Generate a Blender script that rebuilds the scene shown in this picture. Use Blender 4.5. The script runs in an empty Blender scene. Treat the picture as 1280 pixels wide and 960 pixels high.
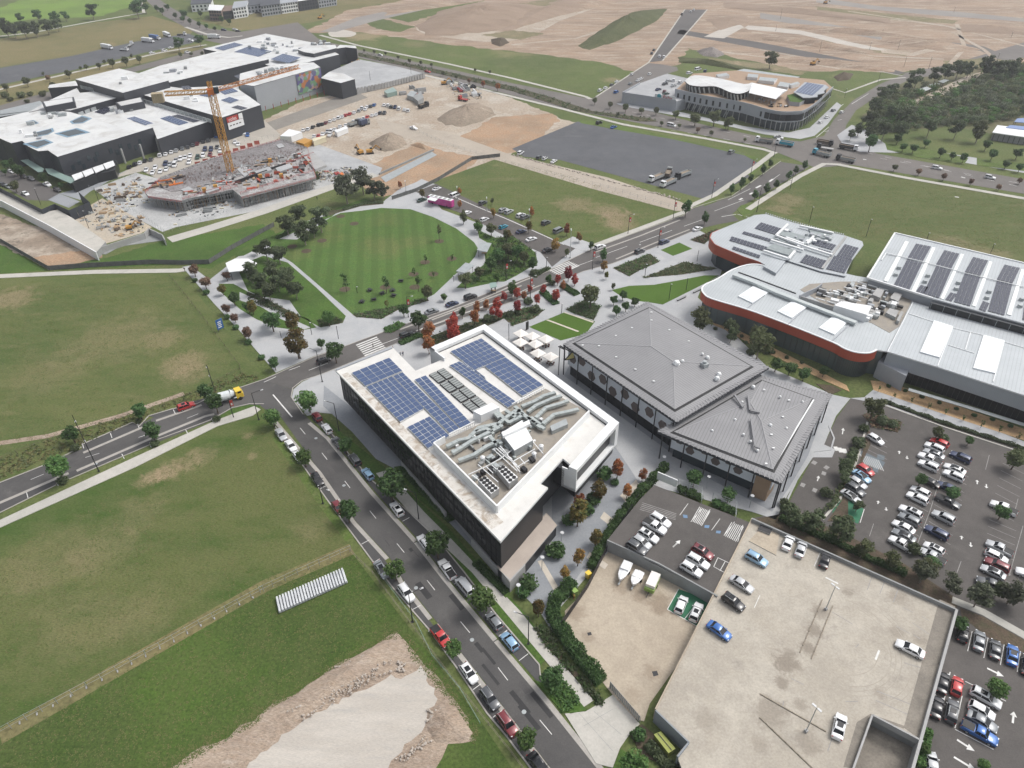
import bpy,bmesh,math,random
from mathutils import Vector,Matrix
from mathutils.geometry import tessellate_polygon
random.seed(7)
SC=bpy.context.scene
COL=SC.collection
R=math.radians
# camera
CH=118.0
FPX=890.0
NADX,NADY=648.0,1690.0
_l=math.hypot(NADX-640,NADY-480)
DN=((NADX-640)/_l,(NADY-480)/_l)
RT=(DN[1],-DN[0])
PITCH=math.pi/2-math.atan2(_l,FPX)
cam=bpy.data.cameras.new('camera');cam.sensor_width=36.0
cam.lens=FPX/1280*36.0;cam.clip_start=1.0;cam.clip_end=9000
camo=bpy.data.objects.new('camera',cam);COL.objects.link(camo)
camo.matrix_world=(Matrix.Translation((0,0,CH))@Matrix.Rotation(math.pi/2-PITCH,4,'X')@Matrix.Rotation(-math.atan2(DN[0],DN[1]),4,'Z'))
SC.camera=camo
SC.render.resolution_x=1024;SC.render.resolution_y=768
# sky, sun, exposure (overcast day)
SUN_EL,SUN_AZ=56.0,70.0
w=bpy.data.worlds.new('World');SC.world=w;w.use_nodes=True
nt=w.node_tree;nt.nodes.clear()
sky=nt.nodes.new('ShaderNodeTexSky');sky.sky_type='NISHITA';sky.sun_disc=False
sky.sun_elevation=R(SUN_EL);sky.sun_rotation=R(SUN_AZ)
sky.air_density=1.0;sky.dust_density=5.0;sky.ozone_density=1.0
hs=nt.nodes.new('ShaderNodeHueSaturation');hs.inputs['Saturation'].default_value=0.30
bg=nt.nodes.new('ShaderNodeBackground');bg.inputs['Strength'].default_value=0.15
wo=nt.nodes.new('ShaderNodeOutputWorld')
nt.links.new(sky.outputs[0],hs.inputs['Color']);nt.links.new(hs.outputs[0],bg.inputs['Color'])
nt.links.new(bg.outputs[0],wo.inputs['Surface'])
sl=bpy.data.lights.new('sun','SUN');sl.energy=1.15;sl.angle=R(18);sl.color=(1.0,0.96,0.90)
so=bpy.data.objects.new('sun',sl);COL.objects.link(so)
sd=Vector((math.sin(R(SUN_AZ))*math.cos(R(SUN_EL)),math.cos(R(SUN_AZ))*math.cos(R(SUN_EL)),math.sin(R(SUN_EL))))
so.rotation_euler=sd.to_track_quat('Z','Y').to_euler();so.location=(0,0,400)
SC.view_settings.view_transform='Standard';SC.view_settings.look='None'
SC.view_settings.exposure=0.33;SC.view_settings.gamma=1.0
# photo pixel -> point on a level plane
def at(px,py,z=0.0):
 vx,vy=px-640,py-480
 x=vx*RT[0]+vy*RT[1];y=vx*DN[0]+vy*DN[1]
 cp,sp=math.cos(PITCH),math.sin(PITCH)
 X,Y,Z=x,FPX*cp-y*sp,-FPX*sp-y*cp
 t=(z-CH)/Z
 return Vector((X*t,Y*t,z))
def mpp(px,py,z=0.0):
 p=at(px,py,z)
 return(p.y*math.cos(PITCH)+(CH-z)*math.sin(PITCH))/FPX
FR={'P':(0,0,1)}
for _i,_x in enumerate((0,310,620,950)):
 for _k,_y in(('A',0),('B',230),('C',470),('D',710)):
  FR[_k+str(_i+1)]=(_x,_y,3.84)
def frm(f):
 if f in FR:return FR[f]
 a=f.split(':');return(float(a[0]),float(a[1]),float(a[2]))
def px(f,s):
 x0,y0,k=frm(f)
 return[(x0+float(a.split(',')[0])/k,y0+float(a.split(',')[1])/k)for a in s.split()]
def W(f,s,z=0.0):
 return[at(a,b,z)for a,b in px(f,s)]
 # materials
MATS={}
def newmat(name):
 m=bpy.data.materials.new(name);m.use_nodes=True
 n=m.node_tree;b=n.nodes['Principled BSDF']
 return m,n,b
def lk(n,a,b):n.links.new(a,b)
def flat(name,rgb,rough=0.7,metal=0.0,spec=0.5,coat=0.0):
 if name in MATS:return MATS[name]
 m,n,b=newmat(name)
 b.inputs['Base Color'].default_value=(*rgb,1);b.inputs['Roughness'].default_value=rough
 b.inputs['Metallic'].default_value=metal;b.inputs['Specular IOR Level'].default_value=spec
 b.inputs['Coat Weight'].default_value=coat
 MATS[name]=m;return m
def noise(n,scale,detail=6,rough=0.6,vec=None,dist=0.0):
 t=n.nodes.new('ShaderNodeTexNoise');t.inputs['Scale'].default_value=scale
 t.inputs['Detail'].default_value=detail;t.inputs['Roughness'].default_value=rough
 t.inputs['Distortion'].default_value=dist
 if vec is not None:lk(n,vec,t.inputs['Vector'])
 return t.outputs['Fac']
def ramp(n,fac,lo,hi):
 t=n.nodes.new('ShaderNodeMapRange');t.inputs[1].default_value=lo;t.inputs[2].default_value=hi
 t.interpolation_type='SMOOTHSTEP';lk(n,fac,t.inputs[0]);return t.outputs[0]
def mix(n,fac,a,b,mode='MIX'):
 t=n.nodes.new('ShaderNodeMix');t.data_type='RGBA';t.blend_type=mode
 for s,v in((t.inputs[0],fac),(t.inputs[6],a),(t.inputs[7],b)):
  if hasattr(v,'is_output'):lk(n,v,s)
  elif isinstance(v,(int,float)):s.default_value=v
  else:s.default_value=(*v,1)
 return t.outputs[2]
def mth(n,op,a,b=None,c=None):
 t=n.nodes.new('ShaderNodeMath');t.operation=op
 for s,v in zip(t.inputs,(a,b,c)):
  if v is None:continue
  if hasattr(v,'is_output'):lk(n,v,s)
  else:s.default_value=v
 return t.outputs[0]
def wpos(n):return n.nodes.new('ShaderNodeNewGeometry').outputs['Position']
def mapv(n,vec,rot=0.0,sc=(1,1,1)):
 t=n.nodes.new('ShaderNodeMapping');t.vector_type='POINT'
 t.inputs['Rotation'].default_value=(0,0,rot);t.inputs['Scale'].default_value=sc
 lk(n,vec,t.inputs['Vector']);return t.outputs[0]
def bump(n,b,h,dist,strength=0.6):
 t=n.nodes.new('ShaderNodeBump');t.inputs['Distance'].default_value=dist
 t.inputs['Strength'].default_value=strength
 lk(n,h,t.inputs['Height']);lk(n,t.outputs[0],b.inputs['Normal'])
def ground_mat(name,c1,c2,c3=None,big=0.03,mid=0.25,fine=2.5,rough=0.9,lo=.38,hi=.62,amt3=(.55,.72),blobs=(),bcol=(.36,.25,.17),streak=None,finev=0.45,bmp=0.05):
 """mottled surface: two tones in big patches, a third in flecks, fine grain, optional worn blobs at places on the ground"""
 if name in MATS:return MATS[name]
 m,n,b=newmat(name);p=wpos(n)
 v=p
 if streak:v=mapv(n,p,streak[0],(1,streak[1],1))
 f1=ramp(n,noise(n,big,5,.62,v),lo,hi)
 f1b=ramp(n,noise(n,mid,6,.65,v),.3,.7)
 col=mix(n,f1,c1,c2)
 col=mix(n,mth(n,'MULTIPLY',f1b,.45),col,c2 if c3 is None else c3)
 if c3 is not None:
  f3=ramp(n,noise(n,big*2.3,7,.7,v,.4),*amt3)
  col=mix(n,f3,col,c3)
 for i,(bx,by,r,a,bz)in enumerate(blobs):
  vm=n.nodes.new('ShaderNodeVectorMath');vm.operation='DISTANCE'
  lk(n,p,vm.inputs[0]);vm.inputs[1].default_value=(bx,by,bz)
  d=mth(n,'DIVIDE',vm.outputs['Value'],r)
  d=mth(n,'ADD',d,mth(n,'MULTIPLY',mth(n,'SUBTRACT',noise(n,1.6/r,7,.7,p,.6),.5),2.2))
  fb=mth(n,'MULTIPLY',ramp(n,d,1.15,.35),a)
  col=mix(n,fb,col,bcol)
 fn=noise(n,fine,4,.7,v)
 fr=n.nodes.new('ShaderNodeMapRange');lk(n,fn,fr.inputs[0])
 fr.inputs[1].default_value=.25;fr.inputs[2].default_value=.75
 fr.inputs[3].default_value=1-finev;fr.inputs[4].default_value=1+finev
 cc=n.nodes.new('ShaderNodeCombineColor')
 for k in range(3):lk(n,fr.outputs[0],cc.inputs[k])
 col=mix(n,1.0,col,cc.outputs[0],'MULTIPLY')
 lk(n,col,b.inputs['Base Color']);b.inputs['Roughness'].default_value=rough
 b.inputs['Specular IOR Level'].default_value=.15
 if bmp:bump(n,b,fn,bmp)
 MATS[name]=m;return m
def seam_mat(name,c1,c2,ang,pitch,rough=.5,metal=0.0,depth=.3,wear=.2,dark=.72):
 """ribbed sheet roof: ribs every `pitch` metres running along `ang`"""
 if name in MATS:return MATS[name]
 m,n,b=newmat(name);p=wpos(n);v=mapv(n,p,-ang)
 t=n.nodes.new('ShaderNodeSeparateXYZ');lk(n,v,t.inputs[0])
 s=mth(n,'FRACT',mth(n,'DIVIDE',t.outputs[1],pitch))
 rib=ramp(n,s,.25,.05)
 col=mix(n,ramp(n,noise(n,.12,6,.65,p),.3,.7),c1,c2)
 col=mix(n,mth(n,'MULTIPLY',ramp(n,noise(n,.6,7,.7,p,.5),.5,.75),wear),col,tuple(.55*x for x in c2))
 col=mix(n,mth(n,'MULTIPLY',rib,depth),col,tuple(dark*x*.5 for x in c1))
 lk(n,col,b.inputs['Base Color']);b.inputs['Roughness'].default_value=rough;b.inputs['Metallic'].default_value=metal
 bump(n,b,rib,.04,.5)
 MATS[name]=m;return m
def worn(name,c1,c2,scale=.5,rough=.7,metal=0.0,stain=None,stainamt=.5,fine=.12,spec=.4,lo=.5,hi=.72):
 if name in MATS:return MATS[name]
 m,n,b=newmat(name)
 tc=n.nodes.new('ShaderNodeNewGeometry').outputs['Position']
 col=mix(n,ramp(n,noise(n,scale,6,.65,tc),.3,.7),c1,c2)
 if stain:col=mix(n,mth(n,'MULTIPLY',ramp(n,noise(n,scale*.8,8,.72,tc,.8),lo,hi),stainamt),col,stain)
 f=noise(n,scale*14,3,.6,tc)
 col=mix(n,mth(n,'MULTIPLY',f,fine*2),col,tuple(.5*x for x in c1))
 lk(n,col,b.inputs['Base Color']);b.inputs['Roughness'].default_value=rough;b.inputs['Metallic'].default_value=metal
 b.inputs['Specular IOR Level'].default_value=spec
 MATS[name]=m;return m
def leaf_mat(name,c1,c2,c3,rough=.6):
 if name in MATS:return MATS[name]
 m,n,b=newmat(name)
 g=n.nodes.new('ShaderNodeNewGeometry');oi=n.nodes.new('ShaderNodeObjectInfo')
 col=mix(n,ramp(n,g.outputs['Random Per Island'],.1,.9),c1,c2)
 tc=n.nodes.new('ShaderNodeTexCoord').outputs['Object']
 col=mix(n,ramp(n,noise(n,5,3,.6,tc),.45,.7),col,c3)
 h=n.nodes.new('ShaderNodeHueSaturation');lk(n,col,h.inputs['Color'])
 lk(n,mth(n,'ADD',.7,mth(n,'MULTIPLY',oi.outputs['Random'],.55)),h.inputs['Value'])
 lk(n,mth(n,'ADD',.488,mth(n,'MULTIPLY',oi.outputs['Random'],.024)),h.inputs['Hue'])
 lk(n,h.outputs[0],b.inputs['Base Color']);b.inputs['Roughness'].default_value=rough
 b.inputs['Specular IOR Level'].default_value=.2
 tr=n.nodes.new('ShaderNodeBsdfTranslucent');lk(n,h.outputs[0],tr.inputs['Color']);ms=n.nodes.new('ShaderNodeMixShader');ms.inputs[0].default_value=.38
 lk(n,b.outputs[0],ms.inputs[1]);lk(n,tr.outputs[0],ms.inputs[2]);lk(n,ms.outputs[0],n.nodes['Material Output'].inputs['Surface'])
 MATS[name]=m;return m
 # mesh builder
class MB:
 def __init__(s):s.v=[];s.f=[];s.m=[]
 def add(s,vs,fs,mi=0):
  o=len(s.v);s.v+=[tuple(v)for v in vs]
  for f in fs:s.f.append(tuple(i+o for i in f));s.m.append(mi)
 def prism(s,poly,z0,z1,mi=0,cap=True,bottom=False,side=True,mtop=None):
  poly=ccw(poly);k=len(poly)
  vs=[(p[0],p[1],z0)for p in poly]+[(p[0],p[1],z1)for p in poly]
  if side:s.add(vs,[(i,(i+1)%k,(i+1)%k+k,i+k)for i in range(k)],mi)
  if cap:s.cap(poly,z1,mi if mtop is None else mtop)
  if bottom:s.add([(p[0],p[1],z0)for p in poly],[tuple(range(k-1,-1,-1))],mi)
 def cap(s,poly,z,mi=0):
  vs=[(p[0],p[1],z)for p in poly]
  if len(vs)<7:s.add(vs,[tuple(range(len(vs)))],mi);return
  fs=[]
  for t in tessellate_polygon([[Vector(v)for v in vs]]):
   a=area([vs[i]for i in t])
   if abs(a)>1e-7:fs.append(tuple(t)if a>0 else tuple(t)[::-1])
  s.add(vs,fs,mi)
 def box(s,c,d,rz=0.0,mi=0):
  ca,sa=math.cos(rz),math.sin(rz);h=[x/2 for x in d]
  vs=[]
  for z in(-h[2],h[2]):
   for x,y in((-h[0],-h[1]),(h[0],-h[1]),(h[0],h[1]),(-h[0],h[1])):
    vs.append((c[0]+x*ca-y*sa,c[1]+x*sa+y*ca,c[2]+z))
  s.add(vs,[(3,2,1,0),(4,5,6,7),(0,1,5,4),(1,2,6,5),(2,3,7,6),(3,0,4,7)],mi)
 def bar(s,a,b,wd,ht=None,mi=0):
  a,b=Vector(a),Vector(b);d=b-a
  if d.length<1e-6:return
  d.normalize();up=Vector((0,0,1))if abs(d.z)<.95 else Vector((0,1,0))
  sx=d.cross(up).normalized()*wd/2;sy=sx.cross(d).normalized()*(ht or wd)/2
  vs=[a-sx-sy,a+sx-sy,a+sx+sy,a-sx+sy,b-sx-sy,b+sx-sy,b+sx+sy,b-sx+sy]
  s.add(vs,[(0,1,2,3),(7,6,5,4),(0,4,5,1),(1,5,6,2),(2,6,7,3),(3,7,4,0)],mi)
 def tube(s,a,b,r0,r1=None,n=8,mi=0,cap=True):
  a,b=Vector(a),Vector(b);r1=r0 if r1 is None else r1
  d=(b-a).normalized();up=Vector((0,0,1))if abs(d.z)<.95 else Vector((0,1,0))
  x=d.cross(up).normalized();y=x.cross(d)
  vs=[]
  for c,r in((a,r0),(b,r1)):
   for i in range(n):
    t=2*math.pi*i/n;vs.append(c+x*math.cos(t)*r+y*math.sin(t)*r)
  fs=[(i,i+n,(i+1)%n+n,(i+1)%n)for i in range(n)]
  if cap:fs+=[tuple(range(n)),tuple(range(2*n-1,n-1,-1))]
  s.add(vs,fs,mi)
 def quad(s,a,b,c,d,mi=0):s.add([a,b,c,d],[(0,1,2,3)],mi)
 def ico(s,c,r,mi=0,jit=.2,sz=1.0,rnd=random):
  t=(1+5**.5)/2
  vs=[(-1,t,0),(1,t,0),(-1,-t,0),(1,-t,0),(0,-1,t),(0,1,t),(0,-1,-t),(0,1,-t),(t,0,-1),(t,0,1),(-t,0,-1),(-t,0,1)]
  fs=[(0,11,5),(0,5,1),(0,1,7),(0,7,10),(0,10,11),(1,5,9),(5,11,4),(11,10,2),(10,7,6),(7,1,8),(3,9,4),(3,4,2),(3,2,6),(3,6,8),(3,8,9),(4,9,5),(2,4,11),(6,2,10),(8,6,7),(9,8,1)]
  a=rnd.uniform(0,6.28);ca,sa=math.cos(a),math.sin(a)
  o=[]
  for v in vs:
   k=r/1.9*(1+rnd.uniform(-jit,jit));x,y=v[0]*ca-v[1]*sa,v[0]*sa+v[1]*ca
   o.append((c[0]+x*k,c[1]+y*k,c[2]+v[2]*k*sz))
  s.add(o,fs,mi)
 def mesh(s,name,mats,off=(0,0,0),smooth=False):
  me=bpy.data.meshes.new(name)
  me.from_pydata([(v[0]-off[0],v[1]-off[1],v[2]-off[2])for v in s.v],[],s.f)
  if not isinstance(mats,(list,tuple)):mats=[mats]
  for m in mats:me.materials.append(m)
  if len(mats)>1:me.polygons.foreach_set('material_index',s.m)
  if smooth:me.polygons.foreach_set('use_smooth',[True]*len(s.f))
  me.update();return me
 def build(s,name,mats,parent=None,off=None,smooth=False):
  if off is None:off=tuple(parent['_o'])if parent is not None and '_o' in parent else(0,0,0)
  o=bpy.data.objects.new(name,s.mesh(name,mats,off,smooth));COL.objects.link(o)
  if parent is not None:o.parent=parent
  return o
def area(p):return sum(p[i][0]*p[(i+1)%len(p)][1]-p[(i+1)%len(p)][0]*p[i][1]for i in range(len(p)))/2
def ccw(p):
 p=[tuple(q)for q in p]
 return p if area(p)>0 else p[::-1]
def inset(p,d):
 """move every edge of a polygon inwards by d metres"""
 p=[Vector((q[0],q[1]))for q in ccw(p)];k=len(p);out=[]
 for i in range(k):
  a,b,c=p[i-1],p[i],p[(i+1)%k]
  e1=(b-a).normalized();e2=(c-b).normalized()
  n1=Vector((-e1.y,e1.x));n2=Vector((-e2.y,e2.x))
  m=n1+n2;q=max(.35,1+n1.dot(n2))
  out.append(b+m*(d/q))
 return[(q.x,q.y)for q in out]
def curve(pts,k=4):
 o=[]
 for i in range(len(pts)-1):
  p0=Vector(pts[max(i-1,0)]);p1=Vector(pts[i]);p2=Vector(pts[i+1]);p3=Vector(pts[min(i+2,len(pts)-1)])
  for j in range(k):
   t=j/k
   o.append(.5*((2*p1)+(p2-p0)*t+(2*p0-5*p1+4*p2-p3)*t*t+(3*p1-p0-3*p2+p3)*t**3))
 o.append(Vector(pts[-1]));return o
def band(line,w0,w1=None):
 w1=w0 if w1 is None else w1
 L,Rr=[],[]
 for i,p in enumerate(line):
  a=Vector(line[max(i-1,0)]);b=Vector(line[min(i+1,len(line)-1)])
  d=Vector((b.x-a.x,b.y-a.y)).normalized();nrm=Vector((-d.y,d.x))
  L.append((p[0]+nrm.x*w0,p[1]+nrm.y*w0));Rr.append((p[0]-nrm.x*w1,p[1]-nrm.y*w1))
 return L+Rr[::-1]
def strip(mb,line,w0,w1,z0,z1,mi=0):
 for i in range(len(line)-1):
  a,b=Vector(line[i]),Vector(line[i+1])
  d=Vector((b.x-a.x,b.y-a.y))
  if d.length<1e-4:continue
  d.normalize();nn=Vector((-d.y,d.x))
  mb.prism([(a.x+nn.x*w0,a.y+nn.y*w0),(b.x+nn.x*w0,b.y+nn.y*w0),(b.x-nn.x*w1,b.y-nn.y*w1),(a.x-nn.x*w1,a.y-nn.y*w1)],z0,z1,mi)
  # things, parts, setting
LABELS={}
def tag(o,label,cat,group=None):
 for a,b in((' green ',' '),('the ',''),(' young',''),('in ','in '),(' beside',' by'),('turning ','')):
  if len(label.split())>16:label=label.replace(a,b,2)
 o['label']=label;o['category']=cat
 if group:o['group']=group
 LABELS.setdefault(label,[]).append(o.name)
 n=len(label.split())
 if n<4 or n>16:print('LABEL LEN',n,label)
 return o
def thing(name,label,cat,loc=(0,0,0),rz=0.0,group=None,sc=None,wcoords=False):
 o=bpy.data.objects.new(name,None);COL.objects.link(o);o.empty_display_size=.5
 o.location=loc;o.rotation_euler=(0,0,rz)
 if sc:o.scale=sc if hasattr(sc,'__len__')else(sc,sc,sc)
 if wcoords:o['_o']=tuple(loc)
 return tag(o,label,cat,group)
def part(name,me,parent,loc=(0,0,0),rot=None,sc=None):
 o=bpy.data.objects.new(name,me);COL.objects.link(o);o.parent=parent;o.location=loc
 if rot is not None:o.rotation_euler=rot
 if sc:o.scale=sc
 return o
def single(name,mb,mats,label,cat,loc=(0,0,0),group=None,smooth=False):
 o=mb.build(name,mats,None,loc,smooth);o.location=loc
 return tag(o,label,cat,group)
def sheet(name,poly,z,mat,z0=None,kind='structure',parent=None):
 mb=MB()
 if z0 is None:mb.cap(ccw(poly),z)
 else:mb.prism(poly,z0,z)
 o=mb.build(name,mat,parent)
 if parent is None:o['kind']=kind
 return o
def mid(pts):
 k=len(pts);return Vector((sum(p[0]for p in pts)/k,sum(p[1]for p in pts)/k,0))
ORD=['zeroth','first','second','third','fourth','fifth','sixth','seventh','eighth','ninth','tenth','eleventh','twelfth','thirteenth','fourteenth','fifteenth','sixteenth','seventeenth','eighteenth','nineteenth','twentieth']
def nth(i):
 if i<=20:return ORD[i]
 if i==30:return 'thirtieth'
 return['','','twenty','thirty','forty','fifty','sixty','seventy','eighty','ninety'][i//10]+('-'+ORD[i%10]if i%10 else 'th')
def hdg(f,a,z=0.0):
 p,q=W(f,a,z)[:2];return math.atan2(q.y-p.y,q.x-p.x)
 # MATERIALS OF THE PLACE
def blob(s,dflt=.8,z=0.0,k=.68):
 o=[]
 for a in s.split():
  q=[float(t)for t in a.split(',')]
  p=at(q[0],q[1],z);o.append((p.x,p.y,q[2],(q[3]if len(q)>3 else dflt)*k,z))
 return o
SOIL=(.34,.24,.17)
GR_BASE=ground_mat('rough_grass',(0.103,0.131,0.042),(0.068,0.103,0.030),(0.148,0.152,0.066),.02,.16,1.4)
GR_WEST=ground_mat('west_field_grass',(0.109,0.128,0.044),(0.068,0.103,0.029),(0.138,0.142,0.062),.022,.13,1.6,streak=(.6,2.6),blobs=blob('15,372,9,.75 228,455,8,.7 205,425,7,.45 150,420,16,.35 236,468,6,.5 60,462,14,.25'),bcol=(.30,.225,.145))
GR_SOUTH=ground_mat('south_field_grass',(0.105,0.123,0.042),(0.054,0.094,0.021),(0.125,0.131,0.055),.02,.12,1.8,streak=(.5,2.2),lo=.42,hi=.6,blobs=blob('215,588,4,.6 190,597,3,.7 204,592,3,.7 236,577,4,.5 256,568,4,.35 180,602,3,.4 310,545,1.6,.5 315,570,1.6,.5 100,780,10,.2 180,770,7,.2 390,660,5,.25 60,700,12,.2 130,690,8,.25 175,640,7,.25'),bcol=(.33,.245,.16))
GR_LOT=ground_mat('lush_lot_grass',(0.064,0.113,0.021),(0.047,0.081,0.018),(0.094,0.110,0.040),.03,.14,1.8,finev=.5,amt3=(.57,.72))
GR_EAST=ground_mat('east_field_grass',(0.097,0.120,0.041),(0.072,0.105,0.030),(0.134,0.134,0.062),.016,.12,1.2,streak=(-.3,2.5),blobs=blob('985,250,9,.6 972,262,7,.6 1190,305,10,.5 1240,318,8,.4'),bcol=(.29,.22,.145))
GR_MID=ground_mat('middle_field_grass',(0.099,0.126,0.040),(0.076,0.111,0.030),(0.144,0.146,0.066),.018,.13,1.2,streak=(-.5,2.2),blobs=blob('716,256,10,.6 758,264,9,.7 772,274,9,.75 775,282,7,.5'),bcol=(.30,.22,.15))
GR_AVE=ground_mat('avenue_field_grass',(0.094,0.131,0.035),(0.072,0.103,0.030),(0.148,0.152,0.070),.014,.1,1.0,blobs=blob('455,45,22,.8 520,55,14,.35 765,100,8,.6 640,66,20,.4'),bcol=(.33,.245,.165))
GR_VERGE=ground_mat('verge_grass',(0.089,0.142,0.030),(0.072,0.110,0.026),(0.134,0.152,0.062),.05,.3,1.6)
GR_BRIGHT=ground_mat('bright_meadow',(0.155,0.255,0.045),(0.120,0.195,0.042),(0.17,0.21,0.07),.02,.1,1.0)
GR_DRY=ground_mat('dry_field_grass',(.175,.155,.072),(.128,.130,.055),(.21,.17,.09),.014,.1,1.0)
GR_LEAFY=ground_mat('garden_lawn',(0.062,0.123,0.024),(0.047,0.092,0.020),(0.089,0.126,0.035),.06,.3,2.0)
def lawn_mat():
 m=ground_mat('striped_lawn',(.078,.148,.036),(.066,.126,.030),(0.103,0.142,0.040),.03,.25,2.2,blobs=blob('478,308,11,.55 520,303,7,.4 405,300,8,.4 412,285,6,.4 372,318,7,.45 480,275,9,.3'),bcol=(.17,.145,.065))
 n=m.node_tree;b=n.nodes['Principled BSDF']
 src=b.inputs['Base Color'].links[0].from_socket
 a=hdg('P','470,370 470,280')
 v=mapv(n,wpos(n),-a+math.pi/2);t=n.nodes.new('ShaderNodeSeparateXYZ');lk(n,v,t.inputs[0])
 s=mth(n,'SINE',mth(n,'MULTIPLY',t.outputs[0],2*math.pi/5.2))
 f=ramp(n,s,-.45,.45)
 lk(n,mix(n,mth(n,'MULTIPLY',f,.38),src,(.050,.088,.022)),b.inputs['Base Color'])
 return m
LAWN=lawn_mat()
TURF=ground_mat('synthetic_turf',(.070,.130,.022),(.065,.120,.020),None,.1,.6,3.0,finev=.15)
EARTH=ground_mat('graded_earth',(.31,.22,.155),(.215,.155,.112),(.38,.315,.25),.016,.06,.5,streak=(.25,3.5),finev=.45,bmp=.2,amt3=(.48,.66))
EARTH2=ground_mat('site_dirt',(.38,.32,.255),(.31,.245,.185),(.43,.39,.335),.03,.12,.8,finev=.35,bmp=.12,amt3=(.48,.64))
ORANGE_SOIL=ground_mat('orange_soil',(.36,.235,.15),(.26,.18,.12),(.38,.30,.22),.05,.2,1.2,finev=.4,bmp=.1)
PALE_PAD=ground_mat('crushed_sandstone',(.50,.465,.415),(.43,.395,.35),(.39,.37,.345),.05,.22,1.8,streak=(.62,5),finev=.2,bmp=.05)
SPOIL=ground_mat('spoil_soil',(.35,.275,.21),(.27,.205,.155),(.42,.36,.305),.06,.5,1.8,finev=.45,bmp=.25,streak=(.62,2.5))
SPOIL_GREY=ground_mat('grey_spoil',(.26,.21,.165),(.20,.165,.13),(.32,.27,.21),.08,.3,1.0,finev=.3,bmp=.3)
MUD=ground_mat('stained_hardstand',(.42,.365,.30),(.30,.24,.185),(.15,.125,.10),.06,.12,.8,finev=.25,amt3=(.52,.66))
GRAVEL_DARK=ground_mat('dark_gravel',(.105,.110,.120),(.090,.094,.102),(.13,.132,.138),.03,.15,2.2,finev=.25,bmp=.04)
ASPH=ground_mat('street_asphalt',(.098,.095,.093),(.074,.072,.072),(.12,.116,.112),.05,.4,5,finev=.16,bmp=.01,rough=.85)
ASPH_AVE=ground_mat('avenue_asphalt',(.165,.150,.140),(.140,.130,.122),(.18,.17,.16),.03,.25,3,finev=.14,bmp=.01,rough=.85)
ASPH_BLVD=ground_mat('boulevard_asphalt',(.118,.110,.106),(.098,.093,.090),(.13,.125,.12),.04,.3,4,finev=.14,bmp=.01,rough=.85)
ASPH_LOT=ground_mat('carpark_asphalt',(.112,.103,.098),(.090,.084,.080),(.132,.123,.116),.04,.3,5,finev=.18,bmp=.01,rough=.88)
ASPH_BAY=ground_mat('bay_asphalt',(.088,.086,.086),(.076,.075,.075),None,.06,.4,5,finev=.16,bmp=.01,rough=.88)
CONC=ground_mat('footpath_concrete',(.49,.47,.43),(.43,.42,.385),(.36,.35,.32),.06,.5,3,finev=.10,bmp=.01)
KERB=ground_mat('kerb_concrete',(.42,.40,.37),(.36,.34,.31),(.30,.285,.265),.1,.6,3,finev=.12,bmp=.01)
PAVE=ground_mat('plaza_paving',(.40,.41,.42),(.34,.352,.368),(.44,.44,.44),.05,.35,2.5,finev=.09,bmp=.01)
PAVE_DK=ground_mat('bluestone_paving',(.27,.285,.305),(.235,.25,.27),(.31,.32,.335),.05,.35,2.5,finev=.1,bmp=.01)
PAVE_WARM=ground_mat('cream_banding',(.56,.51,.44),(.50,.455,.39),None,.1,.6,3,finev=.09,bmp=.01)
BED=ground_mat('planted_bed',(.070,.075,.040),(.050,.058,.030),(.12,.085,.062),.25,.9,2.5,finev=.6,bmp=.2)
MULCH=ground_mat('bark_mulch',(.11,.080,.060),(.085,.062,.048),(.07,.075,.04),.2,.8,3,finev=.4,bmp=.1)
OMULCH=ground_mat('orange_mulch',(.50,.335,.185),(.43,.285,.16),(.36,.26,.15),.2,.8,3,finev=.3,bmp=.05)
DECKC=ground_mat('carpark_deck_concrete',(.46,.425,.365),(.39,.355,.30),(.30,.275,.24),.10,.5,2.6,finev=.16,bmp=.01,amt3=(.54,.78),bcol=(.235,.205,.17),blobs=blob('985,827,3,.9 962,890,3.5,.7 1018,788,2,.8 1025,765,2,.6 1010,810,1.6,.8 978,853,1.6,.8 1122,746,2.4,.6 1120,790,1.6,.5 1000,880,1.4,.6 1100,866,1.4,.5 905,760,2,.4 1090,700,2.5,.5 1150,800,1.5,.5 1010,930,2.5,.6 950,930,2,.5 880,900,2.5,.4 1060,740,1.3,.6',.8,3.0,1.0))
YARDC=ground_mat('yard_concrete',(.45,.39,.31),(.39,.335,.265),(.32,.275,.22),.09,.4,2.4,finev=.15,bmp=.01,amt3=(.55,.75),bcol=(.25,.20,.15),blobs=blob('825,755,3,.8 800,745,2,.7 775,735,2,.6 845,762,2,.7 720,765,2.5,.6 735,795,1.5,.5 815,840,2,.5 790,870,2,.4',.8,.08,1.0))
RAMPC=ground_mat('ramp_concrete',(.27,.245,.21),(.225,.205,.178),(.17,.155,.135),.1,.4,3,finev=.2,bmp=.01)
SLABC=ground_mat('slab_concrete',(.42,.43,.435),(.35,.36,.37),(.30,.30,.31),.08,.3,2,finev=.15,bmp=.02)
WHITE_PAINT=worn('road_paint_white',(.74,.74,.72),(.62,.62,.60),.8,.7,stain=(.35,.34,.33),stainamt=.5)
FADED_PAINT=worn('road_paint_faded',(.36,.35,.34),(.27,.265,.26),.8,.8,stain=(.12,.115,.11),stainamt=.8)
GREEN_PAINT=worn('ev_bay_green',(.030,.165,.085),(.024,.135,.07),.5,.75,stain=(.05,.09,.06),stainamt=.4)
BLUE_PAINT=worn('access_bay_blue',(.13,.25,.42),(.16,.24,.34),.9,.75)
BLUEGREY_PAINT=worn('faded_bay_blue',(.13,.165,.19),(.11,.135,.15),.9,.75)
WHITE=worn('white_cladding',(.80,.81,.81),(.75,.77,.78),.25,.45,stain=(.62,.60,.56),stainamt=.25)
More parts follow.
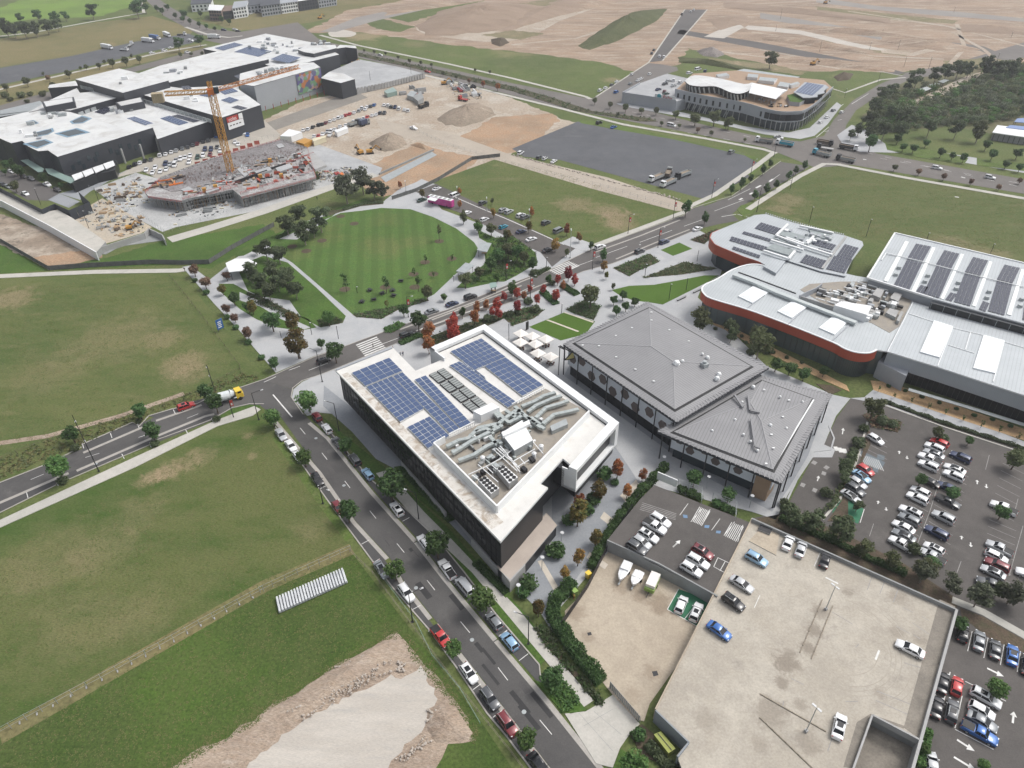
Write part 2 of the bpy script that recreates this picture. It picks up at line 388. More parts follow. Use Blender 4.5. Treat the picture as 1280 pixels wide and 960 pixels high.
WHITE_ROOF=worn('white_membrane_roof',(.68,.69,.68),(.58,.59,.595),.12,.55,stain=(.40,.385,.36),stainamt=.6,lo=.46,hi=.66)
DIRTY_ROOF=worn('stained_white_roof',(.70,.69,.66),(.62,.61,.585),.3,.6,stain=(.44,.40,.34),stainamt=.35,lo=.5,hi=.72)
BLACKCLAD=worn('black_cladding',(.026,.027,.030),(.021,.022,.025),.2,.3,stain=(.04,.04,.042),stainamt=.3,spec=.2)
CHARCOAL=worn('charcoal_cladding',(.042,.046,.056),(.034,.038,.047),.15,.45,stain=(.065,.07,.078),stainamt=.4)
GLASSD=flat('dark_glass',(.014,.017,.020),.12,0,.35)
GLASSB=flat('blue_tint_glass',(.028,.042,.050),.10,0,.5)
STEEL_DK=flat('dark_steel',(.022,.022,.025),.5,.2)
GALV=worn('galvanised_steel',(.44,.47,.475),(.36,.39,.40),.6,.45,.35,stain=(.28,.29,.28),stainamt=.4)
GREYCLAD=worn('pale_grey_cladding',(.37,.39,.42),(.33,.35,.38),.1,.5)
PANEL=flat('solar_cells',(.058,.092,.185),.22,.0,.6)
PANEL_DK=flat('dark_solar_cells',(.028,.032,.055),.25,0,.6)
RAIL=flat('panel_rail',(.62,.64,.66),.4,.3)
REDM=worn('red_fascia',(.44,.085,.045),(.39,.072,.038),.2,.5)
WOODM=worn('timber_soffit',(.36,.25,.165),(.31,.21,.135),.4,.6)
BLK=flat('black_matt',(.012,.012,.013),.6)
RUBBER=flat('tyre_rubber',(.018,.018,.018),.8)
ALLOY=flat('wheel_alloy',(.42,.43,.44),.35,.6)
BARK=worn('bark',(.13,.10,.075),(.09,.07,.055),2,.9)
BARK_PALE=worn('pale_bark',(.30,.26,.22),(.22,.19,.16),2,.9)
YELLOW=worn('crane_yellow',(.52,.27,.045),(.46,.23,.04),.8,.5,stain=(.30,.17,.06),stainamt=.4)
ORANGEP=flat('safety_orange',(.62,.17,.03),.6)
REDP=worn('red_paint',(.42,.045,.04),(.36,.04,.035),.6,.5)
TIMBER=worn('formwork_timber',(.42,.30,.18),(.34,.24,.15),.8,.8)
CREAMP=flat('container_cream',(.60,.55,.40),.6)
CANVAS=worn('cream_canvas',(.80,.77,.73),(.74,.71,.67),.6,.7)
LAMP=flat('lamp_head_grey',(.55,.56,.57),.4)
CONCW=worn('precast_concrete',(.40,.40,.395),(.34,.34,.335),.3,.8,stain=(.24,.235,.225),stainamt=.5)
CONCT=worn('board_concrete',(.30,.31,.31),(.25,.26,.26),.3,.8,stain=(.17,.17,.165),stainamt=.6)
# GROUND
def gsheet(name,f,s,z,mat,z0=None,smooth=0,jit=0.0):
 p=W(f,s)
 if jit:
  q=[]
  rnd=random.Random(len(s))
  for i in range(len(p)):
   a,b=p[i],p[(i+1)%len(p)];d=b-a;k=max(1,int(d.length/(jit*2.2)))
   nn=Vector((-d.y,d.x,0)).normalized()if d.length>0 else Vector()
   for j in range(k):q.append(a+d*(j/k)+nn*(rnd.uniform(-jit,jit)*(0 if j==0 else 1)))
  p=q
 elif smooth:
  p=[Vector((q.x,q.y,0))for q in curve([Vector((a.x,a.y,0))for a in p]+[Vector((p[0].x,p[0].y,0))],smooth)[:-1]]
 return sheet(name,p,z,mat,z0)
sheet('ground',[(-2600,-400),(2600,-400),(2600,4200),(-2600,4200)],0.0,GR_BASE)
gsheet('west_field','P','-80,352 120,342 224,338 330,474 215,511 76,571 -80,632',.012,GR_WEST)
gsheet('south_field','P','-80,690 0,652 166,578 330,510 348,540 437,686 340,736 0,926 -80,975',.012,GR_SOUTH)
gsheet('lush_lot','P','-80,975 0,926 340,736 437,688 470,730 600,900 650,975 655,1010 -80,1010',.012,GR_LOT)
gsheet('east_field','P','930,262 985,232 1045,205 1290,250 1420,290 1420,420 1090,300 960,262',.012,GR_EAST)
gsheet('middle_field','P','545,226 625,196 700,214 840,262 862,268 735,310 690,310 640,285 560,245',.012,GR_MID)
gsheet('avenue_field','P','400,62 445,36 530,50 640,65 740,75 806,80 738,122 640,100 448,60',.012,GR_AVE,jit=2.5)
gsheet('bright_meadow','P','-40,22 10,6 40,-6 166,-6 164,8 130,20 40,24 -40,38',.012,GR_BRIGHT,jit=3)
gsheet('dry_field','P','-40,55 40,42 120,28 190,20 245,36 236,44 170,52 90,70 0,84 -40,90',.012,GR_DRY)
gsheet('dry_verge','P','250,26 330,8 560,-14 600,-14 470,6 400,26 345,34 300,38',.012,GR_DRY,jit=2)
gsheet('grass_bank','P','-40,300 0,305 60,338 -40,345',.013,GR_LEAFY)
gsheet('grass_bank','P','60,338 135,322 200,302 330,280 345,292 262,336 235,330',.013,GR_LEAFY,jit=.6)
gsheet('estate_earth','P','380,42 430,14 520,-2 640,-30 1400,-30 1400,100 1280,92 1180,86 1130,90 1000,88 860,60 845,82 800,92 740,76 660,66 560,56 520,50 450,40',.022,EARTH,jit=3)
gsheet('bare_patch','P','850,84 880,72 940,88 1004,98 990,103 920,96',.028,GR_AVE,jit=.8)
gsheet('grass_patch','P','478,20 510,28 562,14 606,0 560,-4 520,8',.03,GR_AVE,jit=3)
gsheet('grass_patch','P','452,26 480,24 520,34 500,40 470,36',.03,GR_AVE,jit=2)
gsheet('estate_grass','P','1006,104 1050,88 1095,90 1105,98 1075,112 1045,118 1010,116',.03,GR_AVE,jit=1.5)
gsheet('pale_basin','P','410,41 425,37 445,41 438,46 415,46',.034,PALE_PAD,smooth=3)
gsheet('site_dirt','P','330,150 380,126 448,112 530,92 560,100 640,122 706,150 730,156 655,184 560,232 500,224 420,222 350,176',.022,EARTH2,jit=1.2)
gsheet('site_soil','P','430,220 520,180 560,190 600,196 560,232 480,246',.03,ORANGE_SOIL,jit=1.2)
gsheet('site_soil','P','560,178 620,146 690,142 700,150 658,186 620,196',.03,ORANGE_SOIL,jit=1.5)
gsheet('haul_road','P','470,150 560,165 640,194 760,222 850,252 870,262 846,264 740,236 640,206 560,182 480,168',.034,ground_mat('haul_road_dust',(.42,.37,.31),(.37,.325,.27),(.33,.29,.245),.03,.15,1.2,finev=.15))
gsheet('rough_verge','P','480,252 545,226 625,197 640,205 600,222 562,236 545,232 500,244',.032,GR_BASE)
gsheet('service_lane','P','326,156 420,122 448,116 460,122 380,150 336,166',.034,ground_mat('compacted_grey',(.25,.235,.21),(.21,.195,.175),None,.05,.2,1.4,finev=.2))
gsheet('grey_gravel','P','640,186 722,152 770,160 840,172 930,192 950,204 935,222 884,250 700,200 655,196',.04,GRAVEL_DARK,smooth=0)
gsheet('grass_verge','P','722,148 770,156 860,176 945,196 958,202 940,220 930,218 948,204 930,194 840,174 770,162 726,154',.044,GR_VERGE)
gsheet('hardstand','P','-60,262 0,268 60,288 128,316 124,324 60,334 0,306 -60,300',.024,MUD,jit=.8)
gsheet('hardstand_edge','P','40,322 122,310 128,322 64,336',.028,ORANGE_SOIL,jit=.8)
gsheet('spoil_border','P','205,965 330,889 362,871 409,837 432,824 479,799 495,789 518,814 531,832 570,876 595,926 560,930 542,965',.03,SPOIL,jit=.9)
gsheet('sandstone_pad','P','300,972 312,953 380,900 489,843 501,849 526,832 547,874 534,887 531,908 477,965',.045,PALE_PAD,jit=.45)
ribbon_q=[('0,921 330,733 440,686',1.6,GR_DRY),('60,700 140,660 190,650',.5,GR_DRY),('0,800 120,760 240,720',.6,GR_DRY),('-40,560 60,545 150,520 230,492',.9,SPOIL),('348,545 395,612 440,672',1.6,GR_VERGE),('20,400 120,420 230,470',.6,GR_DRY),('10,440 140,455 260,490',.5,GR_DRY)]
# ROADS
def dash_mesh():
 mb=MB();mb.prism([(-.5,-.5),(.5,-.5),(.5,.5),(-.5,.5)],0,.004);return mb.mesh('lane_dash',WHITE_PAINT)
DASH=dash_mesh()
def dash(parent,a,b,wd=.13,z=.066,name='lane_dash',mat=None):
 """a painted line from world point a to b"""
 d=Vector((b[0]-a[0],b[1]-a[1]));o=bpy.data.objects.new(name,DASH if mat is None else dash_of(mat));COL.objects.link(o)
 o.parent=parent;o.location=((a[0]+b[0])/2,(a[1]+b[1])/2,z);o.rotation_euler=(0,0,math.atan2(d.y,d.x))
 o.scale=(d.length,wd,1);return o
_DM={}
def dash_of(mat):
 if mat.name not in _DM:
  m=DASH.copy();m.materials.clear();m.materials.append(mat);_DM[mat.name]=m
 return _DM[mat.name]
def dashes(parent,f,s,wd=.13,z=.066,mat=None,name='lane_dash',zz=0.0):
 for seg in s.split(';'):
  a,b=W(f,seg.strip(),zz);dash(parent,a,b,wd,z,name,mat)
LI=W('P','330,503 348,517 406,598 445,652 487,697 504,725 596,840 651,912 690,962 720,1000')
RI=W('P','366,486.5 364.7,496 380,518 409,546 464,616 518,676 555,723 620,800 699,892 753,960 790,1005')
LO=W('P','343,532 412,629 466,702 492,736 537,788 571,835 609,892 632,919 663,960 690,1000')
RO=W('P','396,517 463,600 536.6,663 580,716 620,769 674,832 706,892')
street=sheet('street',[tuple(p)for p in LI]+[tuple(p)for p in RI[::-1]],.055,ASPH)
sheet('parking_lane',[tuple(p)for p in W('P','341,528 400,592 439,651 481,700 498,727 590,842 645,914 684,964 712,1000')]+[tuple(p)for p in LO[::-1]],.05,ASPH_BAY)
sheet('parking_lane',[tuple(p)for p in RO[:-1]]+[tuple(p)for p in W('P','677,858 624,798 558,720 523,675 470,616 413,546 390,524')],.05,ASPH_BAY)
def ribbon(name,f,s,w0,w1,z,mat,z0=None):
 b=band(W(f,s),w0,w1);k=len(b)//2;m=MB()
 for i in range(k-1):
  q=ccw([b[i],b[i+1],b[-2-i],b[-1-i]])
  m.add([(v[0],v[1],z)for v in q],[(0,1,2,3)])
  if z0 is not None:
   for u,v in((b[i],b[i+1]),(b[-2-i],b[-1-i])):m.add([(*u,z0),(*v,z0),(*v,z),(*u,z)],[(0,1,2,3)])
 if z0 is not None:
  for u,v in((b[0],b[-1]),(b[k-1],b[k])):m.add([(*u,z0),(*v,z0),(*v,z),(*u,z)],[(0,1,2,3)])
 o=m.build(name,mat);o['kind']='structure';return o
for i,(s,w_,mt)in enumerate(ribbon_q[:1]+ribbon_q[3:5]):ribbon('mown_strip','P',s,w_,w_,.018+i*.001,mt)
for s in('345,528 400,592 442,653 484,699','489,703 501,727 538,774','545,781 593,842','594,844 648,914 688,966'):
 ribbon('gutter_strip','P',s,.45,.45,.062,KERB)
for s in('388,528 411,547 467,616 521,676','522,677 557,722 621,799','622,800 688,878 756,963 785,1000'):
 ribbon('gutter_strip','P',s,.1,.85,.062,KERB)
dashes(street,'C2','250,250 275,280;355,370 380,402;465,505 490,538;585,648 615,685;715,805 750,848')
dashes(street,'D2','860,60 897,107;1020,258 1065,312;1200,478 1247,540')
dashes(street,'D3','210,730 268,800')
dashes(street,'C2','120,90 212,198',.35,name='stop_line')
for f,s in(('C2','345,543 375,528;395,612 440,592;545,808 582,788;605,895 632,878;742,698 775,680'),('D2','785,203 828,180;865,305 885,295;1080,585 1118,557;1175,718 1220,685;990,78 1010,68;1205,330 1230,312'),('D3','15,328 55,298;110,446 155,412;0,705 35,688')):
 dashes(street,f,s,.12,.066,name='bay_line')
rp_=random.Random(6);PATCH=ground_mat('road_patch',(.052,.051,.052),(.045,.045,.046),None,.2,.8,6,finev=.15);PATCH2=ground_mat('worn_patch',(.105,.10,.098),(.09,.087,.086),None,.2,.8,6,finev=.2)
for i in range(22):
 t=rp_.random();a=at(388+t*330,540+t*410);L,B=rp_.uniform(1.2,6),rp_.uniform(.5,1.3);an=hdg('P','400,590 690,960');ca,sa=math.cos(an),math.sin(an);ox=rp_.uniform(-2.4,2.4)
 a=Vector((a.x-sa*ox+1.5*ca,a.y+ca*ox+1.5*sa));sheet('road_patch',[(a.x+x*ca-y*sa,a.y+x*sa+y*ca)for x,y in((-L/2,-B/2),(L/2,-B/2),(L/2,B/2),(-L/2,B/2))],.0575+i*.0002,rp_.choice([PATCH,PATCH2]))
for s in('430,607','520,735','590,800','655,890','395,548','250,540','120,580','600,390','540,405','700,345','800,306'):
 a=W('P',s)[0];sheet('manhole_cover',[(a.x+math.cos(k*.785)*.42,a.y+math.sin(k*.785)*.42)for k in range(8)],.064,GALV)
lane=gsheet('lane','P','-80,634 0,604 56,582 76,572.5 110,558 215,512 232,505 330,475 365,487 366,498 340,518 325,507 310,511 272,523 110,588 0,632 -80,668',.052,ASPH)
gsheet('parking_lane','P','104,567 172,537 174,533 166,529 102,556',.056,ASPH_BAY)
gsheet('parking_lane','P','196,523 246,505 215,511 186,520',.057,ASPH_BAY)
gsheet('parking_lane','P','0,640 70,606 68,600 0,628',.056,ASPH_BAY)
gsheet('parking_lane','P','86,598 188,555 186,549 84,592',.056,ASPH_BAY)
gsheet('parking_lane','P','200,548 264,524 262,519 199,543',.056,ASPH_BAY)
for s in('-60,656 0,629 74,597 86,592','96,589 188,549 256,521 268,518'):
 ribbon('gutter_strip','P',s,.55,.35,.063,KERB)
for s in('104,566 176,535 178,534','195,526 247,508 252,506'):
 ribbon('gutter_strip','P',s,.35,.5,.063,KERB)
dashes(lane,'C1','148,498 210,472;410,392 477,372;665,296 700,284;898,204 952,182;1100,118 1168,97')
dashes(lane,'C1','128,560 135,585;585,375 597,398;890,255 900,275;270,500 280,528;718,320 726,345;530,275 538,298;395,320 402,348;832,162 842,182;660,228 668,250;1016,203 1024,222',.16,name='bay_line')
gsheet('footpath','P','-80,690 0,650.5 166,573 272,525 318,508 326,512 316,520 272,533 170,584 0,660 -80,698',.14,CONC,0.0)
ribbon('kerb','P','-80,633 0,603.5 56,581.5 76,572 102,559',.15,.15,.14,KERB,0)
ribbon('kerb','P','102,556 166,528 174,533 186,520 215,511.5 246,505 260,498 330,474.5 348,466.5 391,447 435,431.5',.15,.15,.14,KERB,0)
ribbon('kerb','P','0,641 70,606.5 72,601 84,598 87,599 188,556 192,551 199,549 264,525 290,510 312,505 330,505',.12,.12,.14,KERB,0)
ribbon('kerb','P','341,526 343,532 412,629 466,702 492,736 537,788 571,835 609,892 632,919 663,960 690,1000',.13,.13,.14,KERB,0)
ribbon('kerb','P','401,468.5 377.7,476 366,485 364,496 379,518 392,516 463,599 536.6,662 580,715 620,768 674,831 676,850',.13,.13,.14,KERB,0)
gsheet('corner_verge','P','268,524 290,511 312,506 326,507 322,511 300,515 274,524',.1,GR_LEAFY,0)
BLU='320,480 391,447 445,428 503,407 560,387 640,355 730,315 742,311 856,269 868,262 915,246 976,202 1000,186'
blvd=gsheet('boulevard','P','330,475 391,447 435,431.5 503,406.5 560,387 640,354 690,336 731,316 742,311 856,269 862,262 915,246 976,202.5 1012,208 986,224 925,259 915,268 924,276 900,280 870,287 818,309 766,329 729,339 640,377 570,400 520,419 425,459 401,469 377,476 366,487',.053,ASPH_BLVD)
ribbon('kerb','P','435,431.5 503,406.5 560,387 640,354 690,336 731,315.5 742,310.5 856,268.5 862,261 915,245 976,201.5',.14,.14,.14,KERB,0)
ribbon('kerb','P','401,468.5 425,459 520,419.5 570,400.5 640,377.5 729,339.5 766,329.5 818,309.5 870,287.5',.14,.14,.14,KERB,0)
for s in('500,412 600,375 652,352 690,337','742,316 800,295 850,275','540,400 640,362 652,357'):
 ribbon('gutter_strip','P',s,.35,.35,.062,KERB)
for s in('520,414 570,395 640,371 690,351','770,324 818,304 862,287'):
 ribbon('gutter_strip','P',s,.35,.35,.062,KERB)
for s in('330,478 345,471;361,463 375,458;386,463 410,454;470,433 500,422;520,414 560,400;575,394 620,378;640,370 668,357;712,336 742,325;745,322 784,308;800,303 840,288;855,283 880,274;893,264 930,250;910,250 938,236;955,232 975,218',):
 dashes(blvd,'P',s,.2)
dashes(blvd,'P','902,271 920,268;922,268 936,272',.3,name='lane_arrow')
dashes(blvd,'P','924,250 928,248;937,243 941,241;945,235 951,232;962,227 966,224',.9,name='lane_arrow')
zb=W('P','441,437 470,423 487,430 452,446')
zeb=bpy.data.objects.new('zebra_crossing',None);COL.objects.link(zeb);zeb['kind']='structure'
za,zbq,zc,zd=W('B2','520,775 620,735 660,785 560,825')
for i in range(7):
 t=i/6
 dash(zeb,za.lerp(zd,t),zbq.lerp(zc,t),.55,.067,'crossing_bar')
za,zbq,zc,zd=W('P','685,338 712,327 724,332 697,344')
for i in range(6):dash(zeb,za.lerp(zd,i/5),zbq.lerp(zc,i/5),.45,.067,'crossing_bar')
ave=gsheet('avenue','P','255,50 300,40 372,28 400,50 448,62 560,86 640,104 738,124 745,121 811,79 824,80 846,84 848,88 812,100 778,122 784,132 880,156 955,172 1000,177 1030,170 1042,150 1066,126 1100,105 1128,94 1132,91 1190,80 1290,50 1290,70 1190,92 1140,98 1100,118 1070,138 1058,156 1054,172 1096,192 1290,226 1420,252 1420,276 1290,244 1064,206 1020,210 955,184 706,136 620,114 448,72 380,58 300,60',.052,ASPH_AVE)
gsheet('new_road','P','811,78 856,12 884,12 856,45 828,76',.056,ASPH_BLVD)
gsheet('new_road','P','846,42 850,37 950,53 1090,80 1132,91 1122,94 1098,88 950,61',.056,ASPH_BLVD)
gsheet('planted_median','P','448,66 560,90 640,108 690,122 740,139 812,148 822,152 800,152 716,138 640,114 560,95 448,70',.16,BED,0,)
for s in('400,44 448,57 560,80 640,98 732,121 738,124','448,76 560,101 620,116 706,137 780,156 880,173 955,187 970,192','1048,206 1130,222 1290,250 1420,276','232,34 262,44 285,47 303,45'):
 ribbon('footpath','P',s,1.4,1.4,.14,CONC,0)
gsheet('footpath','P','770,130 792,126 850,140 930,158 985,166 1012,160 1046,128 1052,132 1034,156 1018,170 1000,174 955,168 880,151 790,135',.13,PAVE,0)
ribbon('kerb','P','745,121 811,78 856,12',.5,.5,.14,CONC,0)
ribbon('kerb','P','828,76 858,42 884,12',.5,.5,.14,CONC,0)
ribbon('kerb','P','950,62.5 1098,89 1128,95',.5,.5,.14,CONC,0)
ribbon('kerb','P','1000,98 1056,116 1100,100 1132,97',.9,.9,.14,CONC,0)
for s in('790,140 880,159 955,175 995,180','760,152 880,169 955,183','1100,198 1290,232','1060,186 1290,237'):
 line=W('P',s)
 for i in range(len(line)-1):
  a,b=line[i],line[i+1];L=(b-a).length;k=int(L/9)
  for j in range(k):dash(ave,a.lerp(b,j/k),a.lerp(b,(j+.35)/k),.2)
dashes(ave,'A4','270,660 330,610;330,560 400,500;440,500 520,450;310,632 330,628;372,578 392,574',.3)
dashes(ave,'A4','495,765 510,767;965,850 985,855;935,945 955,948;1150,890 1165,892',.8)
gsheet('estate_road','P','950,16 1000,24 1060,34 1120,46 1180,54 1180,58 1110,52 1050,40 950,23',.06,ground_mat('grey_road_base',(.28,.265,.245),(.24,.225,.21),None,.03,.2,1,finev=.15))
gsheet('estate_road','P','1020,-3 1100,8 1190,14 1290,24 1290,28 1180,20 1100,13 1020,3',.06,MATS['grey_road_base'])
gsheet('estate_road','P','1190,53 1230,58 1262,72 1258,77 1226,64 1190,57',.062,ASPH_AVE)
gsheet('estate_path','P','935,32 1000,38 1060,52 1102,61 1098,63 1056,57 1000,43 935,37',.062,PALE_PAD,smooth=2)
gsheet('estate_path','P','1100,60 1140,66 1186,54 1190,58 1142,70 1102,66',.061,EARTH2)
gsheet('estate_path','P','880,46 920,28 930,34 905,48',.06,PALE_PAD)
gsheet('estate_track','P','400,40 445,22 520,6 560,-8 600,-8 540,10 470,26 420,40',.05,MATS['grey_road_base'])
gsheet('estate_track','P','520,34 640,40 660,24 780,-10 800,-10 700,26 660,48 600,52 530,42',.045,EARTH2,smooth=2)
gsheet('nw_road','P','168,-12 182,-12 215,10 262,36 300,40 300,48 250,44 205,20',.05,ASPH_AVE)
gsheet('truck_strip','P','-60,94 0,85 90,70 170,52 236,42 250,48 240,54 180,66 90,88 0,106 -60,116',.045,GRAVEL_DARK)
ribbon('footpath','P','-60,128 0,112 60,98 130,82 200,66 258,56',1.6,1.6,.12,CONC,0)
ribbon('footpath','P','-60,52 40,41 110,28 180,16 176,4 182,-10',1.6,1.6,.12,CONC,0)
gsheet('nw_verge','P','-60,118 0,108 90,90 180,68 250,54 256,60 150,86 90,100 0,140 -60,150',.04,GR_DRY)
gsheet('nw_lane','P','-60,150 0,132 70,112 150,88 250,62 262,58 262,66 160,92 90,116 0,150 -60,168',.048,ASPH_AVE)
mall_st=gsheet('mall_street','P','-60,205 0,212 40,222 75,241 60,251 34,250 0,230 -60,212',.05,ASPH_BLVD)
gsheet('mall_apron','P','60,250 74,242 100,252 86,260',.054,PAVE_DK)
gsheet('mall_carpark','P','130,226 196,196 270,170 330,150 350,168 345,176 205,228 178,214',.05,ground_mat('mall_carpark_concrete',(.42,.39,.34),(.36,.335,.295),None,.05,.2,2,finev=.15))
gsheet('mall_forecourt','P','74,242 120,230 160,212 130,230 112,240 100,250',.052,PAVE_DK)
# PATHS, PLAZA, PARK, CAR PARKS
ribbon('footpath','P','-80,350 0,345.5 120,340 222,338.5 232,337',1.5,1.5,.12,CONC,0)
gsheet('park_paving','P','228,334 238,332 262,350 280,336 296,322 320,308 352,290 400,270 425,263 452,257 476,255 482,250 500,236 520,228 527,224 548,232 534,240 552,262 600,280 640,286 674,312 690,312 708,302 735,308 740,311 731,316 690,336 640,354 560,387 503,407 435,431 391,446 345,466 322,440 300,414 268,380',.10,PAVE,0)
gsheet('park_lawn','B2','62,262 235,268 395,162 445,140 540,130 640,116 780,122 890,160 1000,215 1085,280 1105,312 1090,350 1060,385 1000,430 895,530 800,578 700,606 540,632 500,625 215,380 140,335',.125,LAWN,0,smooth=0)
gsheet('garden_lawn','B2','75,345 125,360 190,378 330,500 470,635 455,668 350,690 330,680 255,640 200,560 60,540 0,515 -40,430 -40,390',.125,GR_LEAFY,0)
gsheet('planted_bed','B2','0,520 60,540 150,585 255,640 250,650 180,645 130,615 40,575 0,560',.13,BED,0)
gsheet('garden_lawn','B1','1120,480 1267,560 1330,590 1480,650 1520,690 1440,705 1330,690 1230,650 1150,600 1060,520 1050,480',.125,GR_LEAFY,0)
gsheet('park_path','B2','-40,520 60,565 150,605 190,640 300,690 270,700 160,650 60,590 -40,560',.135,PAVE,0)
gsheet('park_verge','B2','-60,300 40,284 230,196 380,152 430,116 560,70 600,85 520,100 432,134 402,158 234,228 60,304 -20,345 -60,350',.12,GR_LEAFY,0)
gsheet('planted_bed','B2','380,130 470,120 560,85 650,80 650,97 540,108 430,140 390,155',.135,BED,0)
gsheet('planted_bed','B2','1100,220 1190,260 1267,280 1267,440 1200,470 1060,500 1000,500 1060,440 1130,390 1180,300 1110,260',.128,GR_LEAFY,0)
gsheet('planted_bed','B3','0,260 80,250 190,330 200,380 100,440 40,470 0,470 -40,440 -60,300',.132,GR_LEAFY,0)
gsheet('planted_bed','B2','500,628 700,590 760,575 850,545 870,560 720,606 640,650 520,640',.14,BED,0)
gsheet('street_bed','B2','650,695 720,665 760,672 700,712 660,714',.16,BED,0)
gsheet('street_bed','B2','330,655 420,640 460,660 440,672 350,688',.16,BED,0)
gsheet('street_bed','B3','155,440 240,400 262,408 190,450',.16,BED,0)
lot_n=gsheet('car_park','P','520,240 545,230 560,237 640,275 700,303 720,310 690,334 676,316 640,300 580,268 545,255',.115,ASPH_LOT,0)
dashes(lot_n,'P','597,259 638,276;638,276 676,293;676,293 705,306;560,243 597,259',.4,.12)
gsheet('street_bed','P','700,304 716,296 738,304 744,311 728,314',.13,PAVE,0)
ribbon('footpath','P','744,307 800,286 856,265 862,258 893,244 945,208 968,190',1.3,1.3,.13,CONC,0)
ribbon('footpath','P','935,262 950,252 1000,220 1030,205 1052,206',1.3,1.3,.13,CONC,0)
gsheet('corner_island','P','921,262 926,257 945,252 950,256 940,268 930,272',.12,GR_VERGE,0)
gsheet('corner_island','P','880,254 890,247 896,252 880,258',.12,GR_VERGE,0)
gsheet('plaza','P','395,470 425,459.5 520,419.5 570,400.5 640,377.5 729,339.5 766,329.5 818,309.5 872,287 888,296 905,330 900,345 885,352 876,362 872,372 958,458 1042,494 1062,498 1080,497 1098,482 1290,556 1290,566 1098,505 1063,498 1045,520 1030,556 1044,562 1040,572 1016,572 985,618 970,650 940,640 800,604 760,690 700,760 690,790 660,740 640,712 600,690 480,560 440,520 400,516 384,520 365,497 367,487 378,477.5',.10,PAVE,0)
gsheet('plaza_dark_paving','P','705,470 830,560 870,590 965,640 985,612 1010,570 1035,500 960,470 820,540 720,440',.112,PAVE_DK)  # darker bluestone band round the foot of the hall
gsheet('plaza_court','P','690,600 730,560 770,560 790,590 800,606 745,690 705,745 690,780 650,740 640,720 690,680',.112,PAVE_DK)
for s in('755,640 783,663 779,670 750,648','737,690 760,706 756,712 733,698','775,620 795,600 799,606 782,628'):gsheet('cream_band','P',s,.122,PAVE_WARM)
gsheet('cream_band','P','672,702 678,700 700,738 694,742',.122,PAVE_WARM)
gsheet('office_walk','P','405,482 440,510 500,575 560,640 600,690 640,720 620,716 596,690 545,636 500,590 470,574 440,540 404,508',.108,PAVE_DK)
gsheet('grass_strip','P','398,517 415,535 470,600 536.6,662 580,715 622,768 664,822 676,832 692,812 650,760 606,712 560,660 500,604 478,582 440,552',.112,GR_LEAFY)
gsheet('footpath','P','470,592 484,588 530,640 566,676 600,712 650,764 700,826 742,876 730,884 690,836 640,776 590,716 556,684 516,646',.125,CONC)
gsheet('office_hedge_bed','P','492,584 520,580 575,642 560,654 520,622',.128,GR_LEAFY)
gsheet('office_hedge_bed','P','590,702 600,698 638,742 632,748',.128,GR_LEAFY)
gsheet('turf_square','P','661,409 705,391 744,402 732,418 701,426',.13,TURF,0)
gsheet('turf_edge','B3','240,655 250,652 400,708 392,712',.138,PAVE_WARM)
gsheet('turf_edge','B3','322,618 332,616 470,662 466,668',.138,PAVE_WARM)
gsheet('plaza_lawn','B3','555,510 640,490 760,485 870,465 1000,440 1070,440 1000,480 880,540 800,580 740,570 660,560 600,540',.13,TURF,0)
gsheet('plaza_lawn','B3','790,318 880,282 942,312 850,346',.13,TURF,0)
gsheet('planted_bed','B3','560,405 740,335 785,375 690,415 640,445',.14,BED,0)
gsheet('planted_bed','B3','705,452 900,375 1065,408 900,435',.14,BED,0)
gsheet('planted_bed','B3','930,270 1060,220 1062,232 1000,290',.14,BED,0)
gsheet('planted_bed','B3','335,605 420,560 500,590 470,655 380,625',.14,BED,0)
gsheet('planted_bed','P','536,422 566,410 600,400 640,388 640,394 600,412 560,426 540,432',.14,BED,0)
gsheet('planted_bed','P','628,396 660,384 680,388 668,398 640,408',.14,BED,0)
gsheet('mulch_strip','P','875,400 905,412 960,442 1035,478 1062,490 1058,482 1000,452 920,412 880,390',.14,OMULCH,0)
gsheet('mulch_strip','P','1088,476 1110,478 1290,540 1290,554 1180,518 1092,488',.14,OMULCH,0)
gsheet('gravel_bed','P','1020,480 1040,482 1052,488 1038,494',.138,MULCH,0)
lot_e=gsheet('car_park','P','1063,499 1080,498 1100,504 1290,566 1400,600 1400,1010 1140,1010 1150,930 1196,764 940,648 980,640 1016,572 1040,572 1044,562 1030,556 1046,522',.06,ASPH_LOT)
ribbon('kerb','P','1084,528 1076,560 1066,590 1050,624 1028,650',.25,.25,.18,CONC,0)
ribbon('kerb','C4','330,240 355,300 340,355 255,365 190,470 110,640',.2,.2,.2,PAVE,0)
ribbon('kerb','P','1100,505 1180,534 1290,570',.2,.2,.18,CONC,0)
ribbon('kerb_hedge_bed','P','1102,502 1180,530 1290,565',.6,.6,.17,MULCH,0)
gsheet('kerb_garden','P','1078,520 1084,516 1128,528 1122,541 1090,532',.17,MULCH,0)
gsheet('kerb_garden','P','1086,532 1080,560 1070,590 1052,626 1034,652 1060,652 1060,620 1072,590 1088,556',.15,MULCH,0)
gsheet('kerb_garden','P','940,650 990,640 1060,670 1130,705 1195,748 1196,762',.1,MULCH)
ribbon('footpath','P','1190,750 1230,766 1290,800 1340,830',.9,.9,.13,CONC,0)
gsheet('kerb_garden','P','1200,760 1230,772 1290,806 1290,820 1240,800 1202,772',.1,MULCH)
dashes(lot_e,'C4','360,340 372,360;380,345 390,368;402,350 410,372',1.0,.072,name='crossing_bar')
for s in('250,412 270,422;310,435 328,445;296,465 316,472;195,520 215,528;252,545 272,553',):dashes(lot_e,'C4',s,1.3,.071,FADED_PAINT,'speed_hump_mark')
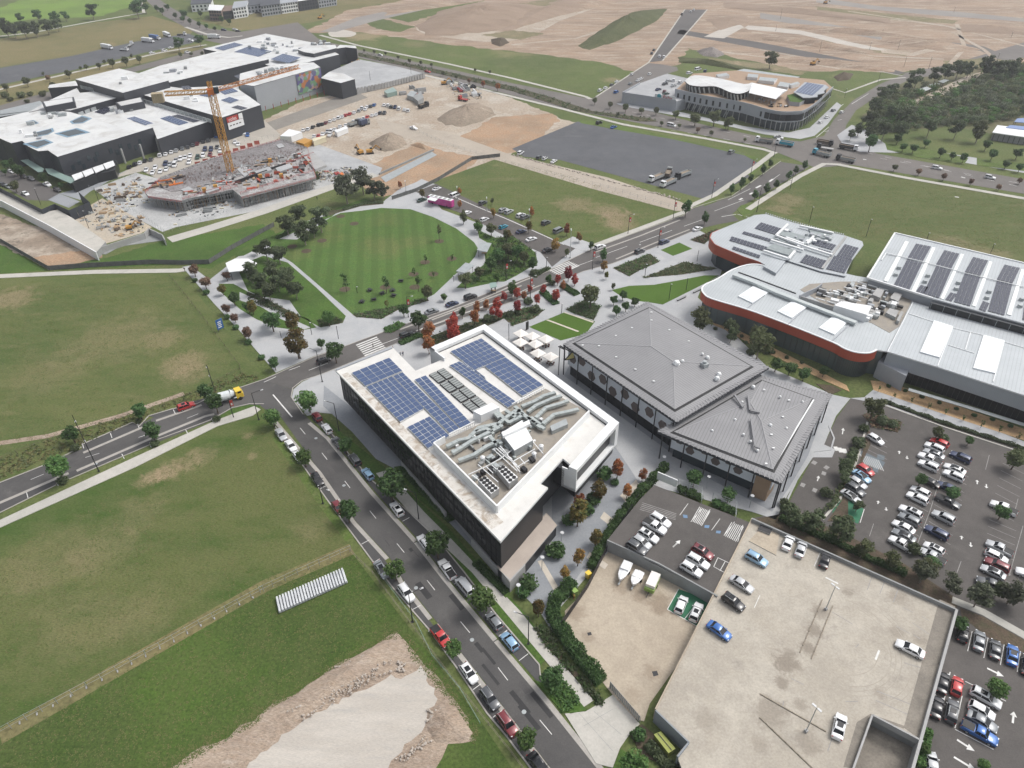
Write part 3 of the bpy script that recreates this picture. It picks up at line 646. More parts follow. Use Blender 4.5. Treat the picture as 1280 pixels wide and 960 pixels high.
def arrow(parent,f,s,z=.071,sc=1.0,zz=0.0,mat=None):
 a,b=W(f,s,zz);d=(b-a);d.z=0;L=d.length;u=d.normalized();nn=Vector((-u.y,u.x,0))
 mb=MB();hw=.12*sc;hd=.42*sc;hl=min(1.2,L*.4)
 p=[a+nn*hw,a-nn*hw,b-u*hl-nn*hw,b-u*hl-nn*hd,b,b-u*hl+nn*hd,b-u*hl+nn*hw]
 mb.prism([(q.x,q.y)for q in p],z,z+.004)
 o=mb.build('direction_arrow',mat or WHITE_PAINT);o.parent=parent;return o
for s in('395,280 400,250;275,505 282,480;668,375 668,360;705,385 706,400;565,615 568,600;605,632 606,648;1042,520 1042,500;1086,520 1086,540;967,785 967,768;1010,800 1012,822',):
 for q in s.split(';'):arrow(lot_e,'C4',q.strip())
for q in('1090,482 1170,522','945,825 1030,880','930,908 1040,975'):arrow(lot_e,'D4',q,sc=1.5)
for q in('1212,745 1218,690',):arrow(lot_e,'D4',q,sc=1.3)
def bays(parent,f,a,b,n,depth,z=.07,mat=None,ends=True,zz=0.0,wd=.1):
 """n+1 lines across the row from point a to b (photo points), each running along vector given by depth (photo points)"""
 A,B=W(f,a+' '+b,zz);D0,D1=W(f,depth,zz);d=D1-D0
 for i in range(n+1):
  p=A.lerp(B,i/n);dash(parent,p,p+d,wd,z,'bay_line',mat)
bays(lot_e,'C4','505,262','500,345',3,'505,262 610,315',mat=FADED_PAINT)
bays(lot_e,'C4','795,395','640,800',11,'795,395 880,438',mat=FADED_PAINT)
bays(lot_e,'C4','905,395','770,830',11,'905,395 1010,450',mat=FADED_PAINT)
bays(lot_e,'C4','1165,420','1110,640',6,'1165,420 1267,470',mat=FADED_PAINT)
bays(lot_e,'C4','1100,690','1060,930',7,'1100,690 1230,745',mat=FADED_PAINT)
dashes(lot_e,'C4','880,440 815,650;815,650 735,860;1238,590 1225,640;1262,720 1195,960;1100,380 1082,450;545,710 525,770;965,890 945,945',.12,.071,FADED_PAINT,'bay_line')
bays(lot_e,'D4','1018,305','1250,400',3,'1018,305 996,400',wd=.12)
dashes(lot_e,'D4','912,500 862,735;985,545 1180,640;970,615 935,770;935,775 1120,872',.14,.071,None,'bay_line')
sheet('access_bay',W('C4','472,372 490,360 600,415 585,445 510,425'),.066,BLUEGREY_PAINT)
for i in range(9):
 a,b=W('C4',f'{478+i*11},{372+i*4} {505+i*11},{425+i*4}');dash(lot_e,a,b,.14,.072,'hatch_line')
for s in('565,375 598,385 595,405 560,398','545,430 570,440 565,465 540,455'):sheet('access_symbol',W('C4',s),.07,BLUEGREY_PAINT)
ev_e=sheet('charging_bay',W('C4','365,590 440,600 500,640 470,710 345,655'),.067,GREEN_PAINT)
dashes(ev_e,'C4','395,595 385,640;370,640 400,655;385,625 405,635;480,705 500,640',.14,.072,None,'bay_line')
gsheet('driveway','D3','330,700 430,690 490,655 560,610 690,750 640,800 595,865 560,960 480,940',.12,CONC,0)
for s in('470,690 600,800','400,700 560,880','560,680 420,760'):ribbon('driveway_joint','D3',s,.03,.03,.124,CONCT)
gsheet('grass_strip','D3','185,540 250,560 330,540 435,685 360,700 320,695',.12,GR_LEAFY,0)
gsheet('grass_strip','D3','560,960 600,868 720,960 800,1040 560,1040',.13,GR_LEAFY,0)
gsheet('planted_bed','D3','180,280 250,290 330,440 520,640 495,658 330,470 240,380',.13,MULCH,0)
gsheet('planted_bed','D3','640,795 700,750 760,800 830,960 700,900',.13,MULCH,0)
yard=gsheet('yard','P','706,764 735,735 757,690 830,700 900,742 880,785 812,880 805,902 790,898 757,858 724,812 708,790',.075,YARDC)
for s in('345,200 370,215 360,225 335,210',):pass
for s in('437,312 455,308 460,322 442,326','748,498 772,494 780,515 756,522'):sheet('drain_grate',W('D3',s),.085,STEEL_DK)
ev=sheet('charging_bay',W('D3','876,102 1040,160 968,282 822,200'),.082,GREEN_PAINT)
dashes(ev,'D3','876,102 822,200;822,200 968,282;968,165 905,245',.14,.087,None,'bay_line')
# KITS: cars, trees, lamps, people
def proj(p):
 cp,sp=math.cos(PITCH),math.sin(PITCH);dz=p[2]-CH
 c=p[1]*cp-dz*sp;u=p[0]/c*FPX;v=-(p[1]*sp+dz*cp)/c*FPX
 return(640+u*RT[0]+v*DN[0],480+u*RT[1]+v*DN[1])
def hz(b,t,z0=0.0):
 B=at(b[0],b[1],z0);best=min(range(0,600),key=lambda i:(proj((B.x,B.y,z0+i*.1))[0]-t[0])**2+(proj((B.x,B.y,z0+i*.1))[1]-t[1])**2)
 return best*.1
PAINT={'w':('white',(.72,.73,.74)),'s':('silver',(.44,.455,.47)),'g':('grey',(.20,.215,.23)),'c':('charcoal',(.075,.08,.088)),'k':('black',(.016,.016,.019)),'r':('red',(.46,.03,.03)),'m':('maroon',(.17,.022,.03)),'b':('blue',(.025,.12,.38)),'l':('light blue',(.24,.40,.56)),'n':('navy blue',(.028,.042,.10)),'t':('teal',(.03,.30,.42)),'e':('dark green',(.035,.075,.055)),'y':('yellow',(.75,.52,.04)),'o':('beige',(.45,.40,.33))}
def paint(c):return flat('car_paint_'+PAINT[c][0].replace(' ','_'),PAINT[c][1],.32,0.0 if c in 'wroy' else.15,.5,.6)
CARGLASS=flat('car_glass',(.010,.012,.015),.08,0,.4)
LENS=flat('headlight_lens',(.62,.64,.66),.15,0,.8)
TAIL=flat('tail_light_red',(.30,.012,.012),.25)
CK={'S':('sedan',4.75,1.84,1.46,.96,.90,-1.75,1.15,-1.05,.25,1.0),'H':('hatchback',4.25,1.78,1.50,.98,.93,-2.0,1.05,-1.55,.25,.98),'U':('SUV',4.70,1.90,1.72,1.10,1.06,-2.25,1.0,-1.9,.25,1.10),'T':('ute',5.35,1.90,1.80,1.14,1.10,-.75,1.25,-.55,.55,1.10),'V':('van',5.20,1.98,2.02,1.15,1.10,-2.52,1.75,-2.42,1.05,1.15)}
_cm={}
def car_mesh(kind):
 if kind in _cm:return _cm[kind]
 nm,L,Wd,H,belt,hood,b0,b1,t0,t1,tail=CK[kind];w=Wd/2;h=L/2
 st=[(-h,.80,tail-.28),(-h+.10,.92,tail-.08),(-h+.40,.99,tail),(b0*.8 if kind!='T' else-1.0,1,belt),(0,1,belt),(b1,1,hood+.03),(b1+.35,.995,hood),(h-.45,.96,hood-.10),(h-.12,.88,hood-.22),(h,.70,hood-.36)]
 mb=MB();ring=[]
 for x,f,zt in st:
  ww=w*f;zb=.26
  ring.append([(x,-ww*.90,zb),(x,-ww,.48),(x,-ww*.995,min(.74,zt-.08)),(x,-ww*.95,zt-.05),(x,-ww*.80,zt),(x,0,zt+.03),(x,ww*.80,zt),(x,ww*.95,zt-.05),(x,ww*.995,min(.74,zt-.08)),(x,ww,.48),(x,ww*.90,zb)])
 k=11;vs=[v for r in ring for v in r];fs=[]
 for i in range(len(st)-1):
  for j in range(k-1):fs.append((i*k+j,i*k+j+1,(i+1)*k+j+1,(i+1)*k+j))
 fs.append(tuple(range(k)));fs.append(tuple(range(len(vs)-1,len(vs)-1-k,-1)))
 fs=[f[::-1]for f in fs]
 mb.add(vs,fs)
 def rr(x0,x1,hw,z,c):return[(x0+c,-hw,z),(x1-c*1.6,-hw,z),(x1,-hw+c*1.6,z),(x1,hw-c*1.6,z),(x1-c*1.6,hw,z),(x0+c,hw,z),(x0,hw-c,z),(x0,-hw+c,z)]
 hw=w*.76
 r1=rr(t0-.06,t1+.06,hw+.03,H-.09,.12);r2=rr(t0+.05,t1-.10,hw-.10,H-.005,.12)
 mb.add(r1+r2,[(i,(i+1)%8,(i+1)%8+8,i+8)for i in range(8)]+[tuple(range(8,16))])
 z0=belt-.04
 for s in(-1,1):
  mb.bar((b1+.02,s*w*.90,z0),(t1+.02,s*(hw+.01),H-.07),.07)
  mb.bar((b0-.02,s*w*.90,z0),(t0-.02,s*(hw+.01),H-.07),.12 if kind in 'UHV' else.10)
  xm=(t0+t1)/2+.1;mb.bar((xm,s*w*.925,z0),(xm-.03,s*(hw+.015),H-.07),.07)
  mb.box((b1-.25,s*(w+.09),belt+.04),(.13,.20,.12))
 if kind=='T':
  mb2=[]
 body=mb
 g=MB();q=[(b0,-w*.90,z0),(b1,-w*.90,z0),(b1,w*.90,z0),(b0,w*.90,z0),(t0,-hw,H-.07),(t1,-hw,H-.07),(t1,hw,H-.07),(t0,hw,H-.07)]
 g.add(q,[(0,1,5,4),(1,2,6,5),(2,3,7,6),(3,0,4,7)])
 wl=MB();wl.tube((0,-.10,0),(0,.10,0),.33,n=14,mi=0);wl.tube((0,.101,0),(0,.112,0),.21,n=10,mi=1);wl.tube((0,-.112,0),(0,-.101,0),.21,n=10,mi=1)
 hl=MB();hl.box((0,0,0),(.22,.34,.12));tl=MB();tl.box((0,0,0),(.10,.30,.16))
 tr=MB()
 if kind=='T':tr.box((-1.72,0,belt-.02),(1.75,w*1.62,.16))
 rl=MB()
 if kind=='U':
  for s in(-1,1):rl.bar((t0+.15,s*(hw-.10),H+.05),(t1-.2,s*(hw-.10),H+.05),.05)
 d=dict(body=body,glass=g.mesh('window_glass',CARGLASS),wheel=wl.mesh('wheel',[RUBBER,ALLOY],smooth=False),hl=hl.mesh('headlight',LENS),tl=tl.mesh('tail_light',TAIL),tray=tr.mesh('tray_bed',BLK)if tr.v else None,rail=rl.mesh('roof_rail',GALV)if rl.v else None,g=g,wl=wl,bm={},far={})
 _cm[kind]=d;return d
def car_body(kind,c):
 d=car_mesh(kind)
 if c not in d['bm']:
  me=d['body'].mesh('car_body',paint(c));me.polygons.foreach_set('use_smooth',[True]*len(me.polygons))
  try:me.set_sharp_from_angle(angle=R(32))
  except Exception:pass
  d['bm'][c]=me
 return d['bm'][c]
def car_far(kind,c):
 d=car_mesh(kind)
 if c not in d['far']:
  nm,L,Wd,H,belt,hood,b0,b1,t0,t1,tail=CK[kind]
  m=MB();m.add(d['body'].v,d['body'].f,0);m.add(d['g'].v,d['g'].f,1)
  for sx in(-1,1):
   for sy in(-1,1):m.add([(v[0]+sx*L*.30,v[1]+sy*(Wd/2-.10),v[2]+.33)for v in d['wl'].v],d['wl'].f,2)
  d['far'][c]=m.mesh('parked_car',[paint(c),CARGLASS,RUBBER])
 return d['far'][c]
NCAR=[0]
def place_car(x,y,rz,c,kind,label,group,z=0.0,far=False,name='parked_car',cat=None):
 nm,L,Wd,H,belt,hood,b0,b1,t0,t1,tail=CK[kind];NCAR[0]+=1
 cat=cat or('van' if kind=='V' else 'ute' if kind=='T' else 'car')
 if far:
  o=bpy.data.objects.new(name,car_far(kind,c));COL.objects.link(o);o.location=(x,y,z);o.rotation_euler=(0,0,rz)
  return tag(o,label,cat,group)
 d=car_mesh(kind)
 r=thing(name,label,cat,(x,y,z),rz,group)
 part('body',car_body(kind,c),r);part('window_glass',d['glass'],r)
 for sx in(-1,1):
  for sy in(-1,1):part('wheel',d['wheel'],r,(sx*L*.30,sy*(Wd/2-.08),.33))
 for s in(-1,1):
  part('headlight',d['hl'],r,(L/2-.17,s*Wd*.32,hood-.26),(0,0,-s*.35));part('tail_light',d['tl'],r,(-L/2+.05,s*Wd*.36,tail-.2),(0,0,s*.25))
 if d['tray']:part('tray_bed',d['tray'],r)
 if d['rail']:part('roof_rail',d['rail'],r)
 if kind in 'UHS' and NCAR[0]%3==0:part('sunroof',_bx('sunroof',(1.0,.95,.03),CARGLASS),r,((t0+t1)/2+.25,0,H+.002))
 k=1+.035*math.sin(NCAR[0]*2.3);r.scale=(k,1+.02*math.sin(NCAR[0]*1.7),1+.04*math.sin(NCAR[0]*3.1))
 return r
def cars(f,direction,items,phrase,end,group,z=0.0,far=False,jit=.03):
 """items 'x,y,paint,type; ...' in order from the end named; a leading - turns the car round"""
 rz=hdg(f,direction,z)if isinstance(direction,str)else direction
 its=[a.strip()for a in items.split(';')if a.strip()];names=[]
 for a in its:
  q=a.lstrip('-').split(',');names.append((PAINT[q[2]][0],CK[q[3]][0]))
 rnd=random.Random(len(items))
 for i,a in enumerate(its):
  q=a.lstrip('-').split(',');p=W(f,q[0]+','+q[1],z+.75)[0]
  if len(q)>4:r2=hdg(f,q[4].replace('/',',').replace('_',' '),z)
  else:r2=rz
  same=[j for j in range(len(its))if names[j]==names[i]]
  if len(its)==1:lab=f'{names[i][0]} {names[i][1]} {phrase}'
  elif len(same)==1:lab=f'{names[i][0]} {names[i][1]} {phrase}, the only such one'
  else:lab=f'{names[i][0]} {names[i][1]} {phrase}, {nth(same.index(i)+1)} such from {end}'
  place_car(p.x,p.y,r2+(math.pi if a[0]=='-' else 0)+rnd.uniform(-jit,jit),q[2],q[3],lab,group,z,far)
  # trees
LEAF={'straw':worn('grass_straw',(.165,.150,.070),(.125,.130,.052),.6,.95,spec=.1),'blade':worn('grass_blade',(.066,.108,.026),(.092,.126,.036),.6,.95,spec=.1),'dark':leaf_mat('leaf_dark',(.057,.117,.040),(.103,.179,.061),(.076,.134,.048)),'mid':leaf_mat('leaf_mid',(.076,.155,.044),(.132,.210,.065),(.092,.168,.047)),'olive':leaf_mat('leaf_olive',(.101,.127,.055),(.154,.171,.082),(.122,.135,.069)),'gum':leaf_mat('leaf_gum',(.098,.119,.075),(.156,.171,.111),(.119,.131,.089)),'bush':leaf_mat('leaf_bush',(.081,.115,.057),(.132,.163,.083),(.101,.127,.067)),'red':leaf_mat('leaf_red',(.344,.039,.039),(.476,.082,.066),(.265,.053,.037)),'rust':leaf_mat('leaf_rust',(.330,.113,.046),(.437,.171,.072),(.212,.132,.046)),'orange':leaf_mat('leaf_orange',(.278,.158,.051),(.380,.216,.069),(.152,.152,.044)),'mixed':leaf_mat('leaf_turning',(.159,.132,.039),(.225,.159,.053),(.086,.113,.037)),'brown':leaf_mat('leaf_brown',(.184,.115,.081),(.253,.161,.109),(.149,.103,.069)),'lime':leaf_mat('leaf_lime',(.149,.172,.034),(.207,.196,.046),(.092,.138,.034))}
def crown_mb(shape,seed):
 rnd=random.Random(seed*31+len(shape));m=MB()
 def ell(c,r,n,sz,shell=.62):
  for _ in range(n):
   while True:
    d=Vector((rnd.gauss(0,1),rnd.gauss(0,1),rnd.gauss(0,1)))
    if d.length>.1:break
   d.normalize();k=shell+(1-shell)*rnd.random()**.7;k*=1+rnd.uniform(-.10,.14)
   p=Vector((c[0]+d.x*r[0]*k,c[1]+d.y*r[1]*k,c[2]+d.z*r[2]*k))
   nn=(d+Vector((rnd.gauss(0,.55),rnd.gauss(0,.55),rnd.gauss(.35,.5)))).normalized()
   u=nn.cross(Vector((rnd.gauss(0,1),rnd.gauss(0,1),rnd.gauss(0,1)))).normalized();v=nn.cross(u)
   s=sz*rnd.uniform(.6,1.35);a,b=u*s*.62,v*s*.45
   m.add([p-a,p-b*.9+a*.1,p+a,p+b*.9-a*.1],[(0,1,2,3)])
 if shape=='round':
  ell((0,0,-.02),(.37,.37,.32),330,.11,.4)
  for i in range(15):
   t=rnd.uniform(0,6.28);z=rnd.uniform(-.26,.32);q=rnd.uniform(.20,.36)*math.sqrt(max(0.1,1-(z/.42)**2));rr_=rnd.uniform(.11,.22)
   ell((math.cos(t)*q,math.sin(t)*q,z),(rr_,rr_,rr_*.8),int(30+230*rr_),.085,.4)
 elif shape=='gum':
  for i in range(20):
   t=rnd.uniform(0,6.28);q=rnd.uniform(.02,.34);z=rnd.uniform(-.36,.36)*(1-q)
   ell((math.cos(t)*q,math.sin(t)*q,z),(rnd.uniform(.14,.22),)*2+(rnd.uniform(.10,.17),),75,.085,.3)
 elif shape=='oval':
  ell((0,0,-.03),(.34,.34,.52),330,.10,.4)
  for i in range(16):
   t=rnd.uniform(0,6.28);z=rnd.uniform(-.46,.52);q=rnd.uniform(.16,.33)*math.sqrt(max(0.06,1-(z/.62)**2));rr_=rnd.uniform(.10,.20)
   ell((math.cos(t)*q,math.sin(t)*q,z),(rr_,rr_,rr_*.95),int(28+230*rr_),.085,.4)
 elif shape=='cone':
  for i in range(9):
   z=-.6+i*.15;q=.42*(1-(i/9.5))+.05
   ell((0,0,z),(q,q,.11),int(40+170*q),.11,.55)
 elif shape=='thin':
  for i in range(7):
   t=rnd.uniform(0,6.28);q=rnd.uniform(0,.26);z=rnd.uniform(-.45,.45)
   ell((math.cos(t)*q,math.sin(t)*q,z),(.17,.17,.16),32,.10,.2)
 elif shape=='shrub':
  ell((0,0,.02),(.42,.42,.30),230,.14,.5)
  for i in range(6):
   t=rnd.uniform(0,6.28);ell((math.cos(t)*.24,math.sin(t)*.24,rnd.uniform(-.02,.14)),(.22,.22,.2),55,.12,.5)
 return m
TH={'round':(.34,.40),'gum':(.30,.42),'oval':(.30,.62),'cone':(.16,.66),'thin':(.45,.55),'shrub':(.02,.28)}
def trunk_mesh(shape,mat):
 m=MB();th,hc=TH[shape];top=th+hc*(.75 if shape!='gum' else.55);r={'gum':.022,'round':.028,'oval':.026,'cone':.02,'thin':.018,'shrub':.03}[shape]
 rnd=random.Random(5);m.tube((0,0,0),(.01,.006,th),r*1.35,r,7);m.tube((.01,.006,th),(0,.01,top),r,r*.35,6)
 for i in range(4 if shape!='shrub' else 3):
  t=i*1.7+.4;b=th+hc*(.05+.14*i);q=.24 if shape!='cone' else.15
  m.tube((.01,.006,b),(math.cos(t)*q,math.sin(t)*q,b+hc*.55),r*.6,r*.18,5)
 return m.mesh('trunk',mat)
_tm={}
def tree_parts(shape,leaf,var):
 k=(shape,var)
 if k not in _tm:_tm[k]=crown_mb(shape,var)
 kk=(shape,leaf,var)
 if kk not in _tm:_tm[kk]=_tm[k].mesh('crown',LEAF[leaf])
 tk=('t',shape,leaf=='gum')
 if tk not in _tm:_tm[tk]=trunk_mesh(shape,BARK_PALE if shape=='gum' else BARK)
 return _tm[kk],_tm[tk]
DESC={'dark':'dark green','mid':'mid green','olive':'olive green','gum':'grey green','bush':'dull green','red':'red leaved','rust':'rust coloured','orange':'orange brown','mixed':'green turning brown','brown':'pinkish brown','lime':'yellow green'}
def place_tree(x,y,wd,shape,leaf,label,group,name='tree',cat='tree',z=0.0,rnd=random):
 cm,tm=tree_parts(shape,leaf,rnd.randint(0,3))
 th,hc=TH[shape]
 r=thing(name,label,cat,(x,y,z),rnd.uniform(0,6.28),group,(wd*rnd.uniform(.96,1.06),wd*rnd.uniform(.94,1.05),wd*rnd.uniform(.92,1.06)))
 part('trunk',tm,r);part('crown',cm,r,(0,0,th+hc),(0,0,0))
 return r
SHN={'round':'round','gum':'loose gum','oval':'upright','cone':'conical','thin':'slender young','shrub':'low'}
def trees(shape,leaf,f,items,phrase,end,group,name=None,z=0.0,kind=None,noun=None):
 """items 'x,y,w; ...': crown centre and crown width in the frame's units; an optional 4th value names another leaf colour"""
 its=[[t for t in a.strip().split(',')]for a in items.split(';')if a.strip()]
 k=frm(f)[2];rnd=random.Random(len(items)+len(phrase))
 noun=noun or('shrub' if shape=='shrub' else 'tree');name=name or(noun if noun!='tree' else{'gum':'gum_tree','cone':'conifer_tree'}.get(shape,'street_tree'))
 lf=[q[3]if len(q)>3 else leaf for q in its]
 for i,q in enumerate(its):
  p0=px(f,q[0]+','+q[1])[0];wd=float(q[2])/k*mpp(p0[0],p0[1],3)
  th,hc=TH[shape];p=at(p0[0],p0[1],z+wd*(th+hc))
  same=[j for j in range(len(its))if lf[j]==lf[i]]
  d=kind or f'{SHN[shape]} {DESC[lf[i]]} {noun}'
  if len(its)==1:lab=f'{d} {phrase}'
  elif len(same)==1:lab=f'{d} {phrase}, the only such one'
  else:lab=f'{d} {phrase}, {nth(same.index(i)+1)} from {end}'
  place_tree(p.x,p.y,wd,shape,lf[i],lab,group,name,noun,z,rnd)
  # hedges as clipped leaf masses
def hedge(name,line,wd,ht,leaf,label,z=0.0,dens=26,group=None,cat='hedge',sz=.36):
 rnd=random.Random(int(abs(line[0][0])*7));m=MB();o=mid(line)
 for i in range(len(line)-1):
  a,b=Vector((line[i][0],line[i][1])),Vector((line[i+1][0],line[i+1][1]));d=b-a;L=d.length
  if L<.01:continue
  u=d/L;n=Vector((-u.y,u.x))
  for _ in range(int(L*dens*(.7+wd*.9))):
   t=rnd.random();s=rnd.uniform(-1,1)
   hh=ht*(.85+.25*math.sin(t*L*1.3+i)+rnd.uniform(-.12,.12))
   if rnd.random()<.5:zz=hh
   else:zz=rnd.uniform(0.1,hh);s=math.copysign(1,s)
   p=a+d*t+n*(s*wd/2*rnd.uniform(.8,1.1));P=Vector((p.x,p.y,z+zz))
   nn=Vector((rnd.gauss(0,.6)+n.x*s*.6,rnd.gauss(0,.6)+n.y*s*.6,rnd.gauss(.5,.5))).normalized()
   e=nn.cross(Vector((rnd.gauss(0,1),rnd.gauss(0,1),rnd.gauss(0,1)))).normalized();v=nn.cross(e);k=sz*rnd.uniform(.6,1.3)
   m.add([P-e*k*.6,P-v*k*.5,P+e*k*.6,P+v*k*.5],[(0,1,2,3)])
  cc=MB()
  m.prism([tuple(a+n*wd*.34),tuple(b+n*wd*.34),tuple(b-n*wd*.34),tuple(a-n*wd*.34)],z,z+ht*.6)
 m.v=[(v[0]-o.x,v[1]-o.y,v[2]-0)for v in m.v]
 ob=m.build(name,LEAF[leaf]);ob.location=(o.x,o.y,0);return tag(ob,label,cat,group)
def ground_cover(name,poly,leaf,n,sz=.4,z=.14,ht=.5,leaf2=None):
 """uncountable low planting spread over a bed"""
 rnd=random.Random(n);m=MB();xs=[p[0]for p in poly];ys=[p[1]for p in poly]
 def inside(x,y):
  c=False;k=len(poly)
  for i in range(k):
   x1,y1,x2,y2=poly[i][0],poly[i][1],poly[i-1][0],poly[i-1][1]
   if(y1>y)!=(y2>y)and x<(x2-x1)*(y-y1)/(y2-y1)+x1:c=not c
  return c
 t=0;cl=[]
 while t<n:
  x,y=rnd.uniform(min(xs),max(xs)),rnd.uniform(min(ys),max(ys))
  if not inside(x,y):continue
  t+=1;h=ht*rnd.uniform(.5,1.2);mi=1 if(leaf2 and rnd.random()<.4)else 0
  fl=name=='grass_tussocks'
  for _ in range(4 if fl else 7):
   P=Vector((x+rnd.gauss(0,sz*(1.3 if fl else.6)),y+rnd.gauss(0,sz*(1.3 if fl else.6)),z+h*rnd.uniform(.1,1)))
   nn=Vector((rnd.gauss(0,.7),rnd.gauss(0,.7),5 if fl else 1)).normalized();e=nn.cross(Vector((rnd.gauss(0,1),rnd.gauss(0,1),0.1))).normalized();v=nn.cross(e);k=sz*rnd.uniform(.5,1.1)
   m.add([P-e*k*.6,P-v*k*.5,P+e*k*.6,P+v*k*.5],[(0,1,2,3)],mi)
 o=m.build(name,[LEAF[leaf],LEAF[leaf2 or leaf]]);o['kind']='stuff';return o
 # lamps, poles
_lp={}
def _cyl(name,r0,r1,mat,n=8):
 k=(name,r0,r1,mat.name)
 if k not in _lp:
  m=MB();m.tube((0,0,0),(0,0,1),r0,r1,n);_lp[k]=m.mesh(name,mat)
 return _lp[k]
def _bx(name,d,mat):
 k=(name,d,mat.name)
 if k not in _lp:
  m=MB();m.box((0,0,0),d);_lp[k]=m.mesh(name,mat)
 return _lp[k]
BAN_R=flat('banner_red',(.52,.05,.04),.7);BAN_W=flat('banner_white',(.74,.70,.68),.7)
def lamp(kind,base,h,label,rz=0.0,group='street lamps',z=0.0):
 r=thing('street_lamp' if kind!='light' else 'carpark_light',label,'street lamp',(base.x,base.y,z),rz,group)
 if kind in('street','double','banner','twin'):
  part('pole',_cyl('pole',.12,.07,STEEL_DK),r,(0,0,0),None,(1,1,h));part('footing',_bx('footing',(.5,.5,.12),STEEL_DK),r,(0,0,.06))
  if kind=='street':
   part('arm',_bx('arm',(2.6,.09,.09),STEEL_DK),r,(1.3,0,h-.06));part('lamp_head',_bx('lamp_head',(.75,.30,.12),LAMP),r,(2.6,0,h-.12))
  if kind=='double':
   part('arm',_bx('arm',(1.6,.08,.08),STEEL_DK),r,(.8,0,h*.86));part('lamp_head',_bx('lamp_head',(.7,.32,.14),LAMP),r,(.9,0,h*.86-.1))
   part('arm',_bx('arm',(1.6,.08,.08),STEEL_DK),r,(.8,0,h*.52));part('lamp_head',_bx('lamp_head',(.7,.32,.14),LAMP),r,(.9,0,h*.52-.1))
  if kind in('banner',):
   b=part('banner',_bx('banner',(.75,.04,1.9),BAN_R),r,(.48,0,h*.74));part('emblem',_bx('emblem',(.42,.06,.75),BAN_W),b,(0,0,-.3))
   part('arm',_bx('arm',(1.8,.08,.08),STEEL_DK),r,(.9,0,h-.06));part('lamp_head',_bx('lamp_head',(.7,.30,.12),LAMP),r,(1.8,0,h-.12))
 elif kind=='plaza':
  part('pole',_cyl('pole',.07,.05,GALV),r,(0,0,0),None,(1,1,h));m=_lp.get('disc')
  if not m:
   k=MB();k.tube((0,0,0),(0,0,.10),.46,.40,12);k.tube((0,0,-.25),(0,0,0),.14,.14,8);m=_lp['disc']=k.mesh('lamp_head',LAMP)
  part('lamp_head',m,r,(0,0,h))
 elif kind=='light':
  part('pole',_cyl('pole',.10,.07,GALV),r,(0,0,0),None,(1,1,h));part('footing',_bx('footing',(.5,.5,.5),CONCW),r,(0,0,.25))
  for s in(-1,1):part('lamp_head',_bx('lamp_head',(.35,.7,.12),LAMP),r,(0,s*.5,h))
 elif kind=='post':
  part('pole',_cyl('pole',.09,.09,STEEL_DK),r,(0,0,0),None,(1,1,h));part('lamp_head',_bx('lamp_head',(.5,.24,.14),LAMP),r,(.2,0,h))
 return r
def lamps(kind,f,items,phrase,end,rz=0.0,z=0.0,group='street lamps',h=None,noun=None):
 its=[a.strip().split()for a in items.split(';')if a.strip()]
 noun=noun or{'street':'black street lamp with one long arm','double':'tall black lamp post with two heads','banner':'black lamp post with red banner','plaza':'slim pale lamp with round head','light':'grey carpark light pole','post':'dark slim lamp post'}[kind]
 for i,q in enumerate(its):
  b=px(f,q[0])[0];hh=h or hz(b,px(f,q[1])[0],z)
  lab=f'{noun} {phrase}' if len(its)==1 else f'{noun} {phrase}, {nth(i+1)} from {end}'
  lamp(kind,at(b[0],b[1],z),max(2.5,hh),lab,rz,group,z)
  # people
def person_mat(top,legs,skin=(.42,.26,.18),hair=(.03,.02,.015)):
 m,n,b=newmat('person_clothing');t=n.nodes.new('ShaderNodeTexCoord').outputs['Object']
 s=n.nodes.new('ShaderNodeSeparateXYZ');lk(n,t,s.inputs[0]);z=s.outputs[2]
 c=mix(n,mth(n,'GREATER_THAN',z,.90),legs,top);c=mix(n,mth(n,'GREATER_THAN',z,1.46),c,skin);c=mix(n,mth(n,'GREATER_THAN',z,1.68),c,hair)
 lk(n,c,b.inputs['Base Color']);b.inputs['Roughness'].default_value=.85;return m
def person(p,rz,top,legs,label,stride=.18,group=None,z=0.12):
 V=[(0,0,.95),(0,0,1.18),(.02,0,1.40),(.03,0,1.52),(.05,0,1.64),(.05,0,1.74),(0,.09,.90),(stride,.10,.50),(stride*.9,.10,.08),(stride*.9+.15,.10,.04),(0,-.09,.90),(-stride*.5,-.10,.50),(-stride*1.4,-.10,.10),(-stride*1.4+.13,-.10,.05),(.02,.19,1.40),(-stride*.5,.24,1.13),(-stride*.3+.05,.25,.88),(.02,-.19,1.40),(stride*.6,-.24,1.13),(stride*1.1,-.25,.90)]
 E=[(0,1),(1,2),(2,3),(3,4),(4,5),(0,6),(6,7),(7,8),(8,9),(0,10),(10,11),(11,12),(12,13),(2,14),(14,15),(15,16),(2,17),(17,18),(18,19)]
 rad=[.13,.13,.14,.055,.095,.075,.09,.06,.045,.04,.09,.06,.045,.04,.065,.045,.035,.065,.045,.035]
 me=bpy.data.meshes.new('person');me.from_pydata(V,E,[]);me.materials.append(person_mat(top,legs))
 o=bpy.data.objects.new('person',me);COL.objects.link(o);o.location=(p.x,p.y,z);o.rotation_euler=(0,0,rz)
 sk=o.modifiers.new('skin','SKIN');
 if not me.skin_vertices:
  import bmesh as _b
  bm=_b.new();bm.from_mesh(me);bm.verts.layers.skin.verify();bm.to_mesh(me);bm.free()
 for i,v in enumerate(me.skin_vertices[0].data):v.radius=(rad[i],rad[i]);v.use_root=(i==0)
 ss=o.modifiers.new('sub','SUBSURF');ss.levels=1;ss.render_levels=1
 return tag(o,label,'person',group)
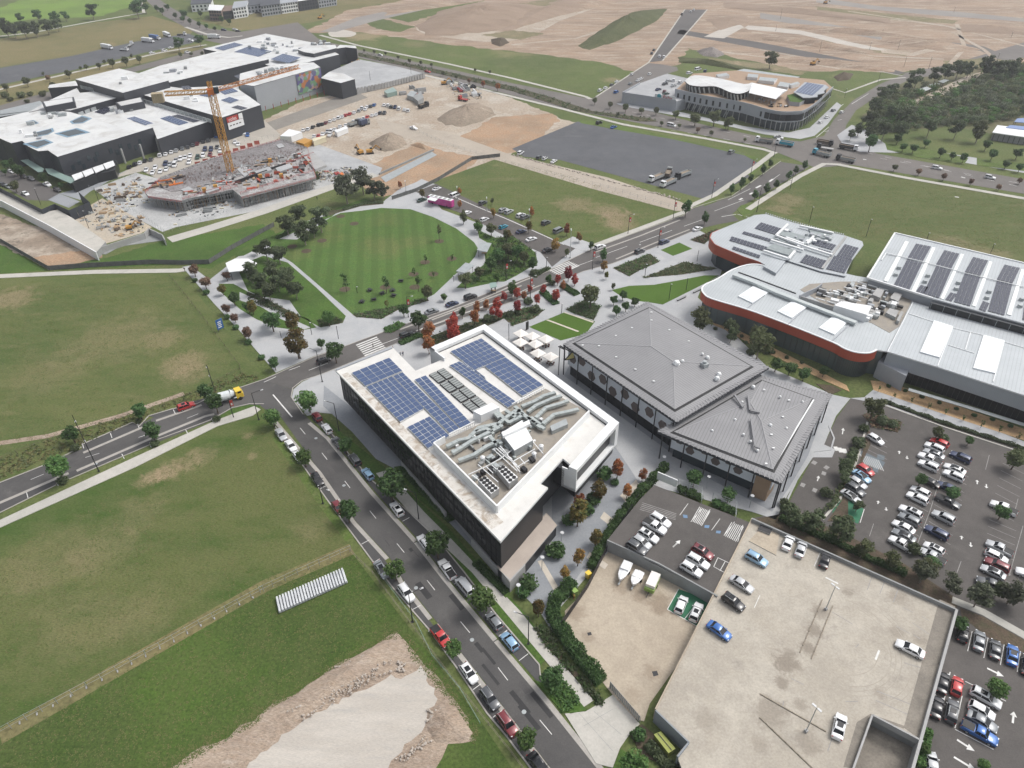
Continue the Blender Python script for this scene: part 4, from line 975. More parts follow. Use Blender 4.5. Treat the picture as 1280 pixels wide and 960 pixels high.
 # BUILDINGS
def bld(name,label,c,cat='building'):
 return thing(name,label,cat,(c[0],c[1],0),wcoords=True)
def pr(parent,name,poly,z0,z1,mats,mtop=None,bottom=False):
 m=MB();m.prism(poly,z0,z1,0,bottom=bottom,mtop=1 if mtop is not None else None)
 return m.build(name,[mats,mtop]if mtop is not None else mats,parent)
def stuffpart(o):o['kind']='stuff';return o
def solar(parent,f,corners,z,nc,nr,mat=None,objs=False,gap=.10,tilt=.0,name='solar_panel'):
 a,b,c,d=W(f,corners,z);mat=mat or PANEL
 u=((b-a)+(c-d))/2/nc;v=((d-a)+(c-b))/2/nr;o0=Vector(parent['_o'])
 if objs:
  k='pm%d'%len(_lp);m=MB();g=gap/2;gu,gv=g/u.length,g/v.length
  p=[u*gu+v*gv,u*(1-gu)+v*gv,u*(1-gu)+v*(1-gv),u*gu+v*(1-gv)]
  m.prism([(q.x,q.y)for q in p],0,.05);me=m.mesh('solar_panel',mat);_lp[k]=me
  for i in range(nc):
   for j in range(nr):
    q=a.lerp(b,(i+.5)/nc).lerp(d.lerp(c,(i+.5)/nc),(j+.5)/nr)-(u+v)/2-o0;part('solar_panel',me,parent,(q.x,q.y,z+.02))
  rail=MB();e=[a,b,c,d];rail.prism([(q.x,q.y)for q in e],z-.25,z-.005);rail.build('panel_rails',RAIL,parent)
 else:
  m=MB();g=gap/2;gu,gv=g/u.length,g/v.length
  for i in range(nc):
   for j in range(nr):
    q=a+u*i+v*j;p=[q+u*gu+v*gv,q+u*(1-gu)+v*gv,q+u*(1-gu)+v*(1-gv),q+u*gu+v*(1-gv)]
    m.prism([(t.x,t.y)for t in p],z,z+.06)
  stuffpart(m.build('solar_array',mat,parent))
def rbox(parent,name,f,corners,z0,z1,mats,mtop=None):
 return pr(parent,name,[(p.x,p.y)for p in W(f,corners,z1)],z0,z1,mats,mtop)
def wallparts(parent,name,line,z0,z1,t,mat):
 m=MB()
 for i in range(len(line)-1):strip(m,[line[i],line[i+1]],t/2,t/2,z0,z1)
 return m.build(name,mat,parent)
 # office block with the blue panels
ZR=13.0
oc=mid(W('P','419,462 606,405 774,528 626,677',ZR))
OF=bld('office_building','black sided office block with white roof full of blue solar panels',oc)
roofpx='419,462.5 490.5,434 519.4,463.4 554.5,448.6 537.3,434.5 606,405 774,528 721,587.5 703.7,573 675,604.5 685,609.5 625.6,677'
RP=[(p.x,p.y)for p in W('P',roofpx,ZR)]
pr(OF,'roof',RP,ZR-.55,ZR,WHITE,DIRTY_ROOF,True)
bodyp=inset(RP,.7)
pr(OF,'facade',bodyp,3.6,ZR-.56,BLACKCLAD,None,True)
A_,J_=at(419,462.5,ZR),at(625.6,677,ZR);I_=at(685,609.5,ZR)
sw=(J_-A_);sw.z=0;swn=Vector((-sw.y,sw.x,0)).normalized();swn=-swn if(oc-A_).dot(swn)>0 else swn
fin_=MB();fin_.box((0,0,0),(.06,.14,8.2));fin_me=fin_.mesh('fin',STEEL_DK)
ang=math.atan2(sw.y,sw.x)
for i in range(42):
 q=A_.lerp(J_,(i+.5)/42)-swn*.66-oc;part('fin',fin_me,OF,(q.x,q.y,8.1),(0,0,ang))
for zz in(5.4,8.0,10.4):
 m=MB();q0=A_.lerp(J_,.01)-swn*.68;q1=A_.lerp(J_,.985)-swn*.68
 m.bar((q0.x,q0.y,zz),(q1.x,q1.y,zz),.08,.14);m.build('floor_line',STEEL_DK,OF)
gl=inset(RP,3.2);pr(OF,'ground_floor_glass',gl,0,3.6,GLASSD)
em=worn('grimy_edge_sheet',(.66,.64,.60),(.56,.53,.48),.5,.65,stain=(.30,.23,.16),stainamt=.85,lo=.44,hi=.62)
sin_=-swn;q0,q1=A_.lerp(J_,.04)+sin_*.45,A_.lerp(J_,.95)+sin_*.45;m=MB();m.prism([(q0.x,q0.y),(q1.x,q1.y),(q1.x+sin_.x*3.0,q1.y+sin_.y*3.0),(q0.x+sin_.x*1.6,q0.y+sin_.y*1.6)],ZR,ZR+.012);m.build('roof_edge_sheet',em,OF)
for i in range(13):
 q=A_.lerp(J_,.08+i*.07);m=MB();m.bar((q.x+sin_.x*.3,q.y+sin_.y*.3,ZR+.02),(q.x+sin_.x*2.4,q.y+sin_.y*2.4,ZR+.02),.10,.03);m.build('membrane_joint',CONCW,OF)
wm=MB();wm.box((0,0,0),(3.4,.05,1.5));wme=wm.mesh('window',GLASSD)
for k,zz in enumerate((6.7,9.2)):
 for i in range(15):
  q=A_.lerp(J_,.12+.055*i)-swn*.675-oc;part('window',wme,OF,(q.x,q.y,zz),(0,0,ang))
base=W('P','501.7,577.5 557,641');wallparts(OF,'base_wall',W('8','0,0')if False else[Vector((p.x,p.y))for p in W('P','503,584 558,648')],0,1.9,.4,CONCW)
wallparts(OF,'base_wall',[Vector((p.x,p.y))for p in W('P','590,682 638,738')],0,2.4,.4,CONCW)
ZP=3.4
PD=[(p.x,p.y)for p in W('P','622,708 683,642 690,650 695.5,656.5 637.5,726.5',ZP)]
pr(OF,'podium',PD,0,ZP-.3,BLACKCLAD);pr(OF,'podium_roof',inset(PD,-.12),ZP-.3,ZP,CONCW,worn('beige_membrane',(.46,.40,.35),(.40,.345,.30),.3,.8))
rbox(OF,'podium_end_wall','P','627,714.6 637.5,726.8 656.8,706 655.6,704.6 637.6,724',0,ZP+.05,CONCW)
ZF=14.0
E_,F_,G_,H_,K_=[Vector((p.x,p.y))for p in W('P','537.3,434.5 606,405 774,528 721,587.5 703.7,573',ZF)]
cen=Vector((oc.x,oc.y))
FRM=[E_,F_,G_,H_]
outer=FRM;
def inw(p,q,d):
 u=(q-p).normalized();n=Vector((-u.y,u.x));return n*d if(cen-p).dot(n)>0 else-n*d
def strip_in(pts,d):
 out=[]
 for i,p in enumerate(pts):
  v=Vector((0,0));
  if i>0:a=inw(pts[i-1],p,1);v+=a
  if i<len(pts)-1:b=inw(p,pts[i+1],1);v+=b
  if 0<i<len(pts)-1:v=v*(d/max(.4,1+a.dot(b)))
  else:v=v*d
  out.append(p+v)
 return out
inner=strip_in(FRM,2.0)
for i in range(3):
 m=MB();m.prism([FRM[i],FRM[i+1],inner[i+1],inner[i]],ZR+.01,ZF,0);m.build('parapet_frame',WHITE,OF)
m=MB()
for i in range(3):
 b=strip_in(FRM,2.28);m.prism([inner[i],inner[i+1],b[i+1],b[i]],ZR+.01,ZR+.05)
m.build('box_gutter',STEEL_DK,OF)
side=MB();side.prism([E_,F_,F_+inw(E_,F_,.4),E_+inw(E_,F_,.4)],6.5,ZR);side.build('frame_side',WHITE,OF)
side=MB();side.prism([F_,G_,G_+inw(F_,G_,.5),F_+inw(F_,G_,.5)],6.5,ZR);side.build('frame_side',WHITE,OF)
a_=inw(G_,H_,1)
ue=E_-F_;side=MB();side.prism([E_,E_+inw(E_,F_,6.5),E_+inw(E_,F_,6.5)+(F_-E_).normalized()*.4,E_+(F_-E_).normalized()*.4],6.5,ZR+1.0);side.build('frame_side',WHITE,OF)
bx=MB();zb=7.4;gh=(H_-G_).normalized()
bx.prism([G_,G_+gh*1.5,G_+gh*1.5+a_*3,G_+a_*3],zb,ZR);bx.prism([H_-gh*.3,H_,H_+a_*3.6,H_-gh*.3+a_*3.6],zb,ZR)
bx.prism([G_+a_*-.02,H_+a_*-.02,H_+a_*3,G_+a_*3],zb,zb+.7);bx.build('front_box_surround',WHITE,OF)
bx=MB();bx.prism([G_+gh*1.4+a_*1.7,H_-gh*.2+a_*1.7,H_-gh*.2+a_*2.2,G_+gh*1.4+a_*2.2],zb+.6,ZR-.1);bx.build('front_window',GLASSB,OF)
m=MB()
for i in range(1,8):
 q=(G_+gh*1.4).lerp(H_-gh*.2,i/8)+a_*1.66;m.bar((q.x,q.y,zb+.6),(q.x,q.y,ZR-.1),.09)
stuffpart(m.build('window_mullions',STEEL_DK,OF))
bk=MB();bk.prism([K_,H_+a_*3.0,H_+a_*9,K_+a_*9],zb,ZR-.56);bk.build('box_return',BLACKCLAD,OF)
wallparts(OF,'roof_upstand',[Vector((p.x,p.y))for p in W('P','420.5,463 490,435.5',ZR)],ZR,ZR+.35,.5,GREYCLAD)
ZE=15.0
enc=W('P','542,553 621,632 736.5,513',ZE)
wallparts(OF,'plant_screen',[Vector((p.x,p.y))for p in enc[:2]],ZR,ZE,.35,WHITE);wallparts(OF,'plant_screen',[Vector((p.x,p.y))for p in enc[1:]],ZR,ZE+.01,.35,WHITE)
wallparts(OF,'plant_screen',[Vector((p.x,p.y))for p in W('P','542,553 556,545',ZE)],ZR,ZE,.25,WHITE)
m=MB()
for s in('561,543 593,527','640,505 680,484'):
 a,b=W('P',s,ZR+1.3);m.bar(a,b,.22)
 for i in range(14):
  q=a.lerp(b,i/13);m.bar((q.x,q.y,ZR),(q.x,q.y,ZR+1.3),.10)
stuffpart(m.build('plant_railing',WHITE,OF))
pr(OF,'plant_floor',[(p.x,p.y)for p in W('P','545,556 621,635 735,515 682,486 640,508 600,530',ZR)],ZR+.01,ZR+.06,worn('plant_deck',(.33,.295,.245),(.27,.25,.225),.5,.8,stain=(.20,.17,.14),stainamt=.6))
DUCT=worn('duct_sheet',(.47,.51,.50),(.40,.44,.435),.5,.4,.25)
rbox(OF,'plant_room','520:480:8','850,490 1060,360 1170,560 985,665',ZR,ZR+2.2,GALV,WHITE)
rbox(OF,'plant_room_hood','520:480:8','855,480 1130,358 1145,395 870,520',ZR+2.2,ZR+2.9,WHITE)
rbox(OF,'riser_box','520:480:8','570,270 760,185 835,232 650,312',ZR,ZR+2.3,WHITE)
def duct(f,s,wd,z0,ht=.65,name='air_duct',mat=None):
 line=W(f,s,z0+ht);m=MB()
 for i in range(len(line)-1):
  a,b=line[i],line[i+1];e=(b-a).normalized()*.12
  m.bar((a.x-e.x,a.y-e.y,z0+ht/2+(.004*(i%2))),(b.x+e.x,b.y+e.y,z0+ht/2+(.004*(i%2))),wd,ht)
  L=(b-a).length
  for k in range(1,int(L/1.4)+1):
   q=a.lerp(b,k*1.4/L);n=e.normalized();m.bar((q.x-n.x*.05,q.y-n.y*.05,z0+ht/2),(q.x+n.x*.05,q.y+n.y*.05,z0+ht/2),wd+.12,ht+.12)
 m.build(name,mat or DUCT,OF)
for s in('310,615 430,555 520,540 630,430 800,395 860,420','370,680 480,610 560,560 700,490 830,430','430,755 580,700 700,620 830,560 850,590','990,220 1080,300 1210,400 1280,440','800,260 870,330 930,380','930,380 1080,300','740,520 800,590','900,260 1000,330','640,330 760,250 830,330','780,430 900,330 1000,260','1150,330 1240,400','600,470 700,440 760,470'):
 duct('520:480:8',s,.85,ZR+.7)
for s in('100,215 220,170 320,110 430,80','160,270 240,210 400,140 490,110','240,330 340,230 480,190 560,160','310,390 420,300 560,270 660,245','40,260 150,330 290,430','0,310 90,250'):
 duct('640:480:8',s,.85,ZR+.7)
fan=MB();fan.tube((0,0,0),(0,0,.16),.42,.42,12,0);fan.tube((0,0,.13),(0,0,.20),.12,.12,6,0);fan_me=fan.mesh('fan',BLK)
for s in('300,480 375,437 512,560 432,618','485,365 560,330 700,450 612,515'):
 zt=ZR+2.0;p=W('560:540:8',s,zt);u=(p[2]-p[1]).normalized();ww=p[1]-p[0]
 un=rbox(OF,'chiller','560:540:8',s,ZR+.3,zt,CONCW,WHITE)
 cc=mid(p)-oc
 for i in range(5):
  for j in range(2):
   q=p[0].lerp(p[3],(i+.5)/5).lerp(p[1].lerp(p[2],(i+.5)/5),.28+.44*j);o=part('fan',fan_me,un,(q.x-oc.x,q.y-oc.y,zt))
m=MB()
for s in('205,425 350,360 520,270 640,180','300,325 500,500','455,175 690,390','480,165 715,360','505,155 690,330','570,215 640,270','640,300 870,170','690,350 810,280','850,100 950,215','380,345 450,410','520,140 600,230','240,430 310,480','440,330 540,430','720,260 770,320','640,300 720,400'):
 l=W('560:540:8',s,ZR+1.3);a,b=l[0],l[-1]
 for i in range(len(l)-1):m.bar(l[i],l[i+1],.16)
 for q in(a,b):m.bar((q.x,q.y,ZR),(q.x,q.y,ZR+1.3),.10)
stuffpart(m.build('white_pipework',WHITE,OF))
rnd=random.Random(14)
for i in range(70):
 a,b,c,d=W('P','552,560 600,535 690,520 640,590',ZR+.5);u,v=rnd.random(),rnd.random();p=a.lerp(b,u).lerp(d.lerp(c,u),v);m=MB();h=rnd.uniform(.3,1.2);m.box((p.x,p.y,ZR+.06+h/2),(rnd.uniform(.3,2.2),rnd.uniform(.2,.7),h),ang+rnd.choice([0,1.57]));m.build('plant_unit',rnd.choice([GALV,DUCT,STEEL_DK,WHITE,CONCT,DUCT]),OF)
rnd=random.Random(3)
for s in('400,250','440,240','330,300','540,170','590,190','430,360','480,330','300,420','350,390','530,310','500,340','480,380','760,360','840,260','270,440'):
 p=W('560:540:8',s,ZR+1)[0];m=MB();m.box((p.x,p.y,ZR+.55),(1.2*rnd.uniform(.7,1.3),.9,1.0*rnd.uniform(.6,1.2)),-.9);m.build('condenser',rnd.choice([STEEL_DK,CONCT,GALV]),OF)
for s in('345,250','860,210','932,135'):
 p=W('560:540:8',s,ZR+1.4)[0];m=MB();m.tube((p.x,p.y,ZR),(p.x,p.y,ZR+1.4),.5,.5,12);m.tube((p.x,p.y,ZR+1.4),(p.x,p.y,ZR+1.7),.55,.2,12);m.build('vent_cowl',WHITE,OF)
for s in('330,440 400,410 540,350 550,400 440,450',):pass
rbox(OF,'vent_stack','640:480:8','380,420 540,345 560,400 400,470',ZR,ZR+1.2,GALV)
for c,nc,nr in(('125,248 275,187 327,240 180,300',5,4),('183,303 287,262 413,388 318,442',5,9),('290,261 328,245 553,467 513,487',2,16),('374,275 420,257 600,448 556,466',2,13),('345,463 435,420 513,497 428,548',4,6),('517,163 640,110 737,185 612,236',7,6),('652,221 737,187 885,295 803,340',4,8),('513,218 553,202 782,365 745,385',3,13),('556,203 590,212 650,262 660,276',2,4)):
 solar(OF,'400:388:3.1725',c,ZR+.40,nc,nr,PANEL,True,.17)
lv=worn('louvre_grey',(.30,.32,.315),(.26,.28,.275),.6,.5)
q=W('410:390:6.4','800,500 925,443 1275,735 1160,812',ZR+.3)
u=(q[1]-q[0])/2;v=(q[3]-q[0])/4
for i in range(2):
 for j in range(4):
  a=q[0]+u*i+v*j;m=MB();fr_=[a+u*.06+v*.04,a+u*.94+v*.04,a+u*.94+v*.96,a+u*.06+v*.96]
  m.prism([(t.x,t.y)for t in fr_],ZR,ZR+.32);fo=m.build('skylight_frame',STEEL_DK,OF)
  sm=MB()
  for k in range(5):
   e=a+u*.10+v*(.08+k*.175);sm.prism([(t.x,t.y)for t in(e,e+u*.8,e+u*.8+v*.13,e+v*.13)],ZR+.32,ZR+.38)
  so_=sm.build('louvre_blades',lv,fo,tuple(OF['_o']))
  # grey hip-roofed hall
Z1,Z2=10.2,8.2
hc_=mid(W('P','704,430 809,377 961,459 846,528',Z1))
HA=bld('public_hall','grey ribbed hip roofed hall on tall dark columns with hexagon patterned walls',hc_)
def hiproof(parent,px4,z,inset_px,zi,ridge,zr,name):
 o=W('P',px4,z);i_=W('P',inset_px,zi);r=W('P',ridge,zr)
 a1=math.atan2((o[1]-o[0]).y,(o[1]-o[0]).x);a2=math.atan2((o[2]-o[1]).y,(o[2]-o[1]).x)
 ma=seam_mat(name+'_ribs_a',(.255,.255,.262),(.225,.225,.233),a1+math.pi/2,.75,.55,.0,.55)
 mb_=seam_mat(name+'_ribs_b',(.255,.255,.262),(.225,.225,.233),a2+math.pi/2,.75,.55,.0,.55)
 m=MB();m.prism([(p.x,p.y)for p in o],z-.7,z,0,cap=False);m.build('eave_fascia',CHARCOAL,parent)
 m=MB();m.prism([(p.x,p.y)for p in o],z-.72,z-.7,0);m.build('soffit',WOODM if False else CHARCOAL,parent)
 m=MB();k=4
 for e in range(k):
  a,b,c,d=o[e],o[(e+1)%k],i_[(e+1)%k],i_[e]
  m.add([a,b,c,d],[(0,1,2,3)],e%2)
 m.build('roof_skirt',[ma,mb_],parent)
 up=[Vector((p.x,p.y,zi+.30))for p in i_]
 ii=inset([(p.x,p.y)for p in i_],.55)
 m=MB();m.prism([(p.x,p.y)for p in i_],zi,zi+.10,0,cap=True);m.build('roof_gutter',BLK,parent)
 iz=ccw(ii);
 def near(p):return min(iz,key=lambda t:(t[0]-p.x)**2+(t[1]-p.y)**2)
 Wn,Nn,En,Sn=[Vector((*near(p),zi+.28))for p in i_]
 m=MB();r0,r1=r
 m.add([Wn,Nn,r0],[(0,1,2)],0);m.add([Nn,En,r1,r0],[(0,1,2,3)],1);m.add([En,Sn,r1],[(0,1,2)],0);m.add([Sn,Wn,r0,r1],[(0,1,2,3)],1)
 m.prism(ii,zi+.05,zi+.27,0,cap=False);m.build('roof',[ma,mb_],parent)
 m=MB()
 for a,b in((Wn,r0),(Nn,r0),(En,r1),(Sn,r1),(r0,r1)):m.bar(a+Vector((0,0,.03)),b+Vector((0,0,.03)),.22,.08)
 m.build('hip_capping',flat('hip_cap',(.29,.29,.30),.5),parent)
 m=MB()
 for e in range(k):
  a,b=o[e],o[(e+1)%k];L=(b-a).length;n=int(L/1.1)
  for q in range(n):
   t=a.lerp(b,(q+.5)/n);dd=(i_[e].lerp(i_[(e+1)%k],(q+.5)/n)-t).normalized();m.bar(t-dd*.35+Vector((0,0,.03)),t+dd*1.2+Vector((0,0,.08)),.12,.10)
 stuffpart(m.build('eave_rib_ends',flat('rib_grey',(.26,.26,.27),.5),parent))
 return o,i_
hiproof(HA,'822,539 948,468 1040,493 977,604',Z2,'838,541 952,475 1018,499 968,591',Z2+.15,'938,503 952,527',Z2+1.0,'low_roof')
o1,i1=hiproof(HA,'704,430 809,377 961.5,459 846,527.5',Z1,'715.6,429.5 811.7,384 942,459 843.7,515',Z1+.2,'814,433 842,452',Z1+1.9,'high_roof')
b1=inset([(p.x,p.y)for p in o1],1.1);pr(HA,'hall_glazing',inset(b1,.6),0,3.6,GLASSD);pr(HA,'hall_wall',b1,3.6,Z1-.73,worn('pale_panel',(.74,.78,.82),(.68,.73,.78),.2,.5))
o2=W('P','822,539 948,468 1040,493 977,604',Z2);b2=inset([(p.x,p.y)for p in o2],2.2);pr(HA,'lobby_glazing',inset(b2,.5),0,3.0,GLASSB);pr(HA,'lobby_wall',b2,3.0,Z2-.73,MATS['pale_panel'])
pr(HA,'timber_wall',[(p.x,p.y)for p in W('P','938,620 956,627 966,612 948,604',0)],0,Z2-.8,WOODM)
hexm=worn('hexagon_brown',(.165,.135,.125),(.135,.11,.10),.6,.6)
def hexes(pa,pb,zlo,zhi,n,R_,seq):
 a,b=Vector((pa[0],pa[1],0)),Vector((pb[0],pb[1],0));d=(b-a).normalized();nrm=Vector((d.y,-d.x,0))
 if(hc_-a).dot(nrm)>0:nrm=-nrm
 m=MB()
 pts=[(math.cos(t*math.pi/3)*R_,math.sin(t*math.pi/3)*R_)for t in range(6)]
 f0=[tuple(d*x+Vector((0,0,y))+nrm*.0)for x,y in pts];f1=[tuple(d*x+Vector((0,0,y))+nrm*.14)for x,y in pts]
 m.add(f0+f1,[(i,(i+1)%6,(i+1)%6+6,i+6)for i in range(6)]+[tuple(range(6,12)),tuple(range(5,-1,-1))]);me=m.mesh('hexagon_panel',hexm)
 for t,zf in seq:
  q=a.lerp(b,t)+nrm*.02-hc_;part('hexagon_panel',me,HA,(q.x,q.y,zlo+(zhi-zlo)*zf))
iw=[min(b1,key=lambda t:(t[0]-p.x)**2+(t[1]-p.y)**2)for p in(o1[0],o1[3])]
hexes(iw[0],iw[1],3.6,9.5,9,1.55,[(.05,.5),(.145,.72),(.25,.28),(.36,.52),(.46,.25),(.57,.55),(.67,.25),(.79,.5),(.91,.3)])
iw2=[min(b2,key=lambda t:(t[0]-p.x)**2+(t[1]-p.y)**2)for p in(o2[0],o2[3])]
hexes(iw2[0],iw2[1],3.0,7.5,6,1.15,[(.08,.75),(.2,.35),(.34,.75),(.46,.35),(.58,.75),(.68,.4)])
m=MB();colm=_cyl('column',.16,.16,STEEL_DK)
for e0,e1,n,off in((0,3,8,.15),):
 for i in range(n):
  t=o1[e0].lerp(o1[e1],.01+(.97*i/(n-1)));v=(hc_-t);v.z=0;q=t+v.normalized()*off-hc_;part('column',colm,HA,(q.x,q.y,0),None,(1,1,Z1-.7))
for a,b,n in((o2[0],o2[3],6),(o2[2],o2[3],7)):
 c2=mid(o2)
 for i in range(n):
  t=a.lerp(b,.04+.95*i/(n-1));v=(c2-t);v.z=0;q=t+v.normalized()*.25-hc_;part('column',colm,HA,(q.x,q.y,0),None,(1,1,Z2-.7))
m=MB();t0=at(712,470,0)
for a,b in(((700,432,9.4),(715,441,9.6)),((700,432,9.4),(698,469,0)),((706,437,9.4),(706,450,6.6)),((706,450,6.6),(718,437,9.4)),((706,450,6.6),(718,448,7.0)),((698,433,9.2),(706,437,9.4))):
 m.bar(at(*a),at(*b),.22)
m.build('corner_truss',STEEL_DK,HA)
m=MB();tri=[at(707.5,449.6,6.8),at(717.5,447.5,7.2),at(716.5,439.5,9.2)];m.add(tri+[p+Vector((.05,.08,0))for p in tri],[(0,1,2),(5,4,3),(0,3,4,1),(1,4,5,2),(2,5,3,0)]);m.build('yellow_sign_panel',flat('sign_yellow',(.60,.52,.20),.6),HA)
dm=MB();dm.ico((0,0,.55),.8,0,.05);dm.tube((0,0,0),(0,0,.5),.6,.7,10);dme=dm.mesh('roof_vent',WHITE,smooth=False)
for f,s,sc,z in(('700:330:6.4','930,805',1.35,11.8),('700:330:6.4','980,775',.65,12.2),('700:330:6.4','1140,718',.55,11.8),('700:330:6.4','1180,750',.8,11.6),('700:330:6.4','1270,885',.9,11.2),('700:330:6.4','1255,920',1.0,11.2),('C3','1235,52',.7,9.2),('C3','1182,123',.45,9.2),('C3','1148,207',.45,9.2),('C3','1038,260',.45,9),('C3','1188,278',.45,9.4),('C3','1222,312',.5,9.4),('C4','97,97',.45,9.4),('C4','205,122',.45,9),('C4','50,235',.6,9.2),('C4','128,248',.45,9),('C3','1255,355',.5,9.2)):
 p=W(f,s,z)[0]-hc_;part('roof_vent',dme,HA,(p.x,p.y,z-.35),None,(sc,sc,sc))
dl=MB();dl.box((0,0,0),(.55,.4,.12));dlm=dl.mesh('roof_hatch',WHITE)
for s in('575,510 447,573 312,656 182,650 450,745 603,843 750,938 875,528 1030,618 732,450 732,386',):
 for q in s.split():
  p=W('700:330:6.4',q,11.2)[0]-hc_;part('roof_hatch',dlm,HA,(p.x,p.y,11.25))
for q in '110,195 55,280 140,115 30,420 20,65 65,345'.split():
 p=W('C4',q,9.2)[0]-hc_;part('roof_hatch',dlm,HA,(p.x,p.y,9.2))
p=W('700:330:6.4','1155,808',11.9)[0];m=MB();m.box((p.x,p.y,11.9),(1.6,1.6,1.2),.5);m.tube((p.x,p.y,12.4),(p.x,p.y,13.1),.5,.5,10);m.build('exhaust_fan',GALV,HA)
wallparts(HA,'white_gutter',[Vector((p.x,p.y))for p in W('C4','258,112 58,445',Z2+.4)],Z2+.1,Z2+.42,.35,WHITE)
for s in('905,140 870,60',):pass
m=MB()
for s in('1210,90 1220,165 1267,175','1225,205 1245,340 1267,345','1145,90 1185,150'):
 l=W('C3',s,Z2+1.4)
 for i in range(len(l)-1):m.bar(l[i],l[i+1],.5,.35)
m.build('roof_duct',flat('grey_duct',(.22,.22,.23),.5),HA)
# leisure centre: red fascia, silver roofs
lc=mid(W('P','890,300 1100,300 1280,330 1280,490 1060,436 877,360',8))
LC=bld('leisure_centre','silver roofed leisure centre with curved red fascia and rooftop solar panels',lc)
ra=hdg('P','1118,291 1084,347',9);rb=hdg('P','1119,291 1280,329',9)
SILV=seam_mat('silver_roof',(.43,.46,.48),(.385,.415,.435),ra,.9,.45,.1,.35,.15)
SILVB=seam_mat('silver_roof_b',(.45,.48,.495),(.40,.43,.445),ra+.05,.9,.45,.1,.30,.12)
ZA=9.2
la=W('870:250:6.4','115,300',ZA)
outA=[Vector((p.x,p.y))for p in W('870:250:6.4','560,520 500,490 380,450 200,375 150,350 115,300 130,262 200,232 400,150 470,120 560,112 780,180 1000,240 1195,285 1330,330 1340,360 1250,480 1210,560 1195,610 1000,570 720,480',ZA)]
pr(LC,'west_roof',[tuple(p)for p in outA],ZA-.3,ZA,GREYCLAD,SILV)
fas=[Vector((p.x,p.y))for p in curve([Vector((p.x,p.y))for p in W('870:250:6.4','600,535 500,490 380,450 200,375 150,350 115,300 130,262 200,232',ZA)],4)]
wallparts(LC,'red_fascia',fas,ZA-3.6,ZA-.05,.3,REDM)
pr(LC,'west_glazing',inset([tuple(p)for p in outA],1.6),0,ZA-.4,GLASSB)
ZB=8.6
front=[Vector((p.x,p.y))for p in W('P','957,333 945,331 932.5,332 915,338 897,349 882,356 877.3,361.5 880,367.5 890,374 935,387.5 985,406 1040,428 1055,436 1068,440.5 1080,442 1089,441 1096,437.5',ZB)]
front=curve(front,4);rest=[Vector((p.x,p.y))for p in W('P','1109,439.4 1141,377 1125,352 1100,350 1070,345 985,325 970,322',ZB)]
wing=[tuple(p)for p in front]+[tuple(p)for p in rest]
pr(LC,'wing_roof',wing,ZB-.3,ZB+.05,WHITE,SILVB)
wallparts(LC,'roof_edge',[Vector((p.x,p.y))for p in front],ZB+.05,ZB+.3,.5,WHITE)
wallparts(LC,'red_fascia',[Vector((p.x,p.y))for p in front[16:]],ZB-2.7,ZB-.02,.3,REDM)
wg=inset(wing,1.0);pr(LC,'wing_glazing',wg,0,ZB-.4,flat('green_tint_glass',(.075,.10,.10),.12,0,.6))
mu=MB();fr2=strip_in([Vector((p.x,p.y))for p in front],0)
mull=_cyl('mullion',.07,.07,STEEL_DK,4)
cenl=Vector((lc.x,lc.y));ff=front[18:];acc=0
for i in range(len(ff)-1):
 a,b=ff[i],ff[i+1];n_=Vector((-(b-a).y,(b-a).x)).normalized();n_=n_ if(cenl-a).dot(n_)>0 else-n_
 k=max(1,int((b-a).length/1.7))
 for j in range(k):
  q=a.lerp(b,j/k)+n_*.9;part('mullion',mull,LC,(q.x-lc.x,q.y-lc.y,0),None,(1,1,ZB-2.6))
rbox(LC,'roof_lantern','870:250:6.4','540,530 600,462 715,490 640,585',ZB,ZB+1.0,GREYCLAD,SILV)
m=MB();l=W('870:250:6.4','300,600 460,660 640,740 900,840 1280,985',ZB+.9)
for i in range(len(l)-1):m.bar(l[i],l[i+1],1.5,.8)
m.build('roof_walkway_duct',worn('duct_pale',(.52,.56,.56),(.46,.50,.50),.3,.4,.1),LC)
l=[Vector((p.x,p.y))for p in W('870:250:6.4','340,575 480,625 800,745',ZB+.3)];wallparts(LC,'cable_tray',l,ZB+.05,ZB+.3,.35,STEEL_DK)
def skylight(f,s,z,h):
 p=W(f,s,z);c=mid(p);m=MB()
 q=[t.lerp(Vector((c.x,c.y,z)),.10)for t in p]
 a=p[0].lerp(p[1],.5).lerp(Vector((c.x,c.y,z)),.42)+Vector((0,0,h));b=p[2].lerp(p[3],.5).lerp(Vector((c.x,c.y,z)),.42)+Vector((0,0,h))
 m.prism([(t.x,t.y)for t in p],z-.1,z+.35,0)
 P_=[Vector((t.x,t.y,z+.36))for t in q]
 m.add(P_+[a,b],[(0,1,4),(1,2,5,4),(2,3,5),(3,0,4,5)],0)
 m.build('skylight',flat('fabric_skylight',(.80,.83,.84),.35),LC)
skylight('870:250:6.4','455,695 580,745 450,830 335,775',ZB+.1,.9)
skylight('870:250:6.4','775,810 890,860 765,950 650,895',ZB+.1,.9)
skylight('860:320:6.4','1160,485 1275,535 1170,635 1045,580',ZB+.1,.9)
for s in('640,290 470,418','960,400 800,545','1290,550 1150,680'):
 wallparts(LC,'roof_step',[Vector((p.x,p.y))for p in W('860:320:6.4',s,ZB+.3)],ZB,ZB+.35,.25,GREYCLAD)
pr(LC,'plant_deck',[(p.x,p.y)for p in W('P','1000,362 1012,355 1050,352 1082,352 1100,356 1140,376 1124,408 1112,416 1090,404 1040,386',ZB+.1)],ZB+.05,ZB+.12,MATS['plant_deck'])
rnd=random.Random(9)
rbox(LC,'plant_house','1040:280:5.333','15,540 60,515 265,545 235,605',ZB,ZB+2.6,WHITE)
